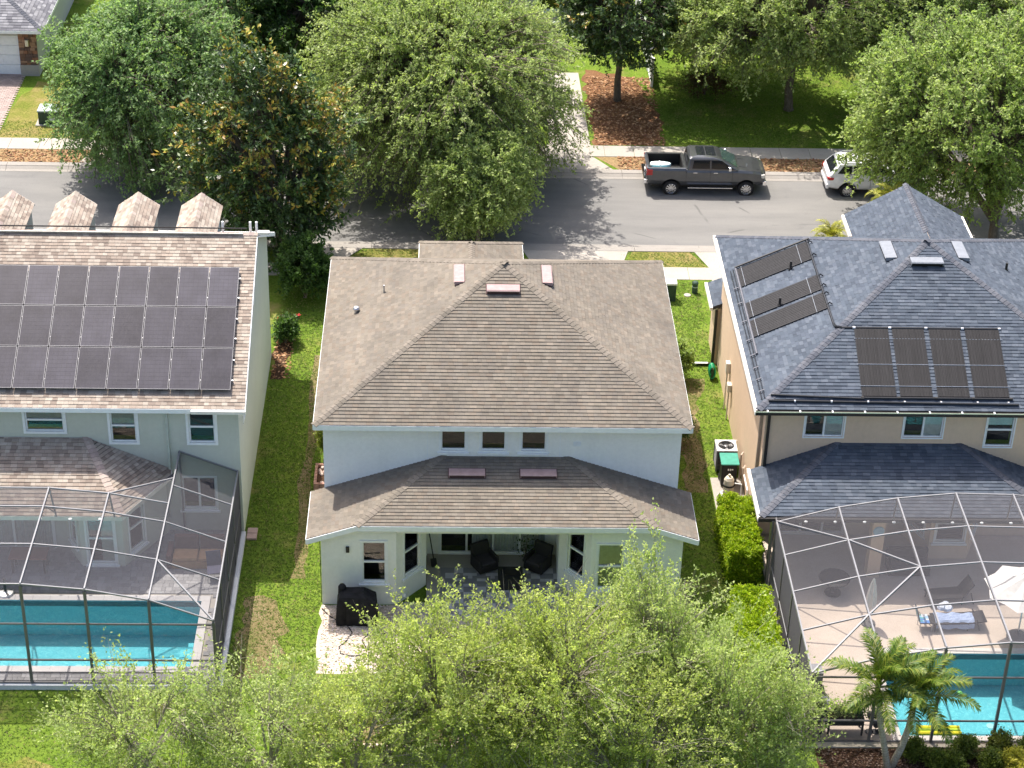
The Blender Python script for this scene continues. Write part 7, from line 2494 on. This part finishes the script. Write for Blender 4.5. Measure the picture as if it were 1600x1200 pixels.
# shrubs
def shrub(label, x, y, rx, rz, pal, seed, leaf=(.075, .04), n_tip=60, group=None, **kw2):
    return tree("shrub", label, (x, y, 0), (x, y, rz * .9), (rx, rx, rz), seed, n_limb=5, n_tip=n_tip, twigs=6, leaves=12, leaf=leaf, pal=pal, trunk_r=.035, fork=.12, up=.5, droop=0, lumps=.15, shell=(.5, 1.0), floor=-.6, twig_len=(.12, .25), cat="shrub", tipspread=.12, group=group, **kw2)[0]


BOX = [(0.102, 0.145, 0.023), (0.145, 0.196, 0.029), (0.187, 0.238, 0.039), (0.085, 0.119, 0.023)]
YEL = [(.36, .34, .03), (.42, .40, .05), (.28, .30, .03), (.46, .42, .08)]
gshr = "rounded shrubs in the mulch bed"
for i, (x, y, rx, rz, pl_, lab) in enumerate((
        (12.95, -9.95, .36, .42, BOX, "dark rounded shrub in the mulch nearest the palm trunks"),
        (13.55, -10.35, .33, .36, BOX, "dark rounded shrub second from the palm trunks, nearer the picture's bottom"),
        (14.05, -10.5, .36, .38, BOX, "dark rounded shrub at the bottom edge between the palm and the yellow shrub"),
        (14.55, -9.85, .36, .42, BOX, "dark rounded shrub in the middle of the mulch bed beside the cage post"),
        (15.3, -10.35, .34, .40, BOX, "dark rounded shrub just left of the yellow shrub"),
        (15.75, -9.75, .40, .46, [(.12, .15, .025), (.17, .19, .03), (.09, .115, .02)], "olive tipped rounded shrub behind the yellow shrub"),
        (16.7, -9.8, .38, .44, BOX, "dark rounded shrub at the right edge of the mulch bed"),
        (16.05, -10.6, .48, .48, YEL, "bright yellow shrub in the bottom right corner"))):
    shrub(lab, x, y, rx * .84, rz * .84, pl_, 400 + i, group=gshr if pl_ is not YEL else None, n_tip=70)
shrub("tall leafy shrub at the white house's right wall", 7.6, 13.4, .6, 1.0, OAK_M, 420, leaf=(.12, .06), n_tip=80)
shrub("small spiky shrub shading the dry patch by the white house's right wall", 7.15, 8.6, .5, .7, DARK, 421, leaf=(.2, .03), n_tip=50)
shrub("yellow green climbing shrub at the white house's left wall above the planter", -6.5, 7.0, .32, 1.25, [(.22, .27, .03), (.28, .32, .04), (.17, .22, .03)], 422, n_tip=90)
shrub("largest dark green shrub between the magnolia and the white house's left wall", -8.2, 20.0, 1.35, 1.5, DARK, 423, leaf=(.15, .08), n_tip=220)
shrub("small dark green shrub in the bed along the sage house wall", -8.75, 16.0, .5, .6, DARK, 424, leaf=(.13, .07), n_tip=70)
fr = thing("flowering_plant", "plant with red blossoms against the sage house's side wall", "plant", (-8.85, 17.0, 0))
rng = np.random.default_rng(6)
m_ = 160
P = np.stack([rng.normal(-8.85, .22, m_), rng.normal(17.0, .25, m_), rng.uniform(.1, .8, m_)], 1)
V = leaf_quads(P, rng.normal(0, 1, (m_, 3)), np.full(m_, .14), np.full(m_, .08), rng); tri_mesh("foliage", V, 4, np.repeat(np.array(DARK)[rng.integers(0, 4, m_)], 4, 0), M_['leaf'], fr)
for i in range(4):
    b = MB(); x_, y_, z_ = -8.85 + rng.normal(0, .2), 17.0 + rng.normal(0, .22), rng.uniform(.3, .7)
    for k in range(5):
        a = k * 1.257; b.face([(x_, y_, z_), (x_ + .09 * math.cos(a - .3), y_ + .09 * math.sin(a - .3), z_ + .04), (x_ + .13 * math.cos(a), y_ + .13 * math.sin(a), z_ + .05), (x_ + .09 * math.cos(a + .3), y_ + .09 * math.sin(a + .3), z_ + .04)])
    b.build("blossom", mat_plain('petal_red', (.50, .03, .03), .6, .2) if i == 0 else bpy.data.materials['petal_red'], fr)
def herb(label, x, y, z, r_, n, seed, pal=OAK_M):
    a = thing("potted_herb", label, "plant", (x, y, z))
    rng = np.random.default_rng(seed)
    P = np.stack([rng.normal(x, r_[0], n), rng.normal(y, r_[1], n), z + np.abs(rng.normal(0, r_[2], n))], 1)
    V = leaf_quads(P, rng.normal(0, 1, (n, 3)) + np.array([0, 0, .5]), rng.uniform(.06, .12, n), rng.uniform(.04, .07, n), rng)
    tri_mesh("foliage", V, 4, np.repeat(np.array(pal)[rng.integers(0, len(pal), n)] * .8, 4, 0), M_['leaf'], a)
    A = np.tile([[x, y, z]], (8, 1)) + rng.normal(0, .05, (8, 3)) * np.array([1, 1, 0]); B = A + rng.normal(0, .1, (8, 3)) + np.array([0, 0, r_[2] * 1.5])
    V = seg_tubes(A, B, np.full(8, .01), np.full(8, .004), 3); tri_mesh("stems", V, 4, np.ones((len(V), 3)), M_['bark'], a)
herb("tall leafy herb in the narrow corner planter", 9.97, -8.65, .78, (.13, .13, .45), 500, 31)
herb("bushy pale herb at the left end of the long planter", 10.65, -8.7, .78, (.17, .12, .22), 420, 32, OAK_L)
herb("low herb in the middle of the long planter", 10.98, -8.7, .78, (.12, .12, .13), 260, 33)
herb("dark upright herb at the right end of the long planter", 11.32, -8.7, .78, (.11, .12, .38), 360, 34, DARK)
herb("trailing plant in the pots of the wire plant stand", 11.95, -8.75, .72, (.18, .1, .14), 300, 35)
herb("potted palm like plant between the lanai chairs", .95, .35, .4, (.2, .2, .5), 160, 36, DARK)

# ------------------------------------------------------------------ palms
def frond_mesh(seed, L=1.85, leaflets=48, lw=.042, ll=.48, droop=.68, pal=((.055, .11, .012), (.085, .15, .016), (.13, .19, .022), (.20, .23, .03))):
    """frond along +x rising then arching down; leaflets in V"""
    rng = random.Random(seed)
    b = MB()
    pts = []
    N = 14
    ang = .75; p = Vector((0, 0, 0))
    for i in range(N + 1):
        pts.append(p.copy())
        p = p + Vector((math.cos(ang), rng.uniform(-.03, .03), math.sin(ang))) * (L / N)
        ang -= droop * (1.9 / N) * (.5 + i / N)
    b.col = (.20, .22, .06)
    b.tube(pts, [.024 * (1 - .8 * i / N) for i in range(N + 1)], 5)
    for i in range(leaflets):
        t = .16 + .84 * i / leaflets
        f = t * N; k = min(int(f), N - 1)
        q = pts[k].lerp(pts[k + 1], f - k); d = (pts[k + 1] - pts[k]).normalized()
        side = d.cross(Vector((0, 0, 1))).normalized(); upv = side.cross(d).normalized()
        l_ = ll * (math.sin(math.pi * min(1, .25 + t * .72)) ** .6) * rng.uniform(.85, 1.1)
        for s in (-1, 1):
            c = pal[rng.randrange(len(pal))]; k2 = rng.uniform(.8, 1.25); b.col = tuple(x * k2 for x in c)
            dr = (side * s * .8 + d * .75 + upv * rng.uniform(.0, .5)).normalized()
            m1 = q + dr * l_ * .5; e1 = q + dr * l_ + Vector((0, 0, -l_ * rng.uniform(.2, .55)))
            wv = d * lw * .5
            b.face([q - wv * .5, m1 - wv, m1 + wv, q + wv * .5]); b.face([m1 - wv, e1, m1 + wv])
    me = bpy.data.meshes.new("frond"); me.from_pydata([tuple(v) for v in b.v], [], b.f)
    ca = me.color_attributes.new("col", 'FLOAT_COLOR', 'POINT')
    for i, c in enumerate(b.c): ca.data[i].color = (*c, 1)
    me.materials.append(M_['leaf_palm'])
    return me


def palm(label, pts, r0, r1, n_fronds, meshes, seed, scale=1.0, crownshaft=True, el=(-.5, 1.0), name="palm_tree"):
    rng = random.Random(seed)
    root = thing(name, label, "palm tree", tuple(pts[0]))
    b = MB(); k = len(pts)
    b.tube(pts, [r0 + (r1 - r0) * i / (k - 1) for i in range(k)], 12); tr = b.build("trunk", M_['palm_bark'], root, smooth=True)
    P = [Vector(p) for p in pts]
    for i in range(26):
        t = (i + 1) / 27 * (k - 1); j = int(t); c = P[j].lerp(P[j + 1], t - j); d = (P[j + 1] - P[j]).normalized(); rr = r0 + (r1 - r0) * t / (k - 1)
        q = MB(); q.lathe(c, [(rr + .001, 0), (rr + .008, .008), (rr + .001, .016)], 12, d); q.build("ring_scar", M_['bark_pale'], tr)
    top = P[-1]; d = (P[-1] - P[-2]).normalized()
    if crownshaft:
        b = MB(); b.lathe(top, [(r1 * 1.05, -.02), (r1 * 1.15, .15), (r1 * .75, .5), (.02, .62)], 12, d); b.build("crownshaft", mat_plain('crownshaft', (.30, .34, .10), .5, .3) if 'crownshaft' not in bpy.data.materials else bpy.data.materials['crownshaft'], root)
        top = top + d * .45
    for i in range(n_fronds):
        o = bpy.data.objects.new("frond", meshes[i % len(meshes)]); COL.objects.link(o); o.parent = root
        o.location = top - WL[root.name]
        az = i * 2.399 + rng.uniform(-.25, .25); t = i / max(1, n_fronds - 1)
        pitch = el[0] + (el[1] - el[0]) * (1 - t) + rng.uniform(-.12, .12)
        o.rotation_euler = (rng.uniform(-.2, .2), -pitch + .35, az)
        s = scale * rng.uniform(.85, 1.1); o.scale = (s, s, s)
    return root


FM = [frond_mesh(i) for i in range(5)]
palm("palm leaning left from the pair before the right pool", [(12.05, -10.45, 0), (11.85, -10.42, .9), (11.6, -10.4, 1.9), (11.45, -10.4, 2.85)], .11, .08, 17, FM, 51, 1.04, True, (-.25, 1.15))
palm("palm leaning right from the pair before the right pool", [(12.2, -10.3, 0), (12.42, -10.3, .8), (12.55, -10.3, 1.6), (12.58, -10.3, 2.35)], .12, .09, 19, FM, 52, 1.08, True, (-.3, 1.15))
FA = [frond_mesh(20 + i, L=1.35, leaflets=30, lw=.04, ll=.36, droop=1.25, pal=((.30, .30, .03), (.24, .27, .03), (.38, .36, .06))) for i in range(4)]
palm("yellow green feathery palm left of the tan house's front gable", [(15.6, 24.0, 0), (15.6, 24.0, .6), (15.6, 24.0, 1.1)], .08, .07, 26, FA, 53, 1.0, False, (-.6, 1.3))
palm("yellow green feathery palm behind the tan house's front gable", [(18.0, 23.4, 0), (18.0, 23.4, 1.8), (18.0, 23.4, 3.3)], .08, .07, 26, FA, 54, 1.0, False, (-.6, 1.3))

# ------------------------------------------------------------------ litter: bark chips, fallen leaves, gravel stones
def scatter(name, label, zones, seed, size, pal, mat='chip', thick=True):
    rng = np.random.default_rng(seed)
    Ps = []
    for x0, x1, y0, y1, n in zones:
        Ps.append(np.stack([rng.uniform(x0, x1, n), rng.uniform(y0, y1, n)], 1))
    P = np.concatenate(Ps); n = len(P)
    a = rng.uniform(0, 2 * np.pi, n); s = rng.uniform(size[0], size[1], n); w = s * rng.uniform(.35, .8, n)
    ux = np.stack([np.cos(a), np.sin(a), rng.normal(0, .25, n)], 1); vx = np.stack([-np.sin(a), np.cos(a), rng.normal(0, .25, n)], 1)
    c = np.stack([P[:, 0], P[:, 1], rng.uniform(.02, .05, n)], 1)
    V = np.stack([c - ux * s[:, None] - vx * w[:, None] * .4, c + ux * s[:, None] * .2 - vx * w[:, None], c + ux * s[:, None], c - ux * s[:, None] * .1 + vx * w[:, None]], 1).reshape(-1, 3)
    V[:, 2] = np.maximum(V[:, 2], .008)
    pal = np.array(pal); col = pal[rng.integers(0, len(pal), n)] * rng.normal(1, .15, (n, 1)).clip(.6, 1.4)
    return tri_mesh(name, V, 4, np.repeat(col, 4, 0), M_[mat], None, "stuff", label)


scatter("bark_chips", "bark chips of the mulch bed", [(9.95, 18, -13, -9.5, 9000)], 61, (.02, .055), [(.10, .055, .04), (.16, .10, .07), (.06, .035, .028), (.24, .17, .13)])
scatter("fallen_leaves", "fallen brown leaves under the dark magnolia and along the verge", [(5.6, 9.2, 36.5, 45.5, 3500), (6.6, 24, 33.6, 35.1, 2600), (-24.5, -12, 33.6, 35.1, 1800), (-9.2, -8.4, 13, 18.4, 250)], 62, (.04, .10), [(.24, .12, .06), (.32, .18, .09), (.16, .08, .05), (.38, .24, .14)])
scatter("pebbles", "pale stones of the gravel patch", [(-6.15, -2.5, -5.7, -2.15, 4200)], 63, (.02, .05), [(.62, .52, .45), (.70, .62, .56), (.50, .40, .33), (.58, .50, .46)])
